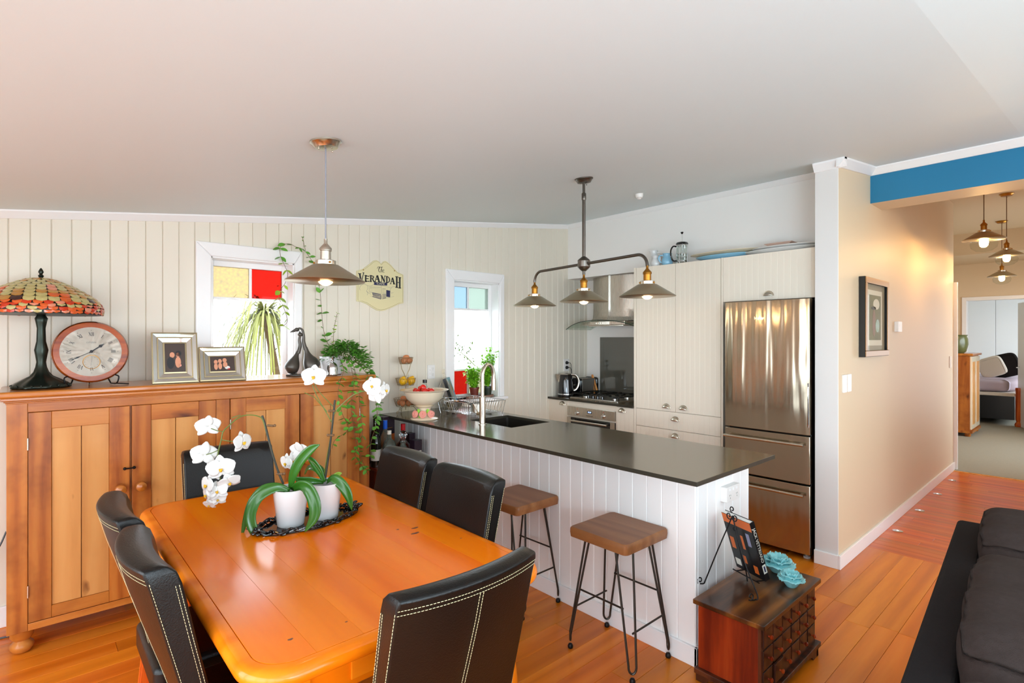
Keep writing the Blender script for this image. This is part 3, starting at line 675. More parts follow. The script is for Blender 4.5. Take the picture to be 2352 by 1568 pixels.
b = MB(); b.box(2.2475, 2.262, 1.24, YB - .02, 0, .09); b.box(2.2475, 2.812, 1.24, 1.255, 0, .09); b.build('skirting', M['trim'], t, smooth=0, bevel=.003)
# slab with sink opening
b = MB(); X0, X1, Y0, Y1 = 2.05, 2.832, 1.130, YB - .001; sx0, sx1, sy0, sy1 = 2.385, 2.757, 2.655, 3.115
O = [(X0, Y0), (X1, Y0), (X1, Y1), (X0, Y1)]; I = [(sx0, sy0), (sx1, sy0), (sx1, sy1), (sx0, sy1)]
v = [(x, y, .885) for x, y in O] + [(x, y, .885) for x, y in I] + [(x, y, .905) for x, y in O] + [(x, y, .905) for x, y in I]; f = []
for k in range(4):
    j = (k + 1) % 4; f += [(8 + k, 8 + j, 12 + j, 12 + k), (k, 4 + k, 4 + j, j), (k, j, 8 + j, 8 + k), (4 + k, 12 + k, 12 + j, 4 + j)]
b.add(v, f); o = b.build('worktop', [M['stone'], M['stone_edge_shaded']], smooth=0, bevel=.0015)
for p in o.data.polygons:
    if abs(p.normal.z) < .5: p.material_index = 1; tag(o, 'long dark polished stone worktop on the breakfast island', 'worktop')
t = thing('sink', 'black undermount sink set into the island worktop', 'sink', ((sx0 + sx1) / 2, (sy0 + sy1) / 2, .70))
b = MB(); hx, hy = (sx1 - sx0) / 2 + .004, (sy1 - sy0) / 2 + .004
R_ = [rr(-hx, hx, -hy, hy, .02, 4), rr(-hx, hx, -hy, hy, .02, 4), rr(-hx + .02, hx - .02, -hy + .02, hy - .02, .02, 4), rr(-.03, .03, -.03, .03, .02, 4)]; Zs = [.1845, .02, 0, -.004]; n = len(R_[0])
v = [(p[0], p[1], z) for r_, z in zip(R_, Zs) for p in r_]; f = [tuple(range(3 * n, 4 * n))]
for j in range(3): f += [(j * n + k, j * n + (k + 1) % n, (j + 1) * n + (k + 1) % n, (j + 1) * n + k) for k in range(n)]
b.add(v, f); b.build('basin', M['sink'], t)
b = MB(); b.lathe([(.035, 0), (.035, .003), (.02, .002), (0, 0)], (0, 0, -.003), 16); b.build('drain', M['chrome'], t)
t = thing('mixer_tap', 'tall brushed gooseneck mixer tap beside the sink', 'tap', (2.33, 2.895, .905), 0)
b = MB(); b.lathe([(.028, 0), (.028, .006), (.022, .008), (.022, .19), (.02, .192), (.0, .192)], n=20); b.build('body', M['nickel'], t)
b = MB(); P_ = [(0, 0, .19), (0, 0, .33)] + [(.062 - .062 * cos(a), 0, .33 + .085 * sin(a)) for a in [pi * k / 12 for k in range(1, 13)]] + [(.124, 0, .29)]
P_ = [(p[0] * .9, p[0] * .1, p[2]) for p in P_]; b.tube(P_, .0135, 14); b.build('spout', M['nickel'], t)
b = MB(); b.tube([(P_[-1][0], P_[-1][1], .31), (P_[-1][0], P_[-1][1], .23)], .0165, 14); b.build('spray_head', M['nickel'], t)
b = MB(); b.tube([(0, .02, .07), (0, .045, .07)], .018, 14); b.tube([(0, .05, .075), (-.02, .075, .14)], .005, 8); b.build('lever', M['nickel'], t)

# ================================================================ SIDEBOARD
t = thing('sideboard', 'long antique pine sideboard with four panelled doors on bun feet', 'sideboard', (0, 0, 0))
FY = 3.42; SX0, SX1 = -.088, 1.745
b = MB(); b.box(SX0, SX1, FY + .022, 3.825, .108, 1.195); b.build('carcass', M['pinez'], t, smooth=0)
def pbox(nm, m, x0, x1, z0, z1, y0=FY, y1=FY + .0225, par=None, bev=.002):
    b = MB(); cx_, cz_ = (x0 + x1) / 2, (z0 + z1) / 2; b.box(x0 - cx_, x1 - cx_, y0 - FY, y1 - FY, z0 - cz_, z1 - cz_)
    o = b.build(nm, m, par or t, smooth=0, bevel=bev, seg=2); o.location = (cx_, FY, cz_); return o
pbox('stile', M['pinez'], SX0, -.014, .112, 1.195); pbox('stile', M['pinez'], .789, .860, .148, 1.149); pbox('stile', M['pinez'], 1.672, SX1, .112, 1.195)
pbox('rail', M['pinex'], -.0135, 1.6715, 1.150, 1.204); pbox('rail', M['pinex'], -.0135, 1.6715, .112, .146)
b = MB(); n = 5; prof = [(0, .155), (-.014, .158), (-.018, .168), (-.026, .172), (-.030, .182), (-.03, .186)]
x0, x1, yf, yb_ = -.118, 1.785, 3.392, 3.84
b.prism([(x, y) for x, y in rr(x0, x1, yf, yb_, .012, 3)], 1.222, 1.252); b.build('top', M['pinetop'], t, smooth=30, bevel=.009, seg=4)
b = MB()
for k, (d, z0, z1) in enumerate(((.004, 1.192, 1.200), (.010, 1.200, 1.208), (.02, 1.208, 1.222))): b.box(SX0 - d, SX1 + d, FY - d, 3.83, z0, z1)
b.build('cornice', M['pinetop'], t, smooth=0, bevel=.003)
DO = [(-.012, .382, 'r'), (.392, .787, 'l'), (.864, 1.262, 'r'), (1.269, 1.670, 'l')]
for x0, x1, side in DO:
    d = pbox('door', M['pinez'], x0, x0 + .084, .150, 1.148, FY - .003)      # door root is its hinge-side stile
    cx_, cz_ = (x0 + .042), .649
    def sub(nm, m, xa, xb, za, zb, ya, yb_, bev=.0015):
        b = MB(); mx, mz = (xa + xb) / 2, (za + zb) / 2; b.box(xa - mx, xb - mx, ya, yb_, za - mz, zb - mz)
        o = b.build(nm, m, d, smooth=0, bevel=bev, seg=1); o.location = (mx - cx_, 0, mz - cz_); return o
    sub('stile', M['pinez'], x1 - .086, x1, .150, 1.148, -.003, .0225)
    sub('rail', M['pinex'], x0 + .0845, x1 - .0865, 1.066, 1.148, -.003, .0225); sub('rail', M['pinex'], x0 + .0845, x1 - .0865, .150, .207, -.003, .0225)
    xm = (x0 + x1) / 2; sub('panel_board', M['pinep'], x0 + .0845, xm - .0015, .2075, 1.0655, .004, .02); sub('panel_board', M['pinep'], xm + .0015, x1 - .0865, .2075, 1.0655, .004, .02)
    kx = x1 - .042 if side == 'r' else x0 + .036; b = MB()
    b.lathe([(.012, 0), (.011, .012), (.021, .022), (.0265, .034), (.023, .047), (.012, .054), (0, .056)], n=20); b.xf(Matrix.Translation((kx - cx_, -.003, .725 - cz_)) @ Matrix.Rotation(radians(90), 4, 'X'))
    b.build('knob', M['pinetop'], d)
    hx = (x0 - .001) if side == 'r' else (x1 + .001)
    for hz in (.30, 1.0):
        b = MB(); b.tube([(hx - cx_, -.006, hz - .028 - cz_), (hx - cx_, -.006, hz + .028 - cz_)], .0038, 8); b.build('hinge', M['nickel'], d)
b = MB(); b.tube([(.362, FY - .016, .824), (.398, FY - .016, .824)], .004, 6); b.ell((.360, FY - .010, .824), (.008, .009, .008), 10, 6); b.ell((.400, FY - .010, .824), (.008, .009, .008), 10, 6); b.build('latch', M['iron'], t)
for x in (-.035, 1.69):
    for y in (3.475, 3.78):
        b = MB(); b.lathe([(.020, 0), (.036, .008), (.046, .028), (.044, .042), (.032, .054), (.028, .060), (.036, .066), (.044, .078), (.044, .112)], (x, y, 0), 22); b.build('foot', M['pinex'], t)
SB = 1.2525
# ---------------------------------------------------------------- things on the sideboard
t = thing('table_lamp', 'stained-glass table lamp with bronze base on the left of the sideboard', 'lamp', (.035, 3.60, SB))
b = MB()
def ribs(a, i): return 1 + (.05 * cos(a * 9) if i < 9 else .04 * cos(a * 5))
b.lathe([(.108, 0), (.115, .004), (.115, .012), (.108, .018), (.10, .026), (.07, .045), (.045, .06), (.03, .08), (.022, .105), (.019, .13), (.024, .165), (.028, .19), (.019, .235), (.017, .30), (.022, .33), (.026, .35), (.018, .365), (.015, .40), (.012, .52), (0, .52)], n=48, wob=ribs)
b.build('base', M['bronze'], t, smooth=60)
for k in range(20):
    a = 2 * pi * k / 20; b = MB(); b.ell((.112 * cos(a), .112 * sin(a), .014), .006, 8, 5); b.build('bead', M['bronze'], t)
g = {k: mat('stained_glass_' + k, c, .25, coat=.3, vary=.25, bscale=50, rnd=.0) for k, c in dict(cream='B8AA6E', amber='B4803A', orange='D05A20', red='C23410', pink='D8886A', plum='3A1A18').items()}
lead = mat('lead_came', '24261F', .4, .6)
def dome(s): # s 0 (top) .. 1 (rim): radius, height
    T = [(0, .036, .552), (.15, .082, .534), (.3, .122, .515), (.45, .162, .492), (.6, .198, .468), (.72, .224, .446), (.82, .242, .422), (.92, .252, .396), (1, .248, .370), (1.1, .244, .355)]
    for (s0, r0, z0), (s1, r1, z1) in zip(T[:-1], T[1:]):
        if s <= s1 + 1e-6: u = (s - s0) / (s1 - s0); return (r0 + (r1 - r0) * u, z0 + (z1 - z0) * u)
    return T[-1][1:]
def dpt(s, a, o=0):
    r, z = dome(s); return ((r + o) * cos(a), (r + o) * sin(a), z + o * .6)
shade = MB(); shade.lathe([dome(k / 16) for k in range(17)], n=60); shade_o = shade.build('shade', lead, t, smooth=60)
rl = random.Random(7); rows = [(.0, 12), (.10, 16), (.20, 20), (.30, 24), (.40, 26), (.50, 28), (.60, 30), (.70, 32)]
pcs = {k: MB() for k in g}
def tile(s0, s1, a0, a1, key, arch=False):
    mb = pcs[key]; P = [dpt(s0, a0 + .0, .002), dpt(s0, (a0 + a1) / 2, .002), dpt(s0, a1, .002), dpt((s0 + s1) / 2, a1, .003), dpt(s1 - (.02 if arch else 0), a1 - .1 * (a1 - a0), .0035), dpt(s1, (a0 + a1) / 2, .004), dpt(s1 - (.02 if arch else 0), a0 + .1 * (a1 - a0), .0035), dpt((s0 + s1) / 2, a0, .003)]
    c = dpt((s0 + s1) / 2, (a0 + a1) / 2, .005); n = mb.add([c] + P, [(0, k, k % 8 + 1) for k in range(1, 9)])
def tl(s0, s1, a0, a1, key):
    m = .0018; r, _ = dome((s0 + s1) / 2); da = m / r * .55; tile(s0 + .005, s1 - .002, a0 + da, a1 - da, key, True)
for i, (s0, n) in enumerate(rows):
    s1 = s0 + .115
    for k in range(n):
        a0 = 2 * pi * (k + .5 * (i % 2)) / n; am = (a0 + pi / n) % (2 * pi / 5); d = abs(am - pi / 5) / (pi / 5)
        key = 'cream' if rl.random() > .22 else 'amber'
        if s0 > .25 and d > .88 - (.0 if s0 < .6 else .06): key = rl.choice(['orange', 'pink', 'orange'])
        if s0 > .5 and d < .16: key = 'plum'
        tl(s0, s1, a0, a0 + 2 * pi / n, key)
for s0, s1, n in ((.78, .845, 40), (.845, .90, 46), (.90, .955, 42), (.955, 1.0, 48)):
    for k in range(n):
        a0 = 2 * pi * (k + rl.random() * .3) / n; tl(s0, s1 + rl.random() * .03, a0, a0 + 2 * pi / n, rl.choice(['orange', 'red', 'pink', 'orange', 'red', 'cream', 'orange']))
for k, mb in pcs.items():
    if mb.f: mb.build('glass_pieces', g[k], shade_o, smooth=0, solid=.002, kind='stuff')
b = MB(); b.lathe([(.036, .528), (.034, .540), (.018, .552), (.008, .556), (.012, .566), (.006, .574), (.011, .584), (.009, .592), (.004, .602), (0, .606)], n=16); b.build('finial', M['bronze'], t)
# clock
t = thing('mantel_clock', 'round wooden-framed clock with roman numerals on a black wire stand', 'clock', (.235, 3.60, SB + .178))
t.rotation_euler = (radians(-7), 0, 0)
b = MB(); b.lathe([(.128, -.012), (.128, -.022), (.132, -.026), (.139, -.024), (.146, -.030), (.156, -.024), (.162, -.012), (.163, 0), (.155, .012), (0, .012)], n=56); b.xf(Matrix.Rotation(radians(90), 4, 'X') @ Matrix.Scale(-1, 4, (0, 0, 1)) @ Matrix.Scale(1, 4, (1, 0, 0))); b.xf(Matrix.Scale(-1, 4, (0, 1, 0)))
b.build('rim', M['cherry'], t)
b = MB(); b.lathe([(0, 0), (.130, 0)], n=56); b.xf(Matrix.Translation((0, -.013, 0)) @ Matrix.Rotation(radians(90), 4, 'X')); dl = b.build('dial', M['dial'], t, smooth=0)
b = MB(); nums = ['XII', 'I', 'II', 'III', 'IIII', 'V', 'VI', 'VII', 'VIII', 'IX', 'X', 'XI']
for h, s_ in enumerate(nums):
    a = radians(30 * h); w_ = {'I': .0055, 'V': .012, 'X': .012}; tot = sum(w_[c] for c in s_); x = -tot / 2; seg = []
    for c in s_:
        cw = w_[c]; m = x + cw / 2
        if c == 'I': seg.append((m, -.010, m, .010, .0022))
        if c == 'V': seg += [(x + .0015, .010, m, -.010, .0024), (x + cw - .0015, .010, m, -.010, .0011)]
        if c == 'X': seg += [(x + .001, .010, x + cw - .001, -.010, .0024), (x + cw - .001, .010, x + .001, -.010, .0011)]
        x += cw
    if h == 6: seg = [tuple(v_ * .8 for v_ in q) for q in seg]
    ca, sa = cos(-a), sin(-a); R0 = .093
    strokes(b, [(x0 * ca - (z0 + R0) * sa, x0 * sa + (z0 + R0) * ca, x1 * ca - (z1 + R0) * sa, x1 * sa + (z1 + R0) * ca, w2) for x0, z0, x1, z1, w2 in seg], -.0136)
    b.box(.113 * sin(a) - .0012, .113 * sin(a) + .0012, -.0142, -.0136, .113 * cos(a) - .0012, .113 * cos(a) + .0012)
b.build('numerals', M['ink'], dl, smooth=0)
text('CITIZEN', .011, (0, -.0140, .048), (radians(90), 0, 0), M['grey_ink'], dl, ext=.0002)
b = MB(); b.tube([(.036 * cos(a_), -.0142, -.055 + .036 * sin(a_)) for a_ in [2 * pi * k / 32 for k in range(32)]], .0014, 6, closed=True); b.build('small_dial_ring', M['brass'], dl)
b = MB(); strokes(b, [(0, -.055, .002, -.028, .0016), (0, -.055, -.003, -.075, .001)], -.0142)
for k in range(12): a_ = 2 * pi * k / 12; b.box(.028 * cos(a_) - .0012, .028 * cos(a_) + .0012, -.0145, -.014, -.055 + .028 * sin(a_) - .0012, -.055 + .028 * sin(a_) + .0012)
b.build('small_hand', M['grey_ink'], dl, smooth=0)
def hand(ang, L, w_, nm):
    b = MB(); a = radians(ang); d = Vector((sin(a), cos(a))); nrm = Vector((d.y, -d.x)); P_ = [d * -.012 + nrm * w_ * .3, d * L * .55 + nrm * w_ * .3, d * L * .68 + nrm * w_, d * L * .82 + nrm * w_ * .35, d * L, d * L * .82 - nrm * w_ * .35, d * L * .68 - nrm * w_, d * L * .55 - nrm * w_ * .3, d * -.012 - nrm * w_ * .3]
    b.prism([tuple(p) for p in P_], -.0165, -.0155, 'y'); b.build(nm, M['ink'], dl, smooth=0)
hand(53, .07, .0085, 'hour_hand'); hand(242, .097, .004, 'minute_hand')
b = MB(); b.lathe([(.0075, 0), (.006, .004), (0, .005)], n=14); b.xf(Matrix.Translation((0, -.0165, 0)) @ Matrix.Rotation(radians(90), 4, 'X')); b.build('hand_cap', M['ink'], dl)
t2 = thing('wire_stand', 'small black wire easel holding the round clock', 'stand', (.235, 3.60, SB))
for sg in (-1, 1):
    b = MB(); b.tube(spline([(sg * .045, .06, .12), (sg * .08, .015, .018), (sg * .09, -.02, .008), (sg * .105, -.055, .012), (sg * .112, -.062, .045), (sg * .098, -.048, .055)], 6), .0035, 7)
    b.tube(spline([(sg * .09, -.02, .008), (sg * .13, -.045, .006), (sg * .158, -.05, .003)], 5), .003, 6); b.build('leg', M['iron'], t2)
b = MB(); b.tube([(-.045, .06, .12), (.045, .06, .12)], .003, 6); b.tube([(0, .06, .12), (0, .14, .003)], .003, 6); b.build('strut', M['iron'], t2)
# photo frames
def frame(loc, rz, w_, h_, bw, tilt, label, people, flash):
    t = thing('photo_frame', label, 'photo frame', loc, rz, 'mirrored photo frames on the sideboard'); b = MB(); R = Matrix.Rotation(radians(-tilt), 4, 'X')
    def ring(mb, a, c, y0, y1, yb=.014):   # bevelled rectangular ring, a,c inset distances
        o = [(-w_ / 2 + a, a), (w_ / 2 - a, a), (w_ / 2 - a, h_ - a), (-w_ / 2 + a, h_ - a)]; i = [(-w_ / 2 + c, c), (w_ / 2 - c, c), (w_ / 2 - c, h_ - c), (-w_ / 2 + c, h_ - c)]
        v = [(p[0], y0, p[1]) for p in o] + [(p[0], y1, p[1]) for p in i] + [(p[0], yb, p[1]) for p in o] + [(p[0], yb, p[1]) for p in i]
        mb.add(v, [(k, (k + 1) % 4, 4 + (k + 1) % 4, 4 + k) for k in range(4)] + [(8 + k, 12 + k, 12 + (k + 1) % 4, 8 + (k + 1) % 4) for k in range(4)] + [(k, 8 + k, 8 + (k + 1) % 4, (k + 1) % 4) for k in range(4)] + [(4 + k, 4 + (k + 1) % 4, 12 + (k + 1) % 4, 12 + k) for k in range(4)])
    for a, c, y0, y1, m, nm in ((0, .007, -.006, -.007, 'gold', 'outer_rim'), (.007, bw * .42, -.004, -.001, 'mirror', 'mirror_strip'), (bw * .42, bw * .52, -.005, -.005, 'gold', 'middle_rim'), (bw * .52, bw * .88, 0, .006, 'mirror', 'mirror_strip'), (bw * .88, bw, .003, .002, 'gold', 'inner_rim')):
        b = MB(); ring(b, a, c, y0, y1); b.xf(R); b.build(nm, M[m], t, smooth=0)
    b = MB(); b.box(-w_ / 2 + bw, w_ / 2 - bw, .005, .010, bw, h_ - bw); b.xf(R); p = b.build('photograph', M['photobg'], t, smooth=0)
    for x, z, rx, rz_, mk in people:
        b = MB(); b.prism([(x + rx * cos(2 * pi * k / 14), z + rz_ * sin(2 * pi * k / 14)) for k in range(14)], .0040, .0049, 'y'); b.xf(R); b.build('printed_shape', M[mk], p, smooth=0)
    b = MB(); b.box(-w_ * .28, w_ * .28, .010, .016, .01, h_ * .8); b.xf(R); b.build('back_board', M['black'], t, smooth=0)
    b = MB(); yt = h_ * .6 * sin(radians(tilt)) + .017; b.prism([(yt, h_ * .58), (yt + .012, h_ * .58), (h_ * .50, .0), (h_ * .50 - .03, .0)], -.025, .025, 'x')
    b.build('strut', M['black'], t, smooth=0)
frame((.60, 3.475, SB + .001), -3, .222, .288, .062, 13, 'larger portrait photo frame with mirrored border', [(-.014, .16, .012, .016, 'skin'), (-.022, .115, .018, .035, 'ink'), (.016, .168, .015, .017, 'ink'), (.014, .16, .010, .013, 'skin'), (.014, .118, .014, .032, 'skin'), (.022, .10, .008, .008, 'rose')], 0)
frame((.84, 3.47, SB + .001), -3, .245, .205, .058, 16, 'smaller landscape photo frame with mirrored border in front of the window', [(-.035, .115, .010, .013, 'skin'), (-.013, .120, .010, .013, 'skin'), (.012, .125, .011, .013, 'skin'), (-.035, .088, .010, .02, 'skin'), (-.013, .09, .010, .02, 'skin'), (.014, .098, .012, .018, 'skin'), (.025, .08, .014, .010, 'petal'), (.032, .072, .008, .005, 'red')], 0)
# goose pair statue
t = thing('bird_statue', 'dark bronze statue of two long-necked geese beside the window', 'statue', (1.335, 3.60, SB), 0)
b = MB(); b.prism([(.085 * cos(a) * (1 + .12 * sin(5 * a)), .045 * sin(a)) for a in [2 * pi * k / 28 for k in range(28)]], 0, .012); b.build('plinth', M['dbronze'], t, bevel=.004)
def goose(sx, body, neck, r, bill, tail):
    b = MB(); b.tube(spline([Vector(p) for p in body], 5), [r * q for q in (0.15, .5, .8, .95, 1.0, 1.0, .98, .93, .85, .75, .62, .5, .38, .3, .26, .22)][:len(spline([Vector(p) for p in body], 5))], 16, flat=.85)
    b.tube(spline(neck, 6), [.014 - .00035 * k for k in range(len(spline(neck, 6)))], 12)
    h = Vector(neck[-1]); b.ell(h, (.017, .013, .013), 12, 8); b.tube([h + Vector((bill[0] * .3, 0, bill[1] * .3)), h + Vector((bill[0] * .7, 0, bill[1] * .7)), h + Vector((bill[0], 0, bill[1]))], [.010, .0065, .002], 8)
    for k in (-1, 1):
        f0 = Vector(body[2]); b.tube([(f0.x, k * .012, .07), (f0.x + .004, k * .014, .012)], .005, 8); b.tube([(f0.x + .004, k * .014, .015), (f0.x - .025, k * .02, .011)], [.006, .003], 6)
    b.build('goose', M['dbronze'], t, smooth=60)
goose(1, [(.098, 0, .030), (.078, 0, .07), (.055, 0, .12), (.035, 0, .19)], [(.035, 0, .175), (.022, 0, .225), (.022, 0, .265), (.014, 0, .305), (-.005, 0, .318), (-.022, 0, .308)], .062, (-.045, -.018), 0)
goose(-1, [(-.075, 0, .02), (-.055, 0, .06), (-.035, 0, .11), (-.015, 0, .165)], [(-.015, 0, .15), (-.002, 0, .20), (-.006, 0, .24), (0, 0, .275)], .052, (-.004, .022), 0)
# silver bell
t = thing('silver_bell', 'small silver domed bell in front of the trailing plant', 'bell', (1.515, 3.50, SB))
b = MB(); b.lathe([(.0, .01), (.034, 0), (.036, .004), (.034, .012), (.036, .05), (.033, .066), (.022, .082), (.008, .09), (.006, .096), (.011, .104), (.006, .112), (.008, .12), (.003, .13), (0, .132)], n=24); b.build('dome', M['chrome'], t)

# ================================================================ DINING TABLE
TX0, TX1, TY0, TY1, TZ = .345, 1.283, 1.222, 2.895, .75
t = thing('dining_table', 'glossy orange timber dining table with rounded corners', 'table', ((TX0 + TX1) / 2, (TY0 + TY1) / 2, 0))
hx, hy = (TX1 - TX0) / 2, (TY1 - TY0) / 2
b = MB(); R_ = []
for ins, z in ((.052, .7425), (.040, .7425), (.0385, .7495), (.022, .7495), (.010, .746), (.003, .738), (0, .728), (.003, .716), (.010, .710), (.03, .708), (.05, .708)):
    R_.append([(x, y, z) for x, y in rr(-hx + ins, hx - ins, -hy + ins, hy - ins, .125 - ins, 10)])
n = len(R_[0]); v = [p for r_ in R_ for p in r_]; f = []
for j in range(len(R_) - 1): f += [(j * n + k, j * n + (k + 1) % n, (j + 1) * n + (k + 1) % n, (j + 1) * n + k) for k in range(n)]
f.append(tuple(range(n))[::-1]); f.append(tuple(range(len(v) - n, len(v)))); b.add(v, f); b.build('tabletop_rim', M['tablex'], t, smooth=50)
inner = rr(-hx + .0405, hx - .0405, -hy + .0405, hy - .0405, .085, 10); xs = [-hx + .04 + k * (2 * hx - .08) / 7 for k in range(8)]
for a_, c_ in zip(xs[:-1], xs[1:]):
    P_ = clipx(inner, a_ + .00015, c_ - .00015); cx_ = (a_ + c_) / 2; b = MB(); b.prism([(p[0] - cx_, p[1]) for p in P_], .7426, TZ)
    o = b.build('tabletop_board', M['table'], t, smooth=0, bevel=.0004, seg=1); o.location = (cx_, 0, 0)
b = MB(); ai = .085
b.box(-hx + ai, hx - ai, -hy + ai, -hy + ai + .022, .60, .709); b.build('apron', M['tablex'], t, smooth=0, bevel=.002)
b = MB(); b.box(-hx + ai, hx - ai, hy - ai - .022, hy - ai, .60, .709); b.build('apron', M['tablex'], t, smooth=0, bevel=.002)
for sg in (-1, 1):
    b = MB(); xx = sg * (hx - ai - .011); b.box(xx - .011, xx + .011, -hy + ai + .02, hy - ai - .02, .60, .709); b.build('apron', M['table'], t, smooth=0, bevel=.002)
b = MB(); b.box(-.2, .2, -hy + ai - .006, -hy + ai, .618, .690); d = b.build('drawer', M['tablex'], t, smooth=0, bevel=.002)
for sx_ in (-1, 1):
    for sy_ in (-1, 1):
        b = MB(); cx_, cy_ = sx_ * (hx - ai - .03), sy_ * (hy - ai - .03); b.box(cx_ - .045, cx_ + .045, cy_ - .045, cy_ + .045, .56, .708)
        b.lathe([(.026, 0), (.032, .02), (.03, .05), (.022, .07), (.03, .10), (.044, .25), (.046, .36), (.036, .46), (.03, .49), (.042, .51), (.042, .53), (.034, .545), (.038, .56)], (cx_, cy_, 0), 20); b.build('leg', M['tablex'], t, bevel=.002)
# knots and dents in the top
b = MB()
for x, y, r in ((.48, 1.36, .007), (.62, 1.345, .004), (1.10, 1.78, .012), (1.13, 1.83, .010), (1.07, 1.86, .006), (1.20, 1.62, .004)):
    b.prism([(x - t.location.x + r * cos(a) * (1.6 if r > .009 else 1), y - t.location.y + r * .6 * sin(a) * (1 + .3 * sin(3 * a))) for a in [2 * pi * k / 12 for k in range(12)]], TZ - .001, TZ + .0002)
b.build('knot_marks', mat('knot_brown', '6A3008', .35), t, smooth=0, kind='stuff')

# ================================================================ CHAIRS
def make_chair(label):
    # local: faces +Y, back at -Y; base origin on the floor under the seat centre
    t = thing('dining_chair', label, 'chair')
    Wd, n = .205, 12
    prof = [(.40, -.135, .055), (.50, -.150, .055), (.62, -.178, .058), (.74, -.208, .062), (.84, -.232, .066), (.90, -.247, .068), (.93, -.256, .066)]  # z, rear y, thickness
    def bow(u): return -.034 * (1 - u * u)
    b = MB(); v = []; f = []; rings = []
    for z, y, th in prof:
        ring = [(u * Wd, y + bow(u) * min(1, (z - .35) * 2), z) for u in [-1 + 2 * k / n for k in range(n + 1)]] + [(u * (Wd - .001), y + th + bow(u) * .8 * min(1, (z - .35) * 2) + .010 * (1 - u ** 4), z) for u in [1 - 2 * k / n for k in range(n + 1)]]
        rings.append(ring)
    zt = .951
    ring = [(u * (Wd - .004), prof[-1][1] - .004 + bow(u), zt - .006) for u in [-1 + 2 * k / n for k in range(n + 1)]] + [(u * (Wd - .004), prof[-1][1] + .048 + bow(u) * .8, zt - .004) for u in [1 - 2 * k / n for k in range(n + 1)]]
    rings.append(ring)
    ring = [(u * (Wd - .012), prof[-1][1] + .008 + bow(u), zt) for u in [-1 + 2 * k / n for k in range(n + 1)]] + [(u * (Wd - .012), prof[-1][1] + .032 + bow(u) * .8, zt + .001) for u in [1 - 2 * k / n for k in range(n + 1)]]
    rings.append(ring); m = len(ring); v = [p for r_ in rings for p in r_]
    for j in range(len(rings) - 1): f += [(j * m + k, j * m + (k + 1) % m, (j + 1) * m + (k + 1) % m, (j + 1) * m + k) for k in range(m)]
    # close top and bottom as strips
    for base, flip in ((0, 1), ((len(rings) - 1) * m, 0)):
        for k in range(n):
            q = (base + k, base + k + 1, base + m - 2 - k, base + m - 1 - k); f.append(q[::-1] if flip else q)
    b.add(v, f); bk = b.build('backrest', M['leather'], t, smooth=65, bevel=.005, seg=3)
    # stitching: dashed pairs of thread lines as fine tubes
    def yat(z):
        for (z0, y0, t0), (z1, y1, t1) in zip(prof[:-1], prof[1:]):
            if z <= z1: u = (z - z0) / (z1 - z0); return y0 + (y1 - y0) * u, t0 + (t1 - t0) * u
        return prof[-1][1], prof[-1][2]
    b = MB()
    def dash(P, r=.0007, sm=True):
        P = spline(P, 8) if sm else [Vector(p) for p in P]
        d = [P[0]]
        for i in range(0, len(P) - 1):
            a, c = Vector(P[i]), Vector(P[i + 1]); L = (c - a).length; k = max(1, int(L / .007))
            for q in range(k):
                s0 = a + (c - a) * (q / k); s1 = a + (c - a) * ((q + .68) / k); b.tube([s0, s1], r, 4, cap=False)
    for dx in (-.005, .005): dash([(dx, yat(z)[0] - .0345 * min(1, (z - .35) * 2) - .0012, z) for z in (.42, .50, .62, .74, .84, .90, .915)], sm=False)
    for dz in (.914, .925): dash([(u * (Wd - .002), yat(dz)[0] + bow(u) - .0012, dz) for u in [-1 + 2 * k / n for k in range(n + 1)]], sm=False)
    for sg in (-1, 1):
        dash([(sg * (Wd + .0004), yat(z)[0] + .004, z) for z in (.42, .6, .78, .92)]); 
        for off in (.008, .016): dash([(sg * (Wd + .0004), yat(z)[0] + yat(z)[1] - off, z) for z in (.42, .6, .78, .90)])
    b.build('stitching', M['thread'], bk, smooth=0, kind='stuff')
    b = MB(); b.prism(rr(-.205, .205, -.165, .235, .03, 4), .36, .455); st = b.build('seat', M['leather'], t, smooth=40, bevel=.018, seg=4)
    for sx_ in (-1, 1):
        for sy_, y0 in ((-1, -.12), (1, .20)):
            b = MB(); x = sx_ * .175; k = .05 if sy_ < 0 else .0
            v = []; 
            for z, s_, dy in ((.37, .023, 0), (.2, .021, -k * .4), (0, .017, -k)): v += [(x - s_, y0 - s_ + dy, z), (x + s_, y0 - s_ + dy, z), (x + s_, y0 + s_ + dy, z), (x - s_, y0 + s_ + dy, z)]
            b.add(v, [(0, 1, 2, 3), (11, 10, 9, 8)] + [(j * 4 + q, (j + 1) * 4 + q, (j + 1) * 4 + (q + 1) % 4, j * 4 + (q + 1) % 4) for j in range(2) for q in range(4)]); b.build('leg', M['chair_leg'], t, smooth=0, bevel=.002)
    return t
CG = 'black leather dining chairs around the table'
ch = make_chair('black leather dining chair nearest the camera with its stitched back turned to us')
ch.location = (.775, 1.25, 0); ch.rotation_euler = (0, 0, 0); ch['group'] = CG
def chair(x, y, rz, label): return dup(ch, (x, y, 0), rz, label, CG)
chair(.748, 2.775, 180, 'black leather dining chair at the far end of the table against the sideboard')
chair(.455, 1.72, -90, 'black leather dining chair in the lower left, the nearer of two on that side')
chair(.45, 2.20, -90, 'black leather dining chair on the left side, farther one near the sideboard knobs')
chair(1.125, 1.775, 90, 'black leather dining chair on the island side, the nearer one beside the bar stool')
chair(1.13, 2.255, 90, 'black leather dining chair on the island side, the farther one in front of the bottles')

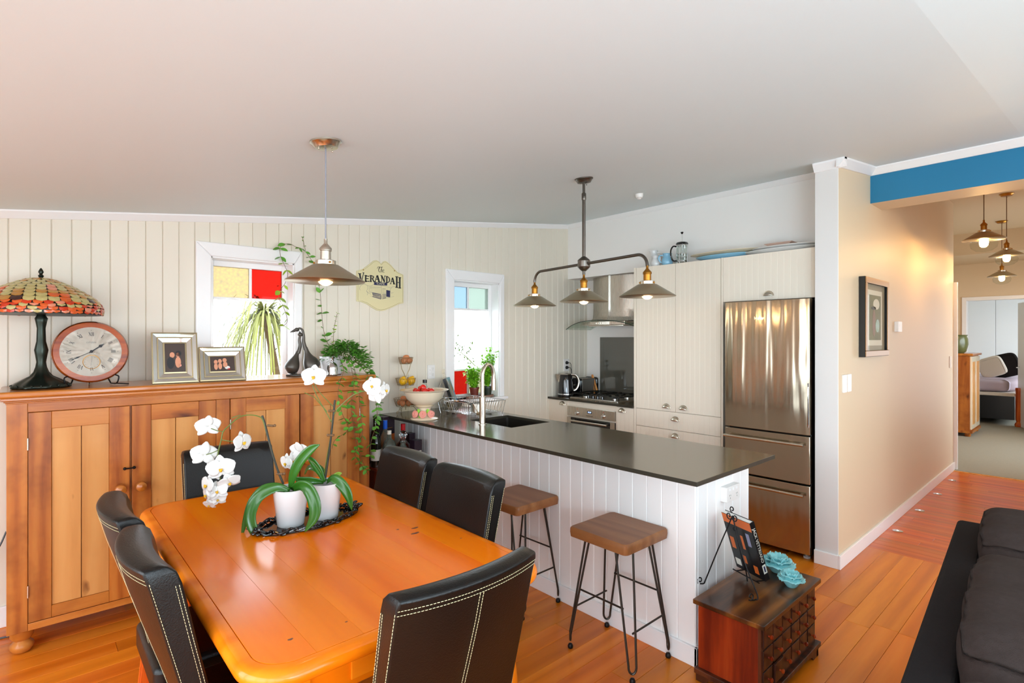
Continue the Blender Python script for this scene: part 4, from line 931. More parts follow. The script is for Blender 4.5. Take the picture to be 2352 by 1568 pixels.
# ================================================================ BAR STOOLS
def make_stool(label):
    t = thing('bar_stool', label, 'bar stool'); b = MB(); n = 10; rs = random.Random(3)
    P_ = []
    pts = [(-.165, -.165), (.165, -.17), (.168, .0), (.162, .165), (-.16, .17), (-.172, .05), (-.166, -.06)]
    def edge(sc_, z): return [(p[0] * sc_ + .004 * sin(p[1] * 60), p[1] * sc_, z) for p in rr(-.168, .168, -.168, .168, .018, 4)]
    rings = [edge(.955, .55), edge(.985, .553), edge(1.0, .575), edge(.995, .592), edge(.965, .5995)]; m = len(rings[0])
    v = [q for r_ in rings for q in r_]; f = [(j * m + k, j * m + (k + 1) % m, (j + 1) * m + (k + 1) % m, (j + 1) * m + k) for j in range(4) for k in range(m)] + [tuple(range(m))[::-1], tuple(range(4 * m, 5 * m))]
    b.add(v, f); b.build('seat', M['stool'], t, smooth=35)
    for sx_ in (-1, 1):
        for sy_ in (-1, 1):
            fx, fy = sx_ * .142, sy_ * .180; b = MB()
            A = Vector((sx_ * .125, sy_ * .075, .551)); B = Vector((sx_ * .075, sy_ * .135, .551)); Fp = Vector((fx, fy, .022)); s_ = Vector((sx_ * .012, -sy_ * .012, 0))
            b.tube([A, Fp + s_ + Vector((0, 0, .05))] + [Fp + s_ * cos(a) + Vector((0, 0, .045 - .028 * sin(a))) for a in [pi * k / 8 for k in range(0, 9)]] + [Fp - s_ + Vector((0, 0, .05)), B], .0052, 8)
            lg = b.build('leg', M['hairpin'], t)
            b = MB(); b.lathe([(.011, 0), (.013, .004), (.013, .012), (.009, .02), (0, .022)], (fx, fy, 0), 14); b.build('foot_cap', M['iron'], lg)
    def leg_at(sx_, sy_, z, w_):  # point on hairpin rod
        k = (.551 - z) / .529; A = Vector((sx_ * .125, sy_ * .075, .551)) if w_ == 0 else Vector((sx_ * .075, sy_ * .135, .551)); return A.lerp(Vector((sx_ * .142, sy_ * .18, .022)), k)
    for sg in (-1, 1):
        b = MB(); b.tube([leg_at(sg, -1, .30, 0), leg_at(sg, 1, .30, 0)], .0045, 7); b.build('footrest', M['hairpin'], t)
        b = MB(); b.tube([leg_at(-1, sg, .20, 1), leg_at(1, sg, .20, 1)], .0045, 7); b.build('footrest', M['hairpin'], t)
    return t
st = make_stool('wooden-topped bar stool on hairpin legs nearest the end of the island'); st.location = (2.087, 1.556, 0); SG = 'bar stools along the island'; st['group'] = SG
dup(st, (2.085, 2.262, 0), 1, 'wooden-topped bar stool on hairpin legs, middle one of three along the island', SG)
dup(st, (2.075, 2.97, 0), -2, 'wooden-topped bar stool mostly hidden behind the black chairs, farthest along the island', SG)

# ================================================================ CHEST, BOOK, FLOWERS
t = thing('apothecary_chest', 'small dark-red wooden chest of many tiny drawers at the island end', 'chest', (2.472, 1.058, 0))
hw_, hd = .297, .136
b = MB(); b.box(-hw_, hw_, -hd + .012, hd, .05, .34); b.build('carcass', M['redwood'], t, smooth=0, bevel=.002)
b = MB(); b.prism(rr(-.318, .318, -.157, .151, .004, 2), .340, .360); b.build('top', M['chesttop'], t, smooth=0, bevel=.007, seg=3)
b = MB(); b.prism(rr(-.318, .318, -.157, .146, .004, 2), .040, .062); b.build('base_moulding', M['darkwood'], t, smooth=0, bevel=.007, seg=3)
for sg in (-1, 1):
    b = MB(); xx = sg * .30; P_ = [(-.150, 0), (-.10, 0), (-.09, .018), (-.06, .028), (.06, .028), (.09, .018), (.10, 0), (.145, 0), (.145, .042), (-.150, .042)]
    b.prism(P_, min(xx, xx - sg * .018), max(xx, xx - sg * .018), 'x'); b.build('bracket_foot', M['darkwood'], t, smooth=0)
b = MB(); b.prism([(-.30, 0), (-.24, 0), (-.22, .02), (-.16, .03), (.16, .03), (.22, .02), (.24, 0), (.30, 0), (.30, .042), (-.30, .042)], -.150, -.136, 'y'); b.build('bracket_foot', M['darkwood'], t, smooth=0)
b = MB(); b.box(-hw_, hw_, -hd, -hd + .012, .05, .34)
b.build('face_frame', M['darkwood'], t, smooth=0)
nx, nz = 6, 3; cw = (2 * hw_ - .02) / nx; chh = .262 / nz; rs = random.Random(5)
for i in range(nx):
    for k in range(nz):
        x = -hw_ + .01 + cw * (i + .5); z = .070 + chh * (k + .5); pr_ = -.012 if (i, k) == (1, 0) else -.0035 - rs.random() * .002
        b = MB(); b.box(-cw / 2 + .004, cw / 2 - .004, 0, .010, -chh / 2 + .004, chh / 2 - .004); d = b.build('drawer', M['darkwood'], t, smooth=0, bevel=.0015); d.location = (x, -hd + pr_, z)
        b = MB(); b.lathe([(.004, 0), (.004, .006), (.009, .010), (.010, .015), (.006, .019), (0, .020)], n=12); b.xf(Matrix.Rotation(radians(90), 4, 'X')); b.build('knob', M['redwood'], d)
CT = .3602
# easel + book -------------------------------------------------------
def scroll(mb, c, r, turns, pl, r0=.0024, start=0, sg=1):
    P_ = []
    for k in range(22):
        a = start + sg * 2 * pi * turns * k / 21; q = r * (1 - .72 * k / 21); P_.append(Vector(c) + Vector(pl[0]) * q * cos(a) + Vector(pl[1]) * q * sin(a))
    mb.tube(P_, r0, 6)
ez = 68.9; EO = (2.512, 1.113, CT)
t = thing('book_easel', 'black wrought-iron scroll easel holding an art book on the small chest', 'easel', EO, ez)
lean = radians(19)
ap = Vector((-.01, .118, .325))
for f_, k_ in (((-.15, .125, .004), -1), ((.055, .225, .004), 1)):
    b = MB(); f_ = Vector(f_); b.tube(spline([ap, ap.lerp(f_, .5) + Vector((0, .004, -.004)), f_ + Vector((0, -.012, .02)), f_, f_ + Vector((0, .022, .002))], 6), .003, 7)
    scroll(b, f_ + Vector((0, .024, .018)), .017, 1.15, ((0, 1, 0), (0, 0, -1)), .0027, .9, -1 if k_ > 0 else 1); b.build('leg', M['iron'], t)
b = MB(); b.tube(spline([ap, (0, .055, .13), (0, .028, .05), (0, .02, .004)], 6), .003, 7); b.build('prop', M['iron'], t)
b = MB(); b.tube([(-.08, .030, .030), (.08, .030, .030)], .003, 6); b.build('shelf_bar', M['iron'], t)
for sg in (-1, 1):
    b = MB(); b.tube([(sg * .06, .030, .030), (sg * .06, -.032, .026), (sg * .06, -.036, .050)], .003, 6); scroll(b, (sg * .06, -.036, .058), .010, .9, ((0, 1, 0), (0, 0, 1)), .0025, 0); b.build('lip', M['iron'], t)
b = MB()
for sg in (-1, 1): scroll(b, ap + Vector((sg * .018, .004, -.004)), .018, 1.2, ((sg, 0, 0), (0, 0, 1)), .0027, pi)
scroll(b, ap + Vector((0, .002, .030)), .015, 1.1, ((1, 0, 0), (0, 0, 1)), .0027, -pi / 2); scroll(b, ap + Vector((.0, -.012, -.06)), .014, 1.1, ((1, 0, 0), (0, 0, 1)), .0025, pi / 2)
b.build('scrollwork', M['iron'], t)
t = thing('art_book', 'black art book with white lettering on its spine leaning on the iron easel', 'book', EO, ez)
BW, BH, BT = .175, .29, .026; Mx = Matrix.Translation((0, .0, .036)) @ Matrix.Rotation(-lean, 4, 'X') @ Matrix.Translation((0, -BT, 0))
def bpart(nm, m, x0, x1, y0, y1, z0, z1, par, bev=0):
    b = MB(); b.box(x0, x1, y0, y1, z0, z1); b.xf(Mx); return b.build(nm, m, par, smooth=0, bevel=bev)
bpart('pages', M['paper'], -BW / 2 + .004, BW / 2 - .003, .002, BT - .002, .003, BH - .003, t)
bpart('front_cover', M['cover'], -BW / 2, BW / 2, 0, .002, 0, BH, t); cv = bpart('back_cover', M['cover'], -BW / 2, BW / 2, BT - .002, BT, 0, BH, t)
spn = bpart('spine', M['cover'], -BW / 2 - .001, -BW / 2 + .002, 0, BT, 0, BH, t)
for x0, z0, x1, z1, mk in ((-.087, .245, .087, .289, 'orange'), (-.015, .13, .0, .20, 'orange'), (-.06, .16, -.04, .225, 'bluec2'), (.05, .11, .075, .17, 'orange'), (.045, .02, .078, .055, 'label'), (-.06, .02, -.035, .06, 'orange'), (.0, .05, .02, .09, 'orange')):
    bpart('cover_print', M[mk], x0, x1, BT - .0001, BT + .0004, z0, z1, cv)
tx = text('JACK VETTRIANO', .0215, (0, 0, 0), (0, 0, 0), M['label'], spn, ext=.0002)
tx.matrix_local = Mx @ Matrix.Translation((-BW / 2 - .0014, BT / 2, BH * .60)) @ Matrix(((0, 0, -1, 0), (0, -1, 0, 0), (-1, 0, 0, 0), (0, 0, 0, 1)))
bpart('spine_label', M['label'], -BW / 2 - .0014, -BW / 2 - .001, .003, BT - .003, .035, .078, spn); bpart('spine_print', M['navy'], -BW / 2 - .0017, -BW / 2 - .0014, .009, .017, .042, .070, spn)
# aqua flowers ------------------------------------------------------
def flower(loc, R0, H0, label, seed):
    t = thing('ceramic_flower', label, 'ornament', loc, 0, 'aqua ceramic flowers on the small chest'); rf = random.Random(seed)
    b = MB(); b.lathe([(R0 * .35, 0), (R0 * .42, .004), (R0 * .62, H0 * .28), (R0 * .80, H0 * .55), (R0 * .5, H0 * .6), (0, H0 * .55)], n=20); b.build('base', M['ashblue'], t)
    for lay, (rad, hh, cnt, tl_) in enumerate(((1.0, .55, 7, 1.15), (.78, .78, 6, .75), (.52, .95, 5, .42), (.3, 1.0, 4, .2))):
        for k in range(cnt):
            a = 2 * pi * (k + .35 * lay + rf.random() * .25) / cnt; b = MB(); v = []; f = []; nu, nv = 7, 5; wd = R0 * (.62 - .08 * lay)
            for i in range(nv + 1):
                s_ = i / nv; r = R0 * .12 + (rad * R0 - R0 * .12) * (s_ ** .9); z = H0 * (.30 + (hh - .30) * sin(s_ * pi / 2 * tl_ / max(tl_, .6)) ) - (R0 * .12 * s_ ** 4 if lay < 2 else 0)
                for j in range(nu + 1):
                    u = -1 + 2 * j / nu; ww = wd * sin(pi * min(1, .2 + s_ * .72)) ** .7; rf_ = .05 * R0 * sin(u * 7 + k) * s_
                    v.append((r * cos(a) - u * ww * sin(a), r * sin(a) + u * ww * cos(a), z + rf_ + .08 * R0 * u * u * s_))
            for i in range(nv): f += [(i * (nu + 1) + j, i * (nu + 1) + j + 1, (i + 1) * (nu + 1) + j + 1, (i + 1) * (nu + 1) + j) for j in range(nu)]
            b.add(v, f); b.build('petal', M['ashblue'], t, smooth=70, solid=.0035)
    return t
flower((2.715, 1.070, CT), .080, .088, 'larger aqua ceramic flower on the small chest, the back one', 1)
flower((2.600, .965, CT), .058, .075, 'smaller aqua ceramic flower in front of the larger one on the chest', 2)

# ================================================================ PENDANT LIGHTS
def shade_parts(t, x, y, zr, r=.152, socket='nickel', bulb_r=.034, big=False):
    # rim height zr
    b = MB(); h = .062 * r / .152
    b.lathe([(r, 0), (r + .002, .0015), (r, .004), (.052, h + .004), (.040, h + .006)], (x, y, zr), 40); sh = b.build('shade', M['shade'], t, solid=.0012)
    b = MB(); b.lathe([(.040, h), (.041, h + .004), (.041, h + .022), (.030, h + .026), (.0, h + .026)], (x, y, zr), 28); b.build('gallery', M['nickel'], sh)
    for k in range(3):
        a = 2 * pi * k / 3 + .5; b = MB(); b.ell((x + .044 * cos(a), y + .044 * sin(a), zr + h + .013), .0045, 8, 6); b.build('screw', M['brass'], sh)
    b = MB(); b.lathe([(.021, h + .026), (.021, h + .060), (.024, h + .062), (.024, h + .072), (.019, h + .078), (.012, h + .086), (.007, h + .092), (.007, h + .11), (0, h + .11)], (x, y, zr), 24); b.build('socket', M[socket], t)
    if not big:
        b = MB(); b.ell((x, y, zr + .018), (bulb_r, bulb_r, bulb_r), 20, 12); b.build('bulb', M['bulb'], t)
        l = bpy.data.lights.new('bulb_light', 'POINT'); l.energy = 7; l.color = (1, .66, .36); l.shadow_soft_size = .03; o = bpy.data.objects.new('bulb_light', l); COL.objects.link(o); o.parent = t; o.location = (x, y, zr + .012)
    return h
def rose(t, x, y, z, m, r=.062, slope=True):
    b = MB(); b.lathe([(r, .0), (r, -.006), (r * .86, -.012), (r * .72, -.026), (r * .3, -.030), (0, -.030)], n=32)
    b.xf(Matrix.Translation((x, y, z)) @ (Matrix.Rotation(-math.atan(.1248), 4, 'Y') if slope else Matrix())); o = b.build('ceiling_rose', m, t)
    for a in (0, pi):
        b = MB(); b.ell((x + r * .45 * cos(a), y + r * .45 * sin(a), z - .034), .004, 8, 6); b.build('screw', m, o)
PX, PY = .879, 2.097
t = thing('pendant_lamp', 'single pewter cone pendant lamp hanging over the dining table', 'pendant lamp', (PX, PY, 1.729))
h = shade_parts(t, 0, 0, 0); rose(t, 0, 0, zc(PX) - 1.729, M['nickel'])
b = MB(); b.tube([(0, 0, h + .105), (0, 0, zc(PX) - 1.729 - .02)], .0032, 8); b.build('cord', M['cord'], t)
HX, HY = 2.575, 2.186; HZ = 1.969
t = thing('triple_pendant', 'three-arm dark metal pendant light with cone shades over the island', 'pendant lamp', (HX, HY, HZ))
ua = Vector((-.13, -.99, 0)).normalized(); AL = .513; zr = 1.7315 - HZ
b = MB(); b.tube([(0, 0, .03), (0, 0, .42)], .0105, 12); b.tube([(0, 0, .43), (0, 0, zc(HX) - HZ - .02)], .0085, 12); b.lathe([(.012, .40), (.014, .405), (.014, .44), (.011, .445)], n=12); b.build('down_rod', M['darkmetal'], t)
rose(t, 0, 0, zc(HX) - HZ, M['darkmetal'], .058)
b = MB(); b.lathe([(.0, -.045), (.014, -.044), (.026, -.034), (.038, -.022), (.040, -.016), (.038, .016), (.040, .02), (.036, .026), (.022, .038), (.012, .046), (0, .047)], n=28); b.build('hub', M['darkmetal'], t)
for sg in (-1, 1):
    b = MB(); e = ua * sg; P_ = [e * .03, e * (AL - .07)] + [e * (AL - .07 + .07 * sin(a)) + Vector((0, 0, -.07 + .07 * cos(a))) for a in [pi / 2 * k / 7 for k in range(1, 8)]] + [e * AL + Vector((0, 0, zr + .175))]
    b.tube(P_, .0088, 12); b.build('arm', M['darkmetal'], t)
b = MB(); b.tube([(0, 0, -.03), (0, 0, zr + .17)], .0088, 12); b.build('stem', M['darkmetal'], t)
for k in (-1, 0, 1):
    e = ua * AL * k; shade_parts(t, e.x, e.y, zr, .150, 'brass')
t = thing('ceiling_sensor', 'small white sensor on the sloping kitchen ceiling', 'sensor', (3.485, 2.404, zc(3.485))); b = MB(); b.lathe([(.030, .004), (.030, -.016), (.024, -.030), (.016, -.034), (0, -.034)], n=20); b.build('housing', M['plate'], t)
b = MB(); b.ell((0, 0, -.034), (.016, .016, .010), 12, 8); b.build('lens', M['plate'], t)
# hall pendants: 1 px scale from shade widths
for x, y, zr_, lab in ((6.05, .690, 2.345, 'warm glass-globe pendant nearest the blue beam in the hallway'), (7.75, .70, 2.385, 'warm glass-globe pendant at the right edge of the hallway group'), (9.50, .905, 2.32, 'warm glass-globe pendant farthest away and lowest in the hallway group')):
    s_ = .146; t = thing('globe_pendant', lab, 'pendant lamp', (x, y, zr_), 0, 'globe pendants in the hallway')
    h = shade_parts(t, 0, 0, 0, s_, 'brass', big=True); rose(t, 0, 0, 3.05 - zr_, M['brass'], .062, False)
    b = MB(); b.tube([(0, 0, h + .105), (0, 0, 3.05 - zr_ - .02)], .0035, 8); b.build('cord', M['stem'], t)
    b = MB(); b.lathe([(.028, .05), (.05, .035), (.082, .0), (.093, -.035), (.085, -.068), (.055, -.092), (.02, -.101), (0, -.102)], n=32); b.build('globe', M['clear'], t)
    b = MB(); b.lathe([(.020, .03), (.026, .0), (.032, -.02), (.028, -.045), (.015, -.062), (0, -.064)], n=16); b.build('bulb', M['filament'], t)
    l = bpy.data.lights.new('bulb_light', 'POINT'); l.energy = 14; l.color = (1, .56, .22); l.shadow_soft_size = .03; o = bpy.data.objects.new('bulb_light', l); COL.objects.link(o); o.parent = t; o.location = (0, 0, -.02)

# ================================================================ ORCHIDS AND TRAY
SR = -42.0
def flower_parts(par, c, s_, face, roll=0, name='flower'):
    # phalaenopsis bloom: 3 sepals, 2 broad petals, a lip; faces along `face`
    q = Vector(face).to_track_quat('Z', 'Y'); Mx = Matrix.Translation(c) @ q.to_matrix().to_4x4() @ Matrix.Rotation(radians(roll), 4, 'Z')
    b = MB()
    def pet(a, L, Wd, lift, cup_=.12):
        nu, nv = 6, 6; v = []; f = []; ca, sa = cos(a), sin(a)
        for i in range(nv + 1):
            u = i / nv; w_ = Wd * (sin(pi * min(1, u ** .75 * .93 + .04)) ** .75)
            for j in range(nu + 1):
                k = -1 + 2 * j / nu; x = k * w_; y = L * u; z = lift * L * (u ** 1.5) * -.5 + cup_ * L * (k * k) * .25 * u + .01 * L * sin(k * 5 + a * 3)
                v.append((x * ca - y * sa, x * sa + y * ca, z))
        for i in range(nv): f += [(i * (nu + 1) + j, i * (nu + 1) + j + 1, (i + 1) * (nu + 1) + j + 1, (i + 1) * (nu + 1) + j) for j in range(nu)]
        b.add(v, f)
    for a, L, Wd in ((0, 1.0, .40), (radians(128), .95, .36), (radians(-128), .95, .36)): pet(a, L * s_, Wd * s_, .35)
    b.xf(Matrix.Translation((0, 0, -.003))); n0 = len(b.v)
    for a in (radians(72), radians(-72)): pet(a, 1.02 * s_, .62 * s_, .15)
    b.xf(Mx); fl_ = b.build(name, M['petal'], par, smooth=70, solid=.0012)
    b = MB(); b.ell((0, -.10 * s_, .12 * s_), (.10 * s_, .13 * s_, .14 * s_), 10, 6); b.ell((.09 * s_, -.02 * s_, .14 * s_), (.035 * s_, .09 * s_, .10 * s_), 8, 5); b.ell((-.09 * s_, -.02 * s_, .14 * s_), (.035 * s_, .09 * s_, .10 * s_), 8, 5); b.xf(Mx); b.build('lip', M['petalc'], fl_)
def strap_leaf(par, P, wd, m='orchleaf', up=(0, -1, 0)):
    P = spline(P, 5); n = len(P); b = MB(); v = []; f = []
    for i, p in enumerate(P):
        u = i / (n - 1); w_ = wd * (min(1, .42 + u * 1.5)) * (1 - max(0, (u - .55) / .45) ** 2.4) + .0008
        d = (P[min(i + 1, n - 1)] - P[max(i - 1, 0)]).normalized(); sd = d.cross(Vector(up)); sd = sd.normalized() if sd.length > .05 else Vector((0, 1, 0)); nr = sd.cross(d).normalized()
        for k in (-1, -.5, 0, .5, 1): v.append(p + sd * w_ * k + nr * (abs(k) * w_ * .28))
    for i in range(n - 1): f += [(i * 5 + j, i * 5 + j + 1, (i + 1) * 5 + j + 1, (i + 1) * 5 + j) for j in range(4)]
    b.add(v, f); b.build('leaf', M[m], par, smooth=60, solid=.0022)
def potm(t, h=.148, rt=.068, rb=.051):
    b = MB(); b.lathe([(rb - .004, .0), (rb, .004), (rt, h), (rt - .005, h), (rt - .008, h - .025), (rb - .005, .01), (0, .01)], n=40); b.build('pot', M['white_c'], t)
    b = MB(); b.lathe([(rt - .009, h - .03), (0, h - .024)], n=24); b.build('potting_mix', M['soil'], t)
t = thing('ornate_tray', 'glossy black pierced metal tray under the two orchid pots', 'tray', (.845, 2.185, TZ), 4)
b = MB(); b.prism([(.20 * cos(a) * (1 + .04 * sin(9 * a)), .105 * sin(a) * (1 + .05 * sin(7 * a))) for a in [2 * pi * k / 60 for k in range(60)]], .001, .005); b.build('base', M['gloss_black'], t, smooth=0)
rt_ = random.Random(2); b = MB()
for ring in range(2):
    P_ = [((.205 + .009 * sin(13 * a + ring * 2)) * cos(a), (.108 + .008 * cos(11 * a + ring)) * sin(a), .010 + .007 * ring + .005 * sin(17 * a + ring)) for a in [2 * pi * k / 110 for k in range(110)]]; b.tube(P_, .0045, 7, closed=True)
b.build('rim', M['gloss_black'], t)
b = MB()
for k in range(46):
    a = 2 * pi * k / 46; c = Vector((.20 * cos(a), .106 * sin(a), .010 + rt_.random() * .008)); tang = Vector((-sin(a), cos(a), 0))
    scroll(b, c, .009 + rt_.random() * .004, .9, (tang, (cos(a) * .6, sin(a) * .6, .7)), .0028, rt_.random() * 6, rt_.choice([-1, 1]))
    if k % 2: b.ell(c + Vector((0, 0, .006)), (.007, .005, .005), 7, 5)
for sg in (-1, 1):
    for k in range(16): b.ell((sg * (.195 + rt_.random() * .03), (rt_.random() - .5) * .07, .010 + rt_.random() * .02), (.008 + rt_.random() * .006, .007, .006), 7, 5)
b.build('scrollwork', M['gloss_black'], t, kind='stuff')
OZ = TZ + .0055; q1 = .00174
t = thing('potted_orchid', 'white orchid in a white pot with a long arching spray of blooms', 'orchid', (.772, 2.183, OZ), SR, 'white orchids on the dining table'); potm(t)
def A(px, py, d=0): return ((px - 672) * q1, d, .148 + (1118 - py) * q1)
b = MB(); b.tube(spline([A(655, 1110), A(641, 1075), A(627, 1030), A(612, 970), A(606, 952)], 5), [.0045] * 21, 7); b.build('support_stake', M['stake'], t)
for px, py in ((646, 1086), (624, 975)):
    b = MB(); b.tube([A(px - 6, py), A(px + 8, py + 1)], .005, 8); b.ell(A(px + 11, py), (.006, .005, .006), 8, 6); b.build('stem_clip', M['stem'], t)
b = MB(); b.tube(spline([A(650, 1104, .004), A(634, 1060, .004), A(618, 1000, 0), A(609, 963, -.004), A(598, 953, -.006), A(576, 950, -.01), A(555, 956, -.012), A(533, 975, -.014), A(521, 988, -.016), A(518, 1006, -.02), A(510, 1040, -.02), A(506, 1070, -.015), A(514, 1100, -.012), A(508, 1128, -.01), A(500, 1150, -.01)], 5), .0024, 6); b.tube([A(560, 950, -.012), A(540, 956, -.012)], .002, 5)
for a_, c_ in (((521, 988), (495, 980)), ((518, 1006), (555, 1010)), ((510, 1030), (484, 1040))): b.tube([A(*a_, -.018), A((a_[0] + c_[0]) / 2, (a_[1] + c_[1]) / 2 + 1, -.02), A(*c_, -.02)], .0018, 5)
b.build('flower_stem', M['gstem'], t)
for px, py, s_, fc, rl_, d in ((487, 975, .046, (-.55, .6, .15), 0, -.02), (478, 1040, .050, (-.6, .55, -.1), 10, -.02), (568, 1012, .044, (.95, -.3, .1), 0, -.02), (522, 1070, .052, (.35, -.9, -.05), 8, -.035), (497, 1075, .046, (-.4, -.85, .1), -15, -.012), (534, 1105, .042, (.5, -.75, -.5), 20, -.01), (488, 1108, .042, (-.5, -.8, .1), -5, -.03), (512, 1122, .040, (.2, -.9, .2), 15, -.03), (484, 1132, .036, (-.6, -.7, -.1), 0, -.02), (510, 1142, .032, (.4, -.85, 0), 10, -.02), (490, 1155, .026, (-.2, -.9, -.5), 0, -.02)):
    flower_parts(t, A(px, py, d), s_ * 1.04, fc, rl_)
strap_leaf(t, [A(672, 1122, -.01), A(650, 1108, -.03), A(622, 1112, -.05), A(600, 1138, -.06), A(588, 1180, -.07), A(580, 1218, -.075)], .013, up=(.3, -.5, .8))
strap_leaf(t, [A(674, 1122, -.02), A(652, 1112, -.045), A(618, 1128, -.07), A(604, 1165, -.085), A(612, 1200, -.09), A(626, 1222, -.09)], .019, up=(.2, -.9, .4))
strap_leaf(t, [A(672, 1122, 0), A(680, 1088, -.01), A(697, 1055, -.015), A(722, 1028, -.02), A(744, 1016, -.025)], .019)
strap_leaf(t, [A(676, 1122, 0), A(700, 1108, -.03), A(724, 1112, -.05), A(742, 1140, -.068), A(742, 1172, -.075), A(722, 1204, -.082)], .024)
q2 = .00181
t = thing('potted_orchid', 'white orchid in a white pot with two sprays, behind and right of the other', 'orchid', (.912, 2.178, OZ), SR, 'white orchids on the dining table'); potm(t)
def A(px, py, d=0): return ((px - 748) * q2, d, .148 + (1103 - py) * q2)
b = MB(); b.tube([A(748, 1095), A(757, 1035), A(765, 965), A(770, 915)], .0042, 7); b.build('support_stake', M['stake'], t)
for px, py in ((762, 996), (765, 940)):
    b = MB(); b.tube([A(px - 6, py), A(px + 6, py)], .005, 8); b.ell(A(px - 8, py), (.006, .005, .006), 8, 6); b.build('stem_clip', M['stem'], t)
b = MB(); b.tube(spline([A(744, 1088, .006), A(752, 1040, .006), A(762, 985, .004), A(768, 948, 0), A(790, 922, 0), A(815, 902, 0), A(845, 893, 0), A(862, 897, 0), A(877, 899, 0), A(884, 893, 0)], 5), .0024, 6)
b.tube(spline([A(764, 968, 0), A(745, 935, 0), A(728, 905, 0), A(718, 880, 0)], 5), .0020, 6); b.tube(spline([A(766, 930, 0), A(742, 905, 0), A(728, 888, 0), A(722, 872, 0)], 5), .0018, 6); b.tube([A(752, 942, 0), A(722, 908, 0), A(700, 898, 0)], .0018, 6)
b.tube(spline([A(740, 1085, 0), A(725, 1060, -.01), A(706, 1048, -.015), A(693, 1044, -.02)], 4), .0018, 5); b.build('flower_stem', M['gstem'], t)
for px, py, s_, fc, rl_ in ((723, 861, .050, (.1, -1, .15), 0), (857, 882, .040, (-.15, -.95, .2), 20), (868, 899, .040, (.2, .9, .1), 160), (888, 892, .036, (.98, -.3, 0), 0), (697, 1030, .046, (.25, .9, .3), 0), (664, 1057, .038, (-.5, -.8, -.1), 0), (680, 1052, .036, (.92, -.4, 0), 0)):
    flower_parts(t, A(px, py, -.01 if py < 1000 else -.03), s_ * 1.05, fc, rl_)
strap_leaf(t, [A(744, 1104, 0), A(722, 1098, -.02), A(700, 1096, -.03), A(684, 1088, -.035)], .016)
strap_leaf(t, [A(746, 1104, 0), A(735, 1080, .0), A(722, 1058, -.005), A(708, 1042, -.01)], .014)
strap_leaf(t, [A(744, 1104, .01), A(730, 1080, .02), A(706, 1076, .03), A(692, 1092, .035)], .02, up=(0, -.4, .9))
strap_leaf(t, [A(752, 1104, 0), A(770, 1093, -.02), A(792, 1106, -.03), A(808, 1130, -.035), A(816, 1162, -.04)], .020, up=(-.3, -.7, .6))
strap_leaf(t, [A(752, 1104, .02), A(768, 1092, .03), A(780, 1088, .035)], .009, 'leafl')

# ================================================================ TRAILING PLANTS
def leafmesh(nm, m, L=.03, Wd=.011):
    b = MB(); nv = 5; v = []; f = []
    for i in range(nv + 1):
        u = i / nv; w_ = Wd * (sin(pi * min(1, u * .96 + .02)) ** .8)
        v += [(-w_, L * u, .12 * w_ * 2), (0, L * u, -.05 * L * sin(pi * u)), (w_, L * u, .12 * w_ * 2)]
    for i in range(nv): f += [(i * 3, i * 3 + 1, i * 3 + 4, i * 3 + 3), (i * 3 + 1, i * 3 + 2, i * 3 + 5, i * 3 + 4)]
    b.add(v, f); return b.mesh(nm, m, 60)
LM = leafmesh('leaf', M['leaf'], .042, .0135); LL = leafmesh('leaf', M['leafl'], .044, .014)
rv = random.Random(11)
def place_leaf(par, me, p, d, s_):
    q = Vector(d).normalized().to_track_quat('Y', 'Z'); o = bpy.data.objects.new('leaf', me); COL.objects.link(o); o.parent = par
    o.location = p; o.rotation_mode = 'QUATERNION'; o.rotation_quaternion = q @ Quaternion((0, 1, 0), rv.uniform(-1.0, 1.0)); o.scale = (s_, s_, s_)
VO = Vector((1.56, 3.62, SB))
t = thing('trailing_plant', 'trailing wax plant in a white pot on the right end of the sideboard', 'plant', VO)
b = MB(); b.lathe([(.062, 0), (.068, .004), (.082, .125), (.078, .126), (.074, .10), (0, .10)], n=32); b.build('pot', M['white_c'], t)
b = MB(); b.lathe([(.075, .11), (0, .115)], n=20); b.build('potting_mix', M['soil'], t)
def vine(P, me, step, s_, m='stem', mix=None, r=.0016):
    P = [Vector(p) - VO for p in P]; Q = spline(P, 8); b = MB(); b.tube(Q, r, 5); b.build('stem', M[m], t)
    acc = 0
    for i in range(1, len(Q)):
        d = Q[i] - Q[i - 1]; acc += d.length
        while acc > step:
            acc -= step
            for sg in ((-1, 1) if rv.random() > .35 else (rv.choice([-1, 1]),)):
                k = LL if (mix and i / len(Q) > mix) else me; out = Vector((sg * rv.uniform(.5, 1), rv.uniform(-.7, .1), rv.uniform(-.7, .4)))
                place_leaf(t, k, Q[i], out + d.normalized() * .4, s_ * rv.uniform(.7, 1.15))
vine([(1.58, 3.66, 1.38), (1.60, 3.76, 1.45), (1.589, 3.80, 1.51), (1.57, 3.80, 1.619), (1.56, 3.80, 1.745), (1.553, 3.80, 1.823), (1.541, 3.80, 1.901), (1.525, 3.80, 1.994), (1.475, 3.80, 2.083), (1.428, 3.80, 2.133), (1.377, 3.80, 2.146), (1.332, 3.79, 2.159), (1.288, 3.79, 2.148), (1.267, 3.79, 2.115), (1.276, 3.79, 2.056), (1.302, 3.79, 1.999), (1.32, 3.79, 1.946), (1.302, 3.79, 1.884), (1.265, 3.79, 1.828), (1.262, 3.79, 1.78), (1.291, 3.79, 1.718), (1.308, 3.79, 1.668), (1.317, 3.79, 1.62), (1.29, 3.79, 1.585)], LM, .052, 1.15, mix=.62)
vine([(1.447, 3.80, 2.125), (1.428, 3.79, 2.186), (1.419, 3.79, 2.221)], LM, .03, .35)
vine([(1.56, 3.6, 1.38), (1.577, 3.62, 1.56), (1.61, 3.64, 1.68)], LL, .03, .4)
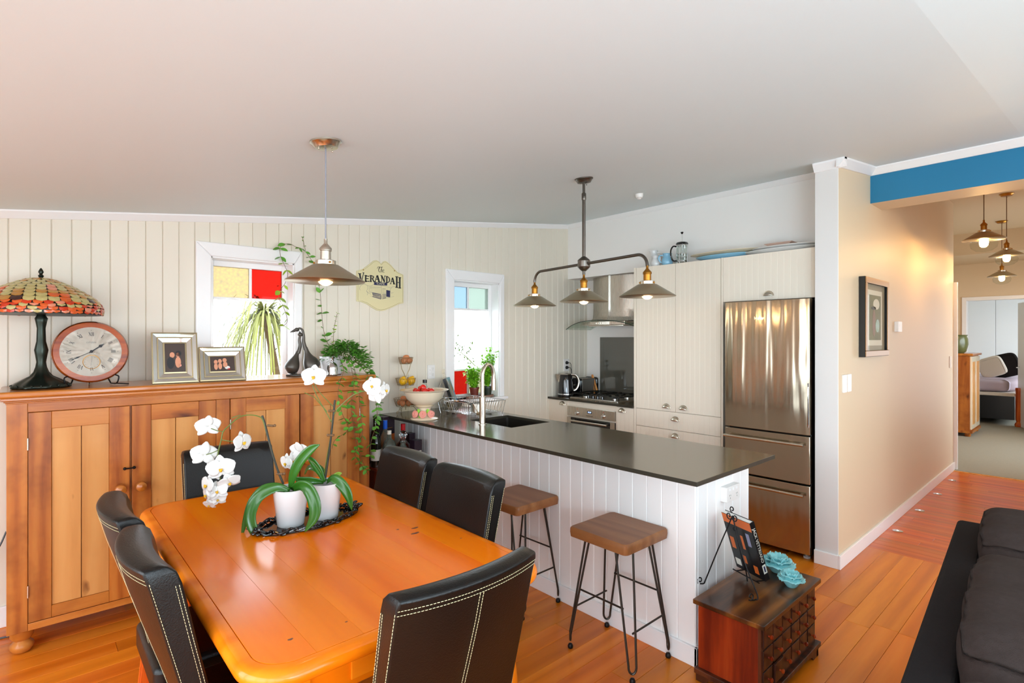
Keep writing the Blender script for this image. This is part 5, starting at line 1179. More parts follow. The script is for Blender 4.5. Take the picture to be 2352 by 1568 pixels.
CS = [[(1.60, 3.5, 1.40), (1.587, 3.38, 1.319), (1.599, 3.36, 1.202), (1.578, 3.35, 1.058), (1.599, 3.36, .911), (1.63, 3.36, .761), (1.681, 3.36, .636), (1.703, 3.36, .573)],
      [(1.64, 3.5, 1.38), (1.703, 3.37, 1.256), (1.745, 3.36, 1.134), (1.77, 3.36, 1.013), (1.76, 3.36, .895), (1.729, 3.36, .807), (1.719, 3.36, .689)],
      [(1.56, 3.5, 1.38), (1.532, 3.37, 1.292), (1.487, 3.35, 1.151), (1.517, 3.35, 1.006), (1.563, 3.36, .901), (1.473, 3.36, .84), (1.449, 3.36, .786)],
      [(1.66, 3.55, 1.40), (1.619, 3.36, 1.24), (1.644, 3.35, .995), (1.657, 3.35, .847), (1.604, 3.35, .737), (1.666, 3.35, .625)],
      [(1.70, 3.6, 1.38), (1.80, 3.5, 1.25), (1.835, 3.47, 1.10), (1.83, 3.46, .96), (1.80, 3.45, .86)]]
for P_ in CS: vine(P_, LM, .040, .98)
b = MB(); rb = random.Random(9); NL = 900
for k in range(NL):
    a = rb.uniform(0, 2 * pi); u = rb.random() ** .6; cx_ = .10 + .16 * u * cos(a); cy_ = -.04 + .13 * u * sin(a); z = .14 + .065 * (1 - u * u) + rb.uniform(-.05, .03)
    if cx_ > .12: z -= (cx_ - .12) * rb.uniform(.2, 1.3)
    d = Vector((cos(a) * .8, sin(a) * .8 - .2, rb.uniform(-.5, .5))).normalized(); q = d.to_track_quat('Y', 'Z') @ Quaternion((0, 1, 0), rb.uniform(-.8, .8)); L = rb.uniform(.028, .044); w_ = L * .27; n0 = len(b.v)
    b.add([(0, 0, 0), (-w_, L * .45, .003), (0, L, 0), (w_, L * .45, .003)], [(0, 3, 2, 1)]); b.xf(Matrix.Translation((cx_, cy_, z)) @ q.to_matrix().to_4x4(), n0)
b.build('foliage', M['leaf'], t, smooth=0, kind='stuff')

# ================================================================ WALL SIGN
SX_, SZ_, SY_ = 2.06, 1.92, YB - .001
t = thing('cafe_sign', 'cream shaped cafe sign with navy lettering hung on the board wall', 'sign', (SX_, SY_, SZ_))
out = [(-.209, .101), (-.155, .121), (-.101, .163), (-.067, .192), (-.045, .199), (-.023, .193), (-.001, .172), (.020, .196), (.035, .2), (.052, .195), (.085, .173), (.118, .143), (.15, .119), (.199, .103), (.199, -.130), (.16, -.138), (.095, -.169), (.03, -.195), (-.005, -.2), (-.039, -.196), (-.076, -.178), (-.125, -.15), (-.17, -.136), (-.209, -.133)]
b = MB(); b.prism(out, -.010, 0, 'y'); bd = b.build('board', M['sign'], t, smooth=0, bevel=.002)
b = MB(); b.tube([(x * .955, -.0102, z * .955) for x, z in out], .0009, 4, closed=True); b.build('border_line', mat('border_brown', '7A6840', .5), bd)
for x, z in ((-.155, .112), (.115, .128)):
    b = MB(); b.ell((x, -.012, z), .0045, 8, 6); b.build('screw', M['brass'], bd)
yy = -.0102; b = MB()
def gl(ch_, x, z, h, w_, k=.35):
    # high-contrast serif capitals: thick and thin strokes with slab serifs
    T = w_ * k; t_ = w_ * .12; L = x - w_ / 2; Rr = x + w_ / 2; B = z - h / 2; Tp = z + h / 2; s_ = []
    def serif(xx, zz, ww=None): ww = ww or T * .9; s_.append((xx - ww, zz, xx + ww, zz, t_ * 1.2))
    if ch_ == 'V': s_ += [(L + T / 2, Tp, x, B, T), (Rr, Tp + h * .12, x, B, t_ * 1.3)]; serif(L + T / 2, Tp); serif(Rr - .002, Tp + h * .12, T * .5)
    if ch_ == 'E': s_ += [(L + T / 2, B, L + T / 2, Tp, T), (L, Tp - t_, Rr, Tp - t_, t_ * 1.6), (L, B + t_, Rr, B + t_, t_ * 1.6), (L, z, Rr - w_ * .15, z, t_ * 1.6), (Rr, Tp, Rr, Tp - h * .2, t_), (Rr, B, Rr, B + h * .2, t_), (Rr - w_ * .2, z - h * .08, Rr - w_ * .2, z + h * .08, t_ * 1.6)]; serif(L + T / 2, B); serif(L + T / 2, Tp)
    if ch_ in 'RD':
        s_ += [(L + T / 2, B, L + T / 2, Tp, T)]; serif(L + T / 2, B); serif(L + T / 2, Tp); zb = z if ch_ == 'R' else B; r_ = (Tp - zb) / 2; zc_ = (Tp + zb) / 2; cx_ = L + T; rx = Rr - cx_ - T * .3
        P_ = [(cx_ + rx * sin(a), zc_ + (r_ - t_ / 2) * cos(a), t_ + (T * .85 - t_) * sin(a)) for a in [pi * q / 8 for q in range(9)]]
        s_ += [(p[0], p[1], q[0], q[1], (p[2] + q[2]) / 2) for p, q in zip(P_[:-1], P_[1:])]
        if ch_ == 'R': s_ += [(cx_ + rx * .4, z, Rr, B, T * .85)]; serif(Rr, B, T * .5)
    if ch_ == 'A': s_ += [(L, B, x - t_, Tp, t_ * 1.2), (x - T * .2, Tp, Rr - T / 2, B, T), (L + w_ * .22, z - h * .12, Rr - w_ * .25, z - h * .12, t_ * 1.2)]; serif(L, B, T * .5); serif(Rr - T / 2, B, T * .8)
    if ch_ == 'N': s_ += [(L + t_, B, L + t_, Tp, t_ * 1.2), (L + t_, Tp, Rr - t_, B, T), (Rr - t_, B, Rr - t_, Tp, t_ * 1.2)]; serif(L, B, T * .5); serif(Rr, Tp, T * .5); serif(L, Tp, T * .5)
    if ch_ == 'H': s_ += [(L + T / 2, B, L + T / 2, Tp + h * .06, T), (Rr - T / 2, B - h * .04, Rr - T / 2, Tp, T), (L + T, z, Rr - T, z, t_ * 1.2)]; serif(L + T / 2, B); serif(L + T / 2, Tp + h * .06); serif(Rr - T / 2, B - h * .04); serif(Rr - T / 2, Tp)
    strokes(b, s_, yy)
for c_, x, z, h, w_ in (('V', -.172, .046, .070, .040), ('E', -.124, .047, .048, .034), ('R', -.081, .050, .048, .034), ('A', -.034, .054, .050, .042), ('N', .014, .055, .050, .034), ('D', .058, .052, .050, .034), ('A', .100, .046, .050, .038), ('H', .150, .036, .082, .042)): gl(c_, x, z, h, w_)
P_ = [(-.036, .132), (-.034, .143), (-.022, .149), (-.004, .145), (.012, .150)]; strokes(b, [(p[0], p[1], q[0], q[1], .003) for p, q in zip(P_[:-1], P_[1:])], yy)
P_ = [(-.014, .146), (-.022, .134), (-.025, .120), (-.021, .109), (-.012, .107)]; strokes(b, [(p[0], p[1], q[0], q[1], .0060 - .0008 * i) for i, (p, q) in enumerate(zip(P_[:-1], P_[1:]))], yy)
strokes(b, [(.002, .150, -.006, .106, .0045), (-.003, .122, .004, .130, .002), (.004, .130, .007, .124, .002), (.007, .126, .006, .106, .004), (.015, .118, .024, .123, .002)], yy)
P_ = [(.024, .124), (.020, .130), (.014, .126), (.012, .114), (.017, .106), (.026, .109)]; strokes(b, [(p[0], p[1], q[0], q[1], .0026) for p, q in zip(P_[:-1], P_[1:])], yy)
b.build('lettering', M['ink'], bd, smooth=0)
b = MB(); b.prism([(-.064, .024), (-.064, .002), (.050, .004), (.050, .027)], yy - .0006, yy, 'y'); b.prism([(.042, -.031), (.042, -.084), (.076, -.088), (.076, -.035)], yy - .0006, yy, 'y')
for x0, z0, x1, z1, w_ in ((-.080, -.062, -.006, -.071, .006), (-.078, -.071, -.006, -.083, .006), (-.075, -.080, -.006, -.095, .005), (-.078, -.089, -.004, -.105, .005), (.006, -.072, .040, -.068, .004), (.006, -.083, .040, -.078, .004), (.006, -.094, .040, -.087, .004), (.006, -.104, .042, -.094, .004), (-.003, -.075, -.003, -.104, .004)): strokes(b, [(x0, z0, x1, z1, w_)], yy)
b.build('navy_blocks', M['navy'], bd, smooth=0)
text('CAFE', .020, (-.007, yy - .0008, .0145), (radians(90), 0, 0), M['sign'], bd, ext=.0003, sx=1.5)
b = MB(); seg = [(-.107, -.015, -.001, .001, .0014), (-.001, .001, .090, -.012, .0014), (-.001, .0, -.001, -.072, .002), (-.107, -.018, -.107, -.060, .0012), (-.095, -.088, -.004, -.108, .0012), (.045, -.095, .112, -.078, .0012)]
for k in range(8): x = -.100 + k * .012; seg.append((x, -.020, x, -.060, .0009)); seg.append((x, -.022 + k * .0012, x + .008, -.0235 + k * .0012, .0035)); seg.append((x, -.056 - k * .001, x + .008, -.0575 - k * .001, .0028))
for k in range(3): x = .010 + k * .010; seg.append((x, -.024, x, -.062, .0010)); seg.append((x, -.020, x + .006, -.026, .003)); seg.append((x, -.062, x + .006, -.058, .003))
def curl(P_, w_=.0018): return [(p.x, p.y, q.x, q.y, w_) for p, q in zip(P_[:-1], P_[1:])]
for P_ in ([(-.064, .010), (-.09, -.008), (-.119, -.007), (-.146, .002), (-.175, -.01), (-.186, -.034), (-.180, -.046)], [(-.119, -.007), (-.119, -.03), (-.127, -.05), (-.118, -.066), (-.124, -.082)], [(.130, .0), (.105, .0), (.086, -.012), (.077, -.034), (.085, -.052), (.105, -.048)], [(-.127, -.05), (-.110, -.065), (-.09, -.072)]): seg += curl(spline([Vector((p[0], p[1], 0)) for p in P_], 4))
strokes(b, seg, yy); b.build('line_drawing', M['grey_ink'], bd, smooth=0)

# ================================================================ SWITCHES AND OUTLETS
def plate(name, label, loc, rz, w_, h_, d_, parts, cat='switch', grp=None):
    # plate facing local -Y; parts: (x, z, w, h, matkey, partname)
    t = thing(name, label, cat, loc, rz, grp); b = MB(); b.prism(rr(-w_ / 2, w_ / 2, -h_ / 2, h_ / 2, .004, 2), -d_, 0, 'y'); b.build('face_plate', M['plate'], t, smooth=0, bevel=.0015)
    for x, z, w2, h2, mk, nm in parts:
        b = MB(); b.prism([(x - w2 / 2, z - h2 / 2), (x + w2 / 2, z - h2 / 2), (x + w2 / 2, z + h2 / 2), (x - w2 / 2, z + h2 / 2)], -d_ - .0015, -d_ + .001, 'y'); b.build(nm, M[mk], t, smooth=0, bevel=.0005)
    return t
def sock(x, z): return [(x - .006, z + .006, .002, .007, 'grey_ink', 'slot'), (x + .006, z + .006, .002, .007, 'grey_ink', 'slot'), (x, z - .007, .002, .008, 'grey_ink', 'slot')]
plate('power_outlet', 'white power outlet on the board wall behind the fruit basket', (2.53, YB, 1.218), 0, .074, .118, .008, [(-.015, .03, .014, .010, 'trim', 'rocker'), (-.015, 0, .014, .010, 'trim', 'rocker'), (-.015, -.03, .014, .010, 'trim', 'rocker')] + sock(.016, .025) + sock(.016, -.025), 'outlet')
t = plate('power_outlet', 'white power outlet with two black plugs above the kettle', (4.235, YB, 1.22), 0, .085, .130, .010, sock(0, .03), 'outlet')
for z, nm in ((1.245, 'upper'), (1.195, 'lower')):
    tt = thing('plug_lead', 'black plug and cord in the kitchen outlet, ' + nm + ' of the two', 'plug', (4.232, YB - .012, z)); b = MB(); b.lathe([(.018, 0), (.019, .004), (.016, .014), (.009, .024), (0, .026)], n=16); b.xf(Matrix.Rotation(radians(90), 4, 'X')); b.build('plug', M['black'], tt)
    b = MB(); b.tube(spline([(.002, -.022, 0), (.03, -.028, -.004), (.042, -.03, -.04), (.038, -.04, -.12), (.03, -.05, -.22), (.02, -.07, .9055 - z + .004)], 5), .003, 6); b.build('cord', M['black'], tt)
plate('power_outlet', 'white double power outlet on the end of the island', (2.570, 1.255, .741), 0, .140, .074, .032, [(-.035, .022, .012, .012, 'trim', 'rocker'), (.035, .022, .012, .012, 'trim', 'rocker'), (0, .022, .010, .014, 'trim', 'rocker')] + sock(-.035, -.012) + sock(.035, -.012), 'outlet')
plate('light_switch', 'white light switch on the hallway wall, left one of the close pair', (4.010, 1.16, 1.202), 0, .072, .118, .010, [(0, .032, .014, .020, 'trim', 'rocker'), (0, 0, .014, .020, 'trim', 'rocker'), (0, -.032, .014, .020, 'trim', 'rocker')])
plate('light_switch', 'white light switch on the hallway wall, right one of the close pair', (4.105, 1.16, 1.202), 0, .072, .118, .010, [(0, .032, .014, .020, 'trim', 'rocker'), (0, 0, .014, .020, 'trim', 'rocker'), (0, -.032, .014, .020, 'trim', 'rocker')])
plate('light_switch', 'single white light switch near the far end of the hallway wall', (7.64, 1.16, 1.24), 0, .075, .13, .010, [(0, 0, .014, .03, 'trim', 'rocker')])
plate('thermostat', 'small white wall thermostat beyond the framed picture', (5.35, 1.16, 1.60), 0, .12, .085, .028, [(0, .01, .05, .02, 'plate', 'display_window')], 'thermostat')
# hallway picture
t = thing('framed_picture', 'bronze-framed picture with cream mount on the hallway wall', 'picture', (4.635, 1.159, 1.655)); fw_, fh_ = .30, .285
def rect_ring(mb, a, y0, y1, c=.042):
    X_, Z_ = fw_ - a, fh_ - a; 
    mb.box(-X_, X_, y0, y1, Z_ - c, Z_); mb.box(-X_, X_, y0, y1, -Z_, -Z_ + c); mb.box(-X_, -X_ + c, y0, y1, -Z_ + c, Z_ - c); mb.box(X_ - c, X_, y0, y1, -Z_ + c, Z_ - c)
b = MB(); rect_ring(b, 0, -.038, 0, .03); b.build('frame_edge', M['black'], t, smooth=0); b = MB(); rect_ring(b, .002, -.044, -.038, .042); b.build('frame', mat('bronze_frame', '8A6038', .3, .6), t, smooth=0, bevel=.003)
b = MB(); b.box(-fw_ + .04, fw_ - .04, -.022, -.016, -fh_ + .04, fh_ - .04); mt_ = b.build('backing', M['taupe'], t, smooth=0)
b = MB(); b.box(-.185, .185, -.0235, -.022, -.205, .20); b.build('mount', M['mount'], mt_, smooth=0)
b = MB(); b.box(-.15, .15, -.0245, -.0235, -.165, .165); b.build('print', M['print'], mt_, smooth=0)
for x, z, rx, rz_, mk in ((-.04, .07, .06, .012, 'dgreen'), (-.03, -.04, .04, .10, 'tbrown'), (.06, -.06, .05, .05, 'orchleaf'), (.03, .10, .08, .04, 'mount')):
    b = MB(); b.prism([(x + rx * cos(2 * pi * k / 14), z + rz_ * sin(2 * pi * k / 14)) for k in range(14)], -.0252, -.0245, 'y'); b.build('printed_shape', M[mk], mt_, smooth=0)
b = MB(); b.box(-fw_ + .04, fw_ - .04, -.031, -.029, -fh_ + .04, fh_ - .04); b.build('glazing', M['pglass'], t, smooth=0)
# floor lights
for k, (x, lab) in enumerate(((5.025, 'nearest'), (5.765, 'second nearest'), (6.508, 'third nearest'), (7.248, 'farthest'))):
    t = thing('floor_light', f'small round recessed light in the hallway floor, {lab} of the row of four', 'floor light', (x, 1.08, 0), 0, 'recessed floor lights along the hallway')
    b = MB(); b.lathe([(.022, .0005), (.034, .0005), (.035, .002), (.030, .004), (.022, .004)], n=24); b.build('ring', M['chrome'], t); b = MB(); b.lathe([(.022, .0035), (0, .0042)], n=24); b.build('lens', M['spot'], t)
    l = bpy.data.lights.new('floor_spot', 'SPOT'); l.energy = 3; l.color = (.85, .92, 1); l.spot_size = radians(24); l.spot_blend = .8; l.shadow_soft_size = .015; o = bpy.data.objects.new('floor_spot', l); COL.objects.link(o); o.parent = t; o.location = (0, 0, .012); o.rotation_euler = (radians(180 + 9), 0, 0)

# ================================================================ ON THE BENCH BY THE WALL
BZ = .9055
t = thing('kettle', 'glossy black electric kettle with silver handle near the wall outlet', 'kettle', (4.115, 3.735, BZ), -42)
b = MB(); b.lathe([(.085, 0), (.087, .006), (.087, .016), (.08, .02)], n=32); b.build('power_base', M['gloss_black'], t); b = MB(); b.lathe([(.0835, .020), (.084, .026), (.083, .030)], n=32); b.build('trim_band', M['chrome'], t)
b = MB(); b.lathe([(.083, .030), (.082, .06), (.078, .11), (.072, .17), (.066, .215), (.060, .225), (0, .228)], n=36); b.build('body', M['gloss_black'], t)
b = MB(); b.lathe([(.060, .2255), (.056, .234), (.03, .239), (0, .240)], n=28); b.build('lid', M['nickel'], t)
b = MB(); b.add([(-.060, -.022, .222), (-.060, .022, .222), (-.108, 0, .228), (-.071, -.020, .15), (-.071, .020, .15), (-.085, 0, .15)], [(0, 1, 2), (0, 2, 5, 3), (1, 4, 5, 2), (3, 5, 4), (0, 3, 4, 1)]); b.build('spout', M['nickel'], t, smooth=0)
b = MB(); b.tube(spline([(.055, 0, .222), (.10, 0, .215), (.128, 0, .17), (.128, 0, .12), (.105, 0, .075), (.078, 0, .062)], 5), [.010] * 26, 10, flat=1.4); b.build('handle', M['nickel'], t)
t = thing('toaster', 'stainless toaster with black ends beside the kettle', 'toaster', (4.405, 3.742, BZ), 0)
b = MB(); b.prism(rr(-.115, .115, .012, .175, .03, 6), -.078, .078, 'y'); b.build('body', M['darksteel'], t, smooth=50, bevel=.008)
for sg in (-1, 1):
    b = MB(); P_ = rr(-.084, .084, .0, .182, .03, 6); b.prism([(y, z) for y, z in P_], sg * .115, sg * .150, 'x'); b.build('end_cap', M['gloss_black'], t, smooth=50, bevel=.008)
for yy_ in (-.025, .025):
    b = MB(); b.box(-.10, .10, yy_ - .010, yy_ + .010, .172, .1765); b.build('slot', M['black'], t, smooth=0)
b = MB(); b.box(-.165, -.150, -.015, .015, .10, .115); b.build('lever', M['chrome'], t, smooth=0, bevel=.003)
t = thing('wooden_tongs', 'pair of light wooden toast tongs leaning beside the toaster', 'tongs', (4.50, 3.645, BZ + .012), -60)
for sg in (-1, 1):
    b = MB(); b.prism([(-.01 + sg * .012, 0), (.012 + sg * .012, 0), (.014, .20), (.0, .205)] if sg > 0 else [(-.03, 0), (-.012, 0), (.005, .205), (-.006, .20)], sg * .004 - .004, sg * .004 + .004, 'y'); b.xf(Matrix.Rotation(radians(-14), 4, 'Y')); b.build('arm', M['tongs'], t, smooth=0, bevel=.002)

# ================================================================ ON TOP OF THE PANTRY
PZ = 2.1285
def jug(x, y, r, h_, m, label, rz, spout=.25):
    t = thing('jug', label, 'jug', (x, y, PZ), rz, 'jugs on top of the pantry cabinet'); b = MB()
    def wob(a, i): return 1 + (spout * max(0, cos(a - pi)) ** 6 if i >= 6 and i <= 9 else 0)
    b.lathe([(r * .62, 0), (r * .85, .004), (r * 1.0, h_ * .2), (r * 1.0, h_ * .4), (r * .78, h_ * .68), (r * .66, h_ * .82), (r * .74, h_ * .95), (r * .82, h_), (r * .76, h_), (r * .62, h_ * .85), (r * .8, h_ * .4), (0, h_ * .05)], n=28, wob=wob); b.build('body', m, t)
    b = MB(); b.tube(spline([(r * .68, 0, h_ * .86), (r * 1.3, 0, h_ * .84), (r * 1.5, 0, h_ * .6), (r * 1.25, 0, h_ * .36), (r * .95, 0, h_ * .28)], 5), .006, 8); b.build('handle', m, t)
jug(4.16, 2.715, .044, .165, M['white_c'], 'tall white jug at the left end of the cabinet top', -70)
jug(4.17, 2.60, .042, .125, M['white_c'], 'medium white jug behind the small blue jug', -50)
jug(4.07, 2.635, .040, .098, M['white_c'], 'small white jug standing in front on the cabinet edge', -110)
jug(4.075, 2.525, .047, .105, M['blue_c'], 'small pale blue jug on the cabinet top', -235, .1)
t = thing('coffee_press', 'glass coffee press with black lid and raised plunger on the pantry', 'coffee press', (4.09, 2.392, PZ), -42)
b = MB(); b.lathe([(.043, .012), (.045, .016), (.045, .165), (.0465, .17)], n=32); b.build('beaker', M['clear'], t, solid=.0015)
b = MB()
for z in (.02, .085, .155): b.lathe([(.0465, z), (.0475, z + .001), (.0475, z + .008), (.0465, z + .009)], n=32)
for k in range(4): a = pi / 4 + k * pi / 2; b.tube([(.047 * cos(a), .047 * sin(a), 0), (.047 * cos(a), .047 * sin(a), .162)], .003, 6)
b.build('frame', M['chrome'], t)
b = MB(); b.lathe([(.050, .168), (.052, .172), (.046, .184), (.022, .192), (0, .194)], n=32); b.build('lid', M['gloss_black'], t)
b = MB(); b.tube([(0, 0, .06), (0, 0, .262)], .002, 6); b.lathe([(.041, .055), (.041, .062), (0, .062)], n=24); b.build('plunger', M['chrome'], t); b = MB(); b.lathe([(.004, .256), (.012, .268), (.011, .274), (0, .276)], n=16); b.build('knob', M['black'], t)
b = MB(); b.tube(spline([(-.047, 0, .150), (-.075, 0, .152), (-.094, 0, .12), (-.094, 0, .07), (-.075, 0, .032), (-.047, 0, .030)], 5), .0065, 8); b.build('handle', M['gloss_black'], t)
def platter(x, y, rx, ry, z, m, label, flare=.022, group=None, sq=False):
    t = thing('platter', label, 'platter', (x, y, z), 0, group); b = MB(); b.lathe([(.55, 0), (.62, .004), (.88, flare * .6), (1.0, flare), (.99, flare + .004), (.86, flare * .6 + .006), (.5, .006), (0, .006)], n=8 if sq else 40, sx=rx, sy=ry); b.build('plate', M[m] if isinstance(m, str) else m, t, smooth=40)
platter(4.10, 2.03, .11, .235, PZ, 'blue_c', 'pale blue oval platter under the cream one on the cabinet', .030)
platter(4.12, 2.035, .125, .29, PZ + .0365, 'cream_c', 'cream oval platter stacked on the blue one', .022)
platter(4.11, 1.60, .12, .28, PZ, 'white_c', 'long white platter on the cabinet above the fridge', .026)
platter(4.12, 1.58, .10, .235, PZ + .031, 'plate', 'long pale platter stacked on the white one above the fridge', .018)
t = thing('dish_box', 'flat pinkish-brown dish lying on the platters above the fridge', 'dish', (4.12, 1.60, PZ + .054)); b = MB(); b.add([(-.05, -.07, 0), (.05, -.07, 0), (.05, .07, 0), (-.05, .07, 0), (-.07, -.10, .022), (.07, -.10, .022), (.07, .10, .022), (-.07, .10, .022)], [(0, 3, 2, 1), (4, 5, 6, 7), (0, 1, 5, 4), (1, 2, 6, 5), (2, 3, 7, 6), (3, 0, 4, 7)]); b.build('dish', mat('pinkish_dish', 'C8A898', .5), t, smooth=0, bevel=.003)

# ================================================================ ON THE ISLAND
t = thing('footed_bowl', 'cream footed bowl with three pink roses modelled on its stem', 'bowl', (2.165, 3.375, BZ), -42)
b = MB(); b.lathe([(.10, 0), (.104, .004), (.098, .010), (.06, .016), (.046, .024), (.042, .06), (.05, .085), (.066, .095), (.070, .100), (.062, .104), (.10, .122), (.132, .155), (.145, .19), (.150, .205), (.176, .214), (.180, .218), (.172, .220), (.146, .212), (.136, .19), (.122, .158), (.09, .128), (0, .112)], n=52); b.build('bowl', M['cream_c'], t)
def rosebud(par, c, r, face):
    q = Vector(face).to_track_quat('Z', 'Y').to_matrix().to_4x4(); b = MB()
    for k in range(3):
        P_ = [(r * (.95 - .28 * k) * cos(a) * (1 + .07 * sin(3 * a + k)), r * (.95 - .28 * k) * sin(a) * (1 + .07 * cos(3 * a + k)), .004 + .004 * k) for a in [2 * pi * j / 18 for j in range(18)]]; b.tube(P_, r * .20, 7, closed=True)
    b.ell((0, 0, .006), (r * .3, r * .25, r * .4), 8, 6); b.lathe([(0, -r * .6), (r * .7, -r * .4), (r * .95, 0), (r * .5, r * .15), (0, r * .2)], n=16); b.xf(Matrix.Translation(c) @ q); return b.build('rose', M['rose'], par)
for x, y, f_ in ((-.058, -.050, (-.5, -.85, .25)), (0, -.070, (0, -1, .25)), (.056, -.050, (.5, -.85, .25))): rosebud(t, (x, y, .042), .024, f_)
for x, z in ((-.034, .064), (.034, .064), (-.022, .022)):
    b = MB(); b.ell((x, -.056, z), (.011, .004, .018), 8, 6); b.build('leaf', M['herb'], t)
rf = random.Random(3)
for k, (x, y, r) in enumerate(((-.045, -.02, .022), (-.01, .0, .024), (.03, .01, .023), (.01, -.045, .024), (-.07, .02, .020), (.0, .05, .022), (-.035, .035, .021), (.055, -.03, .02))):
    c = MB(); c.ell((0, 0, 0), (r * (1.25 if k in (3, 7) else 1), r, r * .95), 14, 10); o = c.build('tomato', M['tomato'], smooth=60); tag(o, ('leftmost small red tomato', 'small red tomato near the middle', 'small red tomato at the right back', 'oval red tomato at the front', 'far left back small red tomato', 'rearmost small red tomato', 'small red tomato on top of the heap', 'rightmost oval red tomato')[k] + ' in the footed bowl', 'tomato', 'tomatoes in the footed bowl')
    p = Matrix.Rotation(radians(-42), 4, 'Z') @ Vector((x, y, 0)); o.location = (2.165 + p.x, 3.375 + p.y, BZ + .180 + r + rf.random() * .014 + (.022 if k in (1, 6) else 0))
t = thing('oil_bottle', 'clear oil bottle with black cap behind the footed bowl', 'bottle', (2.30, 3.58, BZ)); b = MB(); b.lathe([(.040, 0), (.043, .004), (.043, .17), (.038, .195), (.018, .222), (.015, .23), (.015, .25)], n=28); b.build('glass', M['clear'], t, solid=.002); b = MB(); b.lathe([(.017, .248), (.017, .272), (0, .274)], n=20); b.build('cap', M['black'], t); b = MB(); b.lathe([(.040, .004), (.040, .10), (0, .10)], n=24); b.build('oil', pane('oil', (.9, .8, .3)), t)
# three-tier wire basket with eggs and lemons
BX, BY = 2.215, 3.725
t = thing('tiered_wire_basket', 'three-tier antique wire basket of eggs and lemons against the wall', 'basket', (BX, BY, BZ), 0)
TI = [(.060, .060, .095), (.225, .055, .080), (.395, .050, .058)]
for z0, h_, r in TI:
    b = MB(); n = 22
    for zz, q in ((0, .78), (h_, 1.0)): b.tube([(r * q * cos(a), r * q * sin(a), z0 + zz) for a in [2 * pi * k / 36 for k in range(36)]], .0016, 5, closed=True)
    for k in range(n):
        a0 = 2 * pi * k / n
        for sg in (-1, 1): b.tube([(r * .78 * cos(a0), r * .78 * sin(a0), z0), (r * .92 * cos(a0 + sg * .14), r * .92 * sin(a0 + sg * .14), z0 + h_ * .6), (r * cos(a0 + sg * .28), r * sin(a0 + sg * .28), z0 + h_)], .0008, 4, cap=False)
    for k in range(5): xx = r * .7 * (-1 + .5 * k); yy_ = (max(0, (r * .78) ** 2 - xx * xx)) ** .5; b.tube([(xx, -yy_, z0), (xx, yy_, z0)], .0009, 4)
    b.build('tier', M['wire'], t)
b = MB(); b.tube([(0, 0, .03), (0, 0, .30)], .003, 6)
for sg in (-1, 1): b.tube(spline([(0, 0, .26), (sg * .012, 0, .31), (sg * .035, 0, .355), (sg * .044, 0, .395)], 5), .003, 6)
b.build('centre_rod', M['wire'], t)
for k in range(3):
    a = radians(200 + 120 * k); b = MB(); b.tube(spline([(.055 * cos(a), .055 * sin(a), .06), (.085 * cos(a), .085 * sin(a), .03), (.10 * cos(a), .10 * sin(a), .004), (.112 * cos(a), .112 * sin(a), .018), (.10 * cos(a), .10 * sin(a), .030)], 4), .002, 5); b.build('leg', M['wire'], t)
def eggs(z0, r, pts, lab, grp):
    for x, y, dz in pts:
        b = MB(); b.ell((0, 0, 0), (.0225, .0225, .029), 14, 10, fn=lambda p: Vector((p.x * (1 - .12 * p.z), p.y * (1 - .12 * p.z), p.z))); o = b.build('egg', M['egg'], smooth=60); pos = ('upper ' if dz else 'lower ') + ('left' if x < -.01 else 'right' if x > .01 else 'middle') + (' front' if y < -.01 else ' back'); tag(o, f'brown egg, {pos} one in the {lab} tier of the wire basket', 'egg', grp)
        o.location = (BX + x, BY + y, BZ + z0 + .026 + dz); o.rotation_euler = (rf.uniform(.6, 1.6), 0, rf.uniform(0, 3))
eggs(.395, .06, ((-.022, -.018, 0), (.022, -.016, 0), (0, .024, 0), (0, -.006, .024)), 'top', 'eggs in the top tier')
eggs(.060, .095, ((-.045, -.03, 0), (0, -.045, 0), (.045, -.02, 0), (.04, .03, 0), (-.03, .035, 0), (-.03, -.02, .036), (.012, -.018, .038), (.04, .012, .034)), 'bottom', 'eggs in the bottom tier')
for x, y, rz_, lab in ((-.038, -.022, 0, 'round yellow lemon in the middle tier, the left one'), (.038, -.022, 90, 'pointed yellow lemon in the middle tier, the right one'), (.006, .040, 30, 'yellow lemon at the back of the middle tier')):
    b = MB(); b.ell((0, 0, 0), (.034, .032, .036), 18, 12, fn=lambda p: Vector((p.x * (1 - .22 * abs(p.z) ** 3), p.y * (1 - .22 * abs(p.z) ** 3), p.z * (1.12 if abs(p.z) > .95 else 1)))); o = b.build('lemon', M['lemon'], smooth=60); tag(o, lab, 'lemon', 'lemons in the middle tier'); o.location = (BX + x, BY + y, BZ + .225 + .036); o.rotation_euler = (radians(25), 0, radians(rz_))
# cookbook on wire stand
t = thing('cookbook_stand', 'cream wire cookbook stand near the small window', 'stand', (2.67, 3.71, BZ), 44)
b = MB()
for sg in (-1, 1):
    b.tube(spline([(sg * .035, .085, .30), (sg * .045, .070, .24), (sg * .06, .035, .12), (sg * .07, .004, .008), (sg * .07, -.02, .004), (sg * .07, -.03, .02)], 5), .002, 6)
    b.tube([(sg * .035 + .012 * cos(a), .088, .315 + .018 * sin(a)) for a in [2 * pi * k / 14 for k in range(14)]], .0018, 5, closed=True)
b.tube([(-.07, .004, .008), (.07, .004, .008)], .002, 5); b.tube([(0, .088, .335 + .0), (0, .088, .30)], .002, 5); b.tube([(-.035, .085, .30), (.035, .085, .30)], .002, 5); b.tube([(0, .08, .29), (0, .19, .003)], .002, 5)
b.build('wire_frame', M['cream_c'], t)
t = thing('cookbook', 'blue patterned cookbook leaning on the wire stand', 'book', (2.67, 3.71, BZ), 44)
Mx = Matrix.Translation((0, -.012, .012)) @ Matrix.Rotation(radians(-19), 4, 'X'); 
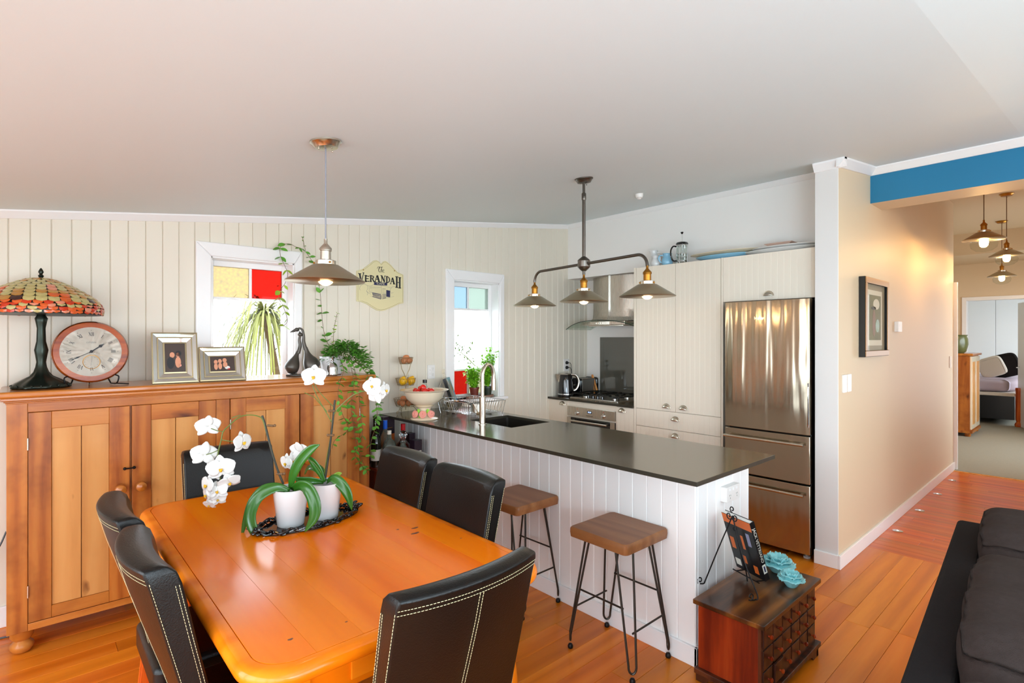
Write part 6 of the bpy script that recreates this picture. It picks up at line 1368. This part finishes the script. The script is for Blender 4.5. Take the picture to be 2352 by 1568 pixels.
b = MB(); b.box(-.085, .095, -.018, .002, .002, .255); b.xf(Mx); b.build('pages', M['paper'], t, smooth=0)
b = MB(); b.box(-.088, .098, -.0205, -.018, 0, .258); b.xf(Mx); cv = b.build('front_cover', M['tealprint'], t, smooth=0); b = MB(); b.box(-.088, .098, .002, .004, 0, .258); b.xf(Mx); b.build('back_cover', M['cover'], t, smooth=0)
b = MB(); b.box(-.0905, -.088, -.0205, .004, 0, .258); b.xf(Mx); b.build('spine', M['cover'], t, smooth=0)
for x0, x1, z0, z1, mk in ((-.087, -.05, 0, .257, 'cover'), (-.03, .0, .06, .23, 'taupe'), (.02, .05, .02, .10, 'blue_c'), (.03, .07, .14, .24, 'orchleaf'), (-.045, -.02, .20, .25, 'label'), (.01, .03, .10, .20, 'orange')):
    b = MB(); b.add([(x0, -.0209, z0), (x1, -.0209, z0), (x1 - .012, -.0209, z1), (x0 - .0, -.0209, z1)], [(0, 1, 2, 3)]); b.xf(Mx); b.build('cover_print', M[mk], cv, smooth=0)
# dish rack
t = thing('dish_rack', 'chrome wire dish rack beside the sink under the small window', 'dish rack', (2.59, 3.36, BZ)); rx, ry = .185, .215
b = MB(); b.tube([(x, y, .115) for x, y in rr(-rx, rx, -ry, ry, .02, 4)], .0035, 7, closed=True); b.build('top_rail', M['chrome'], t)
b = MB(); b.tube([(x, y, .022) for x, y in rr(-rx + .03, rx - .03, -ry + .03, ry - .03, .02, 3)], .0022, 6, closed=True)
for k in range(15):
    y = -ry + .03 + k * (2 * ry - .06) / 14; b.tube([(-rx, y * 1.08, .115), (-rx + .03, y, .022), (rx - .03, y, .022), (rx, y * 1.08, .115)], .0013, 5)
for k in range(9):
    x = -rx + .04 + k * (2 * rx - .08) / 8; b.tube([(x, -ry, .115), (x, -ry + .03, .022), (x, ry - .03, .022), (x, ry, .115)], .0013, 5)
b.build('wire_basket', M['chrome'], t, kind='stuff')
b = MB()
for k in range(8): y = -.02 + k * .026; b.tube([(.03, y, .024)] + [(.065 + .035 * -cos(a), y, .05 + .045 * sin(a)) for a in [pi * j / 6 for j in range(7)]] + [(.10, y, .024)], .0016, 5)
b.build('plate_prongs', M['chrome'], t, kind='stuff')
for sx_ in (-1, 1):
    for sy_ in (-1, 1):
        b = MB(); b.tube([(sx_ * rx * .98, sy_ * ry * .96, .115), (sx_ * (rx - .02), sy_ * (ry - .03), .001)], .003, 6); b.build('leg', M['chrome'], t)
t = thing('saucepan', 'small steel saucepan lying in the dish rack', 'saucepan', (2.56, 3.235, BZ + .025), 120); b = MB(); b.lathe([(.05, 0), (.056, .004), (.056, .07), (.054, .07), (.052, .006), (0, .004)], n=28); b.build('pan', M['steel'], t); b = MB(); b.tube([(.056, 0, .06), (.10, 0, .075), (.16, 0, .082)], [.005, .006, .008], 8); b.build('handle', M['black'], t)
t = thing('metal_colander', 'shiny fluted metal colander in the left end of the rack', 'colander', (2.50, 3.475, BZ + .026), 0); b = MB(); b.lathe([(.028, 0), (.034, .002), (.062, .035), (.075, .07), (.078, .072), (.072, .07), (.058, .036), (0, .004)], n=36, wob=lambda a, i: 1 + .05 * cos(14 * a)); b.build('bowl', M['chrome'], t, smooth=30)
# window sill herbs
ZS = .9555
t = thing('herb_tray', 'oval grey tray on the kitchen window sill', 'tray', (3.075, YB + .008, ZS), 0); b = MB(); b.lathe([(.9, 0), (1, .003), (1.02, .022), (1.0, .024), (.97, .006), (0, .005)], n=40, sx=.155, sy=.045); b.build('tray', M['tbrown'], t)
def herb(x, r, h_, m, label, zt, spread, n, seed, tall):
    t = thing('potted_herb', label, 'plant', (x, YB + .008, ZS + .0065), 0, 'potted herbs on the window sill'); b = MB(); b.lathe([(r * .72, 0), (r, h_), (r * 1.06, h_), (r * 1.06, h_ - .012), (r * .94, h_ - .012), (0, h_ - .012)], n=24); b.build('pot', m, t); b = MB(); b.lathe([(r * .93, h_ - .011), (0, h_ - .008)], n=16); b.build('potting_mix', M['soil'], t)
    rg = random.Random(seed); stems = MB(); lv = MB()
    for k in range(n):
        a = rg.uniform(0, 2 * pi); top = Vector((spread * rg.uniform(.2, 1) * cos(a) + (.03 if tall and k < 4 else 0), .05 * sin(a) * rg.random(), h_ + (zt - h_) * (rg.uniform(.75, 1) if tall and k < 4 else rg.uniform(.35, .75 if tall else 1.0)))); P_ = spline([(0, 0, h_ - .01), (top.x * .4, top.y * .4, h_ + (top.z - h_) * .5), top], 5); stems.tube(P_, .0013, 4)
        for p in P_[2:]:
            for q in range(4):
                d = Vector((rg.uniform(-1, 1), rg.uniform(-.5, .5), rg.uniform(-.5, .6))).normalized(); L = rg.uniform(.022, .038); w_ = L * .40; n0 = len(lv.v); qq = d.to_track_quat('Y', 'Z'); lv.add([(0, 0, 0), (-w_, L * .5, .003), (0, L, 0), (w_, L * .5, .003)], [(0, 3, 2, 1)]); lv.xf(Matrix.Translation(p + d * .004) @ qq.to_matrix().to_4x4(), n0)
    stems.build('stems', M['gstem'], t, kind='stuff'); lv.build('foliage', M['herb'], t, smooth=0, kind='stuff')
herb(3.005, .044, .095, M['terra'], 'bushy green herb in a reddish-brown pot on the window sill', .28, .115, 34, 1, False)
herb(3.16, .046, .095, M['pot'], 'tall green herb in a dark pot on the right of the window sill', .50, .10, 34, 2, True)

# ================================================================ BOTTLES BESIDE THE SIDEBOARD
t = thing('bottle_cabinet', 'low reddish wooden cabinet under the bottles behind the chairs', 'cabinet', (2.03, 3.63, 0)); b = MB(); b.box(-.185, .195, -.19, .19, .03, .545); b.build('carcass', M['redwood'], t, smooth=0, bevel=.003); b = MB(); b.box(-.195, .20, -.20, .195, .545, .565); b.build('top', M['redwood'], t, smooth=0, bevel=.004)
b = MB(); b.box(-.17, .18, -.196, -.19, .06, .52); d = b.build('door', M['darkwood'], t, smooth=0, bevel=.002); b = MB(); b.ell((.14, -.204, .3), .010, 10, 8); b.build('knob', M['brass'], d)
for sx_ in (-1, 1):
    for sy_ in (-1, 1):
        b = MB(); b.box(sx_ * .16 - .02, sx_ * .16 + .02, sy_ * .16 - .02, sy_ * .16 + .02, 0, .03); b.build('foot', M['darkwood'], t, smooth=0)
QZ = .5655
def bottle(x, y, prof, m, label, cap=None, capm=None, lab=None, liquid=None, extra=None):
    t = thing('bottle', label, 'bottle', (x, y, QZ)); b = MB(); b.lathe(prof, n=28); b.build('glass', m, t)
    if cap: b = MB(); b.lathe([(cap[2], cap[0]), (cap[2], cap[1]), (0, cap[1] + .001)], n=20); b.build('cap', capm, t)
    if lab: b = MB(); b.lathe([(lab[2], lab[0]), (lab[2], lab[1])], n=28); b.build('label_band', lab[3], t)
    return t
WP = [(.033, 0), (.037, .004), (.037, .17), (.034, .19), (.016, .225), (.0145, .235), (.0145, .29), (.016, .292), (.016, .298), (0, .298)]
bottle(1.868, 3.56, WP, M['wine'], 'dark wine bottle with pale label beside the hanging vines', lab=(.05, .13, .0373, M['label']))
t = bottle(1.925, 3.68, [(.036, 0), (.040, .004), (.040, .20), (.034, .235), (.016, .27), (.015, .34), (.019, .343), (.019, .352), (0, .352)], M['wine'], 'tallest dark bottle with a small loop handle at the back')
b = MB(); b.tube(spline([(.015, 0, .325), (.034, 0, .32), (.040, 0, .295), (.030, 0, .268), (.018, 0, .265)], 4), .005, 7); b.build('handle', M['wine'], t)
bottle(1.965, 3.60, [(.032, 0), (.036, .004), (.036, .20), (.030, .225), (.015, .255), (.014, .285), (0, .285)], M['clearb'], 'clear bottle with a bright blue cap', (.262, .325, .0165), M['bcap'], (.04, .12, .0363, M['label']))
bottle(1.93, 3.475, [(.042, 0), (.046, .004), (.046, .165), (.038, .19), (.017, .21), (.015, .25), (0, .25)], M['clearb'], 'broad frosted bottle with a small white cap in front', (.242, .268, .0155), M['label'])
t = bottle(2.04, 3.468, [(.040, 0), (.050, .006), (.052, .08), (.040, .12), (.022, .145), (.018, .165), (.024, .172), (.024, .178), (0, .178)], M['clearb'], 'squat glass decanter with a large cut crystal stopper')
b = MB(); b.ell((0, 0, .225), (.030, .030, .034), 9, 6); b.lathe([(.012, .176), (.012, .195), (.02, .2)], n=10); b.build('stopper', M['crystal'], t, smooth=0)
bottle(2.10, 3.57, [(.046, 0), (.058, .006), (.060, .09), (.048, .135), (.022, .165), (.018, .19), (.016, .26), (0, .26)], M['amber'], 'round amber spirit bottle with a red foil cap', (.232, .288, .0175), M['red'], (.03, .08, .0602, M['label']))
t = thing('carton', 'tall dark purple spirit carton standing behind the bottles', 'carton', (2.04, 3.735, QZ), 12); b = MB(); b.box(-.055, .055, -.045, .045, 0, .335); b.build('box', M['carton'], t, smooth=0, bevel=.002); b = MB(); b.box(-.050, .052, -.0462, -.0450, .09, .20); b.build('orange_panel', M['orange'], t, smooth=0); b = MB(); b.box(-.02, .03, -.0462, -.0450, .245, .249); b.build('gold_line', M['brass'], t, smooth=0)
for x, y, w_, h_, lab in ((2.150, 3.47, .07, .175, 'short black carton near the island panel, the left one'), (2.195, 3.63, .055, .20, 'short black carton against the island panel, the right one')):
    t = thing('carton', lab, 'carton', (x, y, QZ), 6); b = MB(); b.box(-w_ / 2, w_ / 2, -.03, .03, 0, h_); b.build('box', M['carton'], t, smooth=0, bevel=.002); b = MB(); b.box(-w_ * .4, w_ * .4, -.0308, -.03, h_ * .2, h_ * .55); b.build('printed_label', M['label'] if w_ > .06 else M['brass'], t, smooth=0)

# ================================================================ SOFA
ang = 4.3; t = thing('sofa', 'charcoal fabric sofa in the lower right corner seen from behind and above', 'sofa', (2.93, .42, 0), ang)
b = MB(); b.box(-2.1, 0, -.095, 0, .08, .735); b.build('back_frame', M['fabric2'], t, smooth=0, bevel=.018, seg=4)
b = MB(); b.box(-2.1, 0, -.92, -.095, .08, .30); b.build('base', M['fabric2'], t, smooth=0, bevel=.015, seg=3)
def pillow(par, nm, m, x0, x1, y0, y1, z0, z1, seed, lean=0, bulge=.04):
    b = MB(); nx_, ny_, nz_ = 14, 6, 8; cx_, cy_, cz_ = (x0 + x1) / 2, (y0 + y1) / 2, (z0 + z1) / 2; hx, hy, hz = (x1 - x0) / 2, (y1 - y0) / 2, (z1 - z0) / 2; rg = random.Random(seed); ph = [rg.uniform(0, 6) for _ in range(4)]
    def fn(u, v_, w_):
        e = 5.0; k = (abs(u) ** e + abs(v_) ** e + abs(w_) ** e) ** (-1 / e); x, y, z = u * k, v_ * k, w_ * k
        wr = .0022 * sin(x * 13 + ph[0] + z * 3) + .0016 * sin(x * 29 + y * 8 + ph[1]); y2 = y * (1 + .0) + (bulge * (1 - x * x) * (1 - z * z) / hy if y < 0 else 0) * -1
        return (cx_ + hx * x, cy_ + hy * y2 + wr + lean * (z * hz), cz_ + hz * z + wr * 1.4 + .018 * (1 - x * x))
    def facegrid(f_, a, c):
        n0 = len(b.v); v = [f_(-1 + 2 * i / a, -1 + 2 * j / c) for i in range(a + 1) for j in range(c + 1)]; b.add(v, [(i * (c + 1) + j, (i + 1) * (c + 1) + j, (i + 1) * (c + 1) + j + 1, i * (c + 1) + j + 1) for i in range(a) for j in range(c)])
    facegrid(lambda s, r: fn(s, r, 1), 28, 8); facegrid(lambda s, r: fn(s, r, -1), 28, 8); facegrid(lambda s, r: fn(s, -1, r), 28, 12); facegrid(lambda s, r: fn(s, 1, r), 28, 12); facegrid(lambda s, r: fn(-1, s, r), 8, 12); facegrid(lambda s, r: fn(1, s, r), 8, 12)
    o = b.build(nm, m, par, smooth=180, sub=1); w = o.modifiers.new('weld', 'WELD'); w.merge_threshold = .0005; o.modifiers.move(1, 0); return o
xs_ = [(-.60, -.005), (-1.48, -.61), (-2.1, -1.49)]
for k, (x0, x1) in enumerate(xs_):
    pillow(t, 'back_cushion', M['fabric'], x0, x1, -.37, -.10, .38, .835, k, .12, .05); pillow(t, 'seat_cushion', M['fabric'], x0, x1, -.93, -.34, .29, .46, k + 5, 0, .01)

# ================================================================ FAR ROOM
t = thing('pine_cupboard', 'pine cupboard with pale panelled doors in the carpeted room', 'cupboard', (10.6, 1.35, .006)); L_ = .82
b = MB(); b.box(0, L_, .02, .50, .09, 1.235); b.build('carcass', M['pinez'], t, smooth=0); b = MB(); b.box(-.02, L_ + .02, -.02, .51, 1.235, 1.268); b.build('top', M['pinetop'], t, smooth=0, bevel=.006); b = MB(); b.box(-.012, L_ + .012, -.012, .505, .055, .09); b.build('plinth', M['pinex'], t, smooth=0)
for k in range(2):
    x0 = .02 + k * .39; b = MB(); b.box(x0, x0 + .385, 0, .02, .11, 1.22); d = b.build('door', M['cream_c'], t, smooth=0, bevel=.002); b = MB(); b.box(x0 + .08, x0 + .305, -.004, .002, .18, 1.14); b.build('door_panel', M['pinep'], d, smooth=0)
for x in (.05, L_ - .05):
    for y in (.05, .45):
        b = MB(); b.lathe([(.03, 0), (.04, .02), (.035, .055)], (x, y, 0), 12); b.build('foot', M['pinex'], t)
t = thing('glazed_pot', 'olive green glazed pot standing on the far pine cupboard', 'pot', (10.80, 1.555, 1.275)); b = MB(); b.lathe([(.09, 0), (.12, .03), (.145, .14), (.140, .22), (.125, .265), (.14, .285), (.13, .285), (.115, .26), (0, .24)], n=32); b.build('pot', M['vase'], t)
t = thing('orange_ornament', 'small orange ornament beside the glazed pot on the cupboard', 'ornament', (10.63, 1.66, 1.275)); b = MB(); b.lathe([(.03, 0), (.05, .02), (.045, .07), (.028, .10), (.036, .13), (.02, .155), (0, .16)], n=20); b.build('figure', M['orange'], t)
t = thing('framed_picture', 'thin orange wooden frame glimpsed at the end of the hallway wall', 'picture', (11.598, 1.80, 1.65)); b = MB(); b.box(-.03, 0, -.12, .25, -.34, .34); b.build('frame', M['bedwood'], t, smooth=0); b = MB(); b.box(-.032, -.03, -.08, .21, -.30, .30); b.build('print', M['taupe'], t, smooth=0)
t = thing('wardrobe', 'white built-in wardrobe doors across the far bedroom wall', 'wardrobe', (15.33, 0, .006))
for y0 in (.0, .78, 1.56, 2.34):
    b = MB(); b.box(0, .03, y0 + .002, min(y0 + .776, 2.99), .02, 2.58); d = b.build('door', M['door'], t, smooth=0, bevel=.003)
    b = MB(); b.box(-.004, 0, y0 + (.70 if y0 < 1.5 else .06), y0 + (.72 if y0 < 1.5 else .08), .90, 1.10); b.build('finger_pull', M['nickel'], d, smooth=0)
t = thing('bed', 'bed with lilac cover, dark valance and orange wooden post in the far bedroom', 'bed', (12.5, 1.03, .006))
b = MB(); b.box(0, 1.9, 0, 1.9, .10, .50); b.build('valance', M['black'], t, smooth=0); b = MB(); b.box(-.01, 1.9, -.01, 1.9, .50, .56); b.build('mattress_edge', M['cushion'], t, smooth=0, bevel=.01)
pillow(t, 'bed_cover', M['linen'], -.05, 1.95, -.05, 1.95, .54, .80, 3)
b = MB(); b.lathe([(.055, 0), (.06, .03), (.05, .06), (.035, .08), (.045, .12), (.045, .60), (.05, .64), (.045, .66), (0, .66)], (-.04, -.06, 0), 20); b.build('bed_post', M['bedwood'], t)
t = thing('cushion', 'cream scatter cushion leaning on the bed', 'cushion', (12.82, 1.30, .80), 0); pillow(t, 'cushion', M['cushion'], -.06, .06, -.20, .16, .012, .36, 8, 0, 0); t.rotation_euler = (radians(-22), 0, 0)
t = thing('cushion', 'black cushion behind the cream one on the bed', 'cushion', (12.95, 1.12, .80), 0); pillow(t, 'cushion', M['fabric2'], -.06, .06, -.20, .20, .012, .42, 9, 0, 0); t.rotation_euler = (radians(-18), 0, 0)
dr = bpy.data.objects.new('door_1', None); COL.objects.link(dr); dr.location = (11.76, .70, .01); dr.rotation_euler = (0, 0, radians(19)); dr['kind'] = 'structure'
b = MB(); b.box(0, .84, -.02, .02, 0, 2.10); lf_ = b.build('door_leaf', M['door'], dr, smooth=0, bevel=.003)
b = MB(); b.lathe([(.025, .02), (.025, .028), (.01, .03), (.01, .05)], n=14); b.xf(Matrix.Translation((.77, 0, 1.0)) @ Matrix.Rotation(radians(-90), 4, 'X')); b.tube([(.77, .052, 1.0), (.65, .055, 1.0)], .009, 8); b.build('door_handle', M['chrome'], lf_)

# ================================================================ OUTSIDE, CORD
t = thing('palm_tree', 'drooping palm tree outside the window above the sideboard', 'tree', (2.30, 6.3, -.3))
b = MB(); b.tube(spline([(0, 0, 0), (-.10, 0, .7), (-.23, 0, 1.4), (-.36, 0, 2.1)], 6), [.05] * 6 + [.045] * 6 + [.04] * 7, 10); b.build('trunk', M['trunk'], t)
rp = random.Random(6)
for g_ in range(4):
    b = MB()
    for k in range(60):
        a = rp.uniform(0, 2 * pi); L = rp.uniform(.7, 1.35); up = rp.uniform(-.25, .75); c = Vector((-.36, 0, 2.1)); d = Vector((cos(a), sin(a), 0)); P_ = []
        for i in range(7): u = i / 6; P_.append(c + d * L * (u * (.75 - .25 * u)) + Vector((0, 0, up * u * L - .95 * L * u * u)))
        sd = d.cross(Vector((0, 0, 1))); v = []; w_ = rp.uniform(.006, .012)
        for i, p in enumerate(P_): ww = w_ * (1 - (i / 6) ** 2 * .85); v += [p - sd * ww, p + sd * ww]
        b.add(v, [(2 * i, 2 * i + 1, 2 * i + 3, 2 * i + 2) for i in range(6)])
    b.build('fronds', M['palm'], t, smooth=0, kind='stuff')
t = thing('garden_shrub', 'loose flowering shrub outside to the right of the palm', 'shrub', (2.62, 6.9, -.3)); b = MB()
for k in range(420):
    p = Vector((rp.gauss(0, .16), rp.gauss(0, .12), 1.95 + rp.gauss(0, .22))); d = Vector((rp.uniform(-1, 1), rp.uniform(-1, 1), rp.uniform(-1, .5))).normalized(); L = .05; n0 = len(b.v); b.add([(0, 0, 0), (-.014, L * .5, 0), (0, L, 0), (.014, L * .5, 0)], [(0, 3, 2, 1)]); b.xf(Matrix.Translation(p) @ d.to_track_quat('Y', 'Z').to_matrix().to_4x4(), n0)
b.build('foliage', M['outleaf'], t, smooth=0, kind='stuff'); b = MB(); b.tube([(0, 0, 0), (.05, 0, 1.0), (0, 0, 1.9)], [.02, .015, .008], 6); b.build('stem', M['trunk'], t)
t = thing('garden_climber', 'sprays of green leaves hanging outside the kitchen window', 'climber', (3.40, 4.62, -.3)); b = MB()
for k in range(130):
    u = rp.random(); p = Vector((-.08 + .30 * u + rp.gauss(0, .03), rp.gauss(0, .03), 1.85 - .22 * u * rp.random() * 2 + rp.gauss(0, .05) - .1)); d = Vector((rp.uniform(-1, 1), rp.uniform(-.4, .4), rp.uniform(-1, .3))).normalized(); L = .035; n0 = len(b.v); b.add([(0, 0, 0), (-.010, L * .5, 0), (0, L, 0), (.010, L * .5, 0)], [(0, 3, 2, 1)]); b.xf(Matrix.Translation(p) @ d.to_track_quat('Y', 'Z').to_matrix().to_4x4(), n0)
b.build('foliage', M['outleaf'], t, smooth=0, kind='stuff'); b = MB(); b.tube([(-.2, 0, 0), (-.2, .02, 1.2), (-.12, 0, 1.75), (.1, 0, 1.6), (.22, 0, 1.5)], .006, 5); b.build('stem', M['gstem'], t)
b = MB(); b.tube(spline([(-.098, 3.815, .50), (-.125, 3.80, .43), (-.18, 3.79, .34), (-.26, 3.79, .20), (-.30, 3.78, .05), (-.24, 3.74, .006), (-.15, 3.70, .005), (-.06, 3.68, .005)], 6), .004, 6); o = b.build('cable', M['black']); tag(o, 'black power cord trailing down left of the sideboard', 'cord')
b = MB(); b.box(-1.25, 4.5, -3.2, -.95, .0005, .012); o = b.build('reflector', mat('cream_reflector', 'D8D2C6', .95, bump=.6, bscale=200), smooth=0); tag(o, 'large added cream rug on the living-room floor behind the viewpoint', 'reflector')  # unseen pale sheet added to cut the orange floor bounce on the ceiling
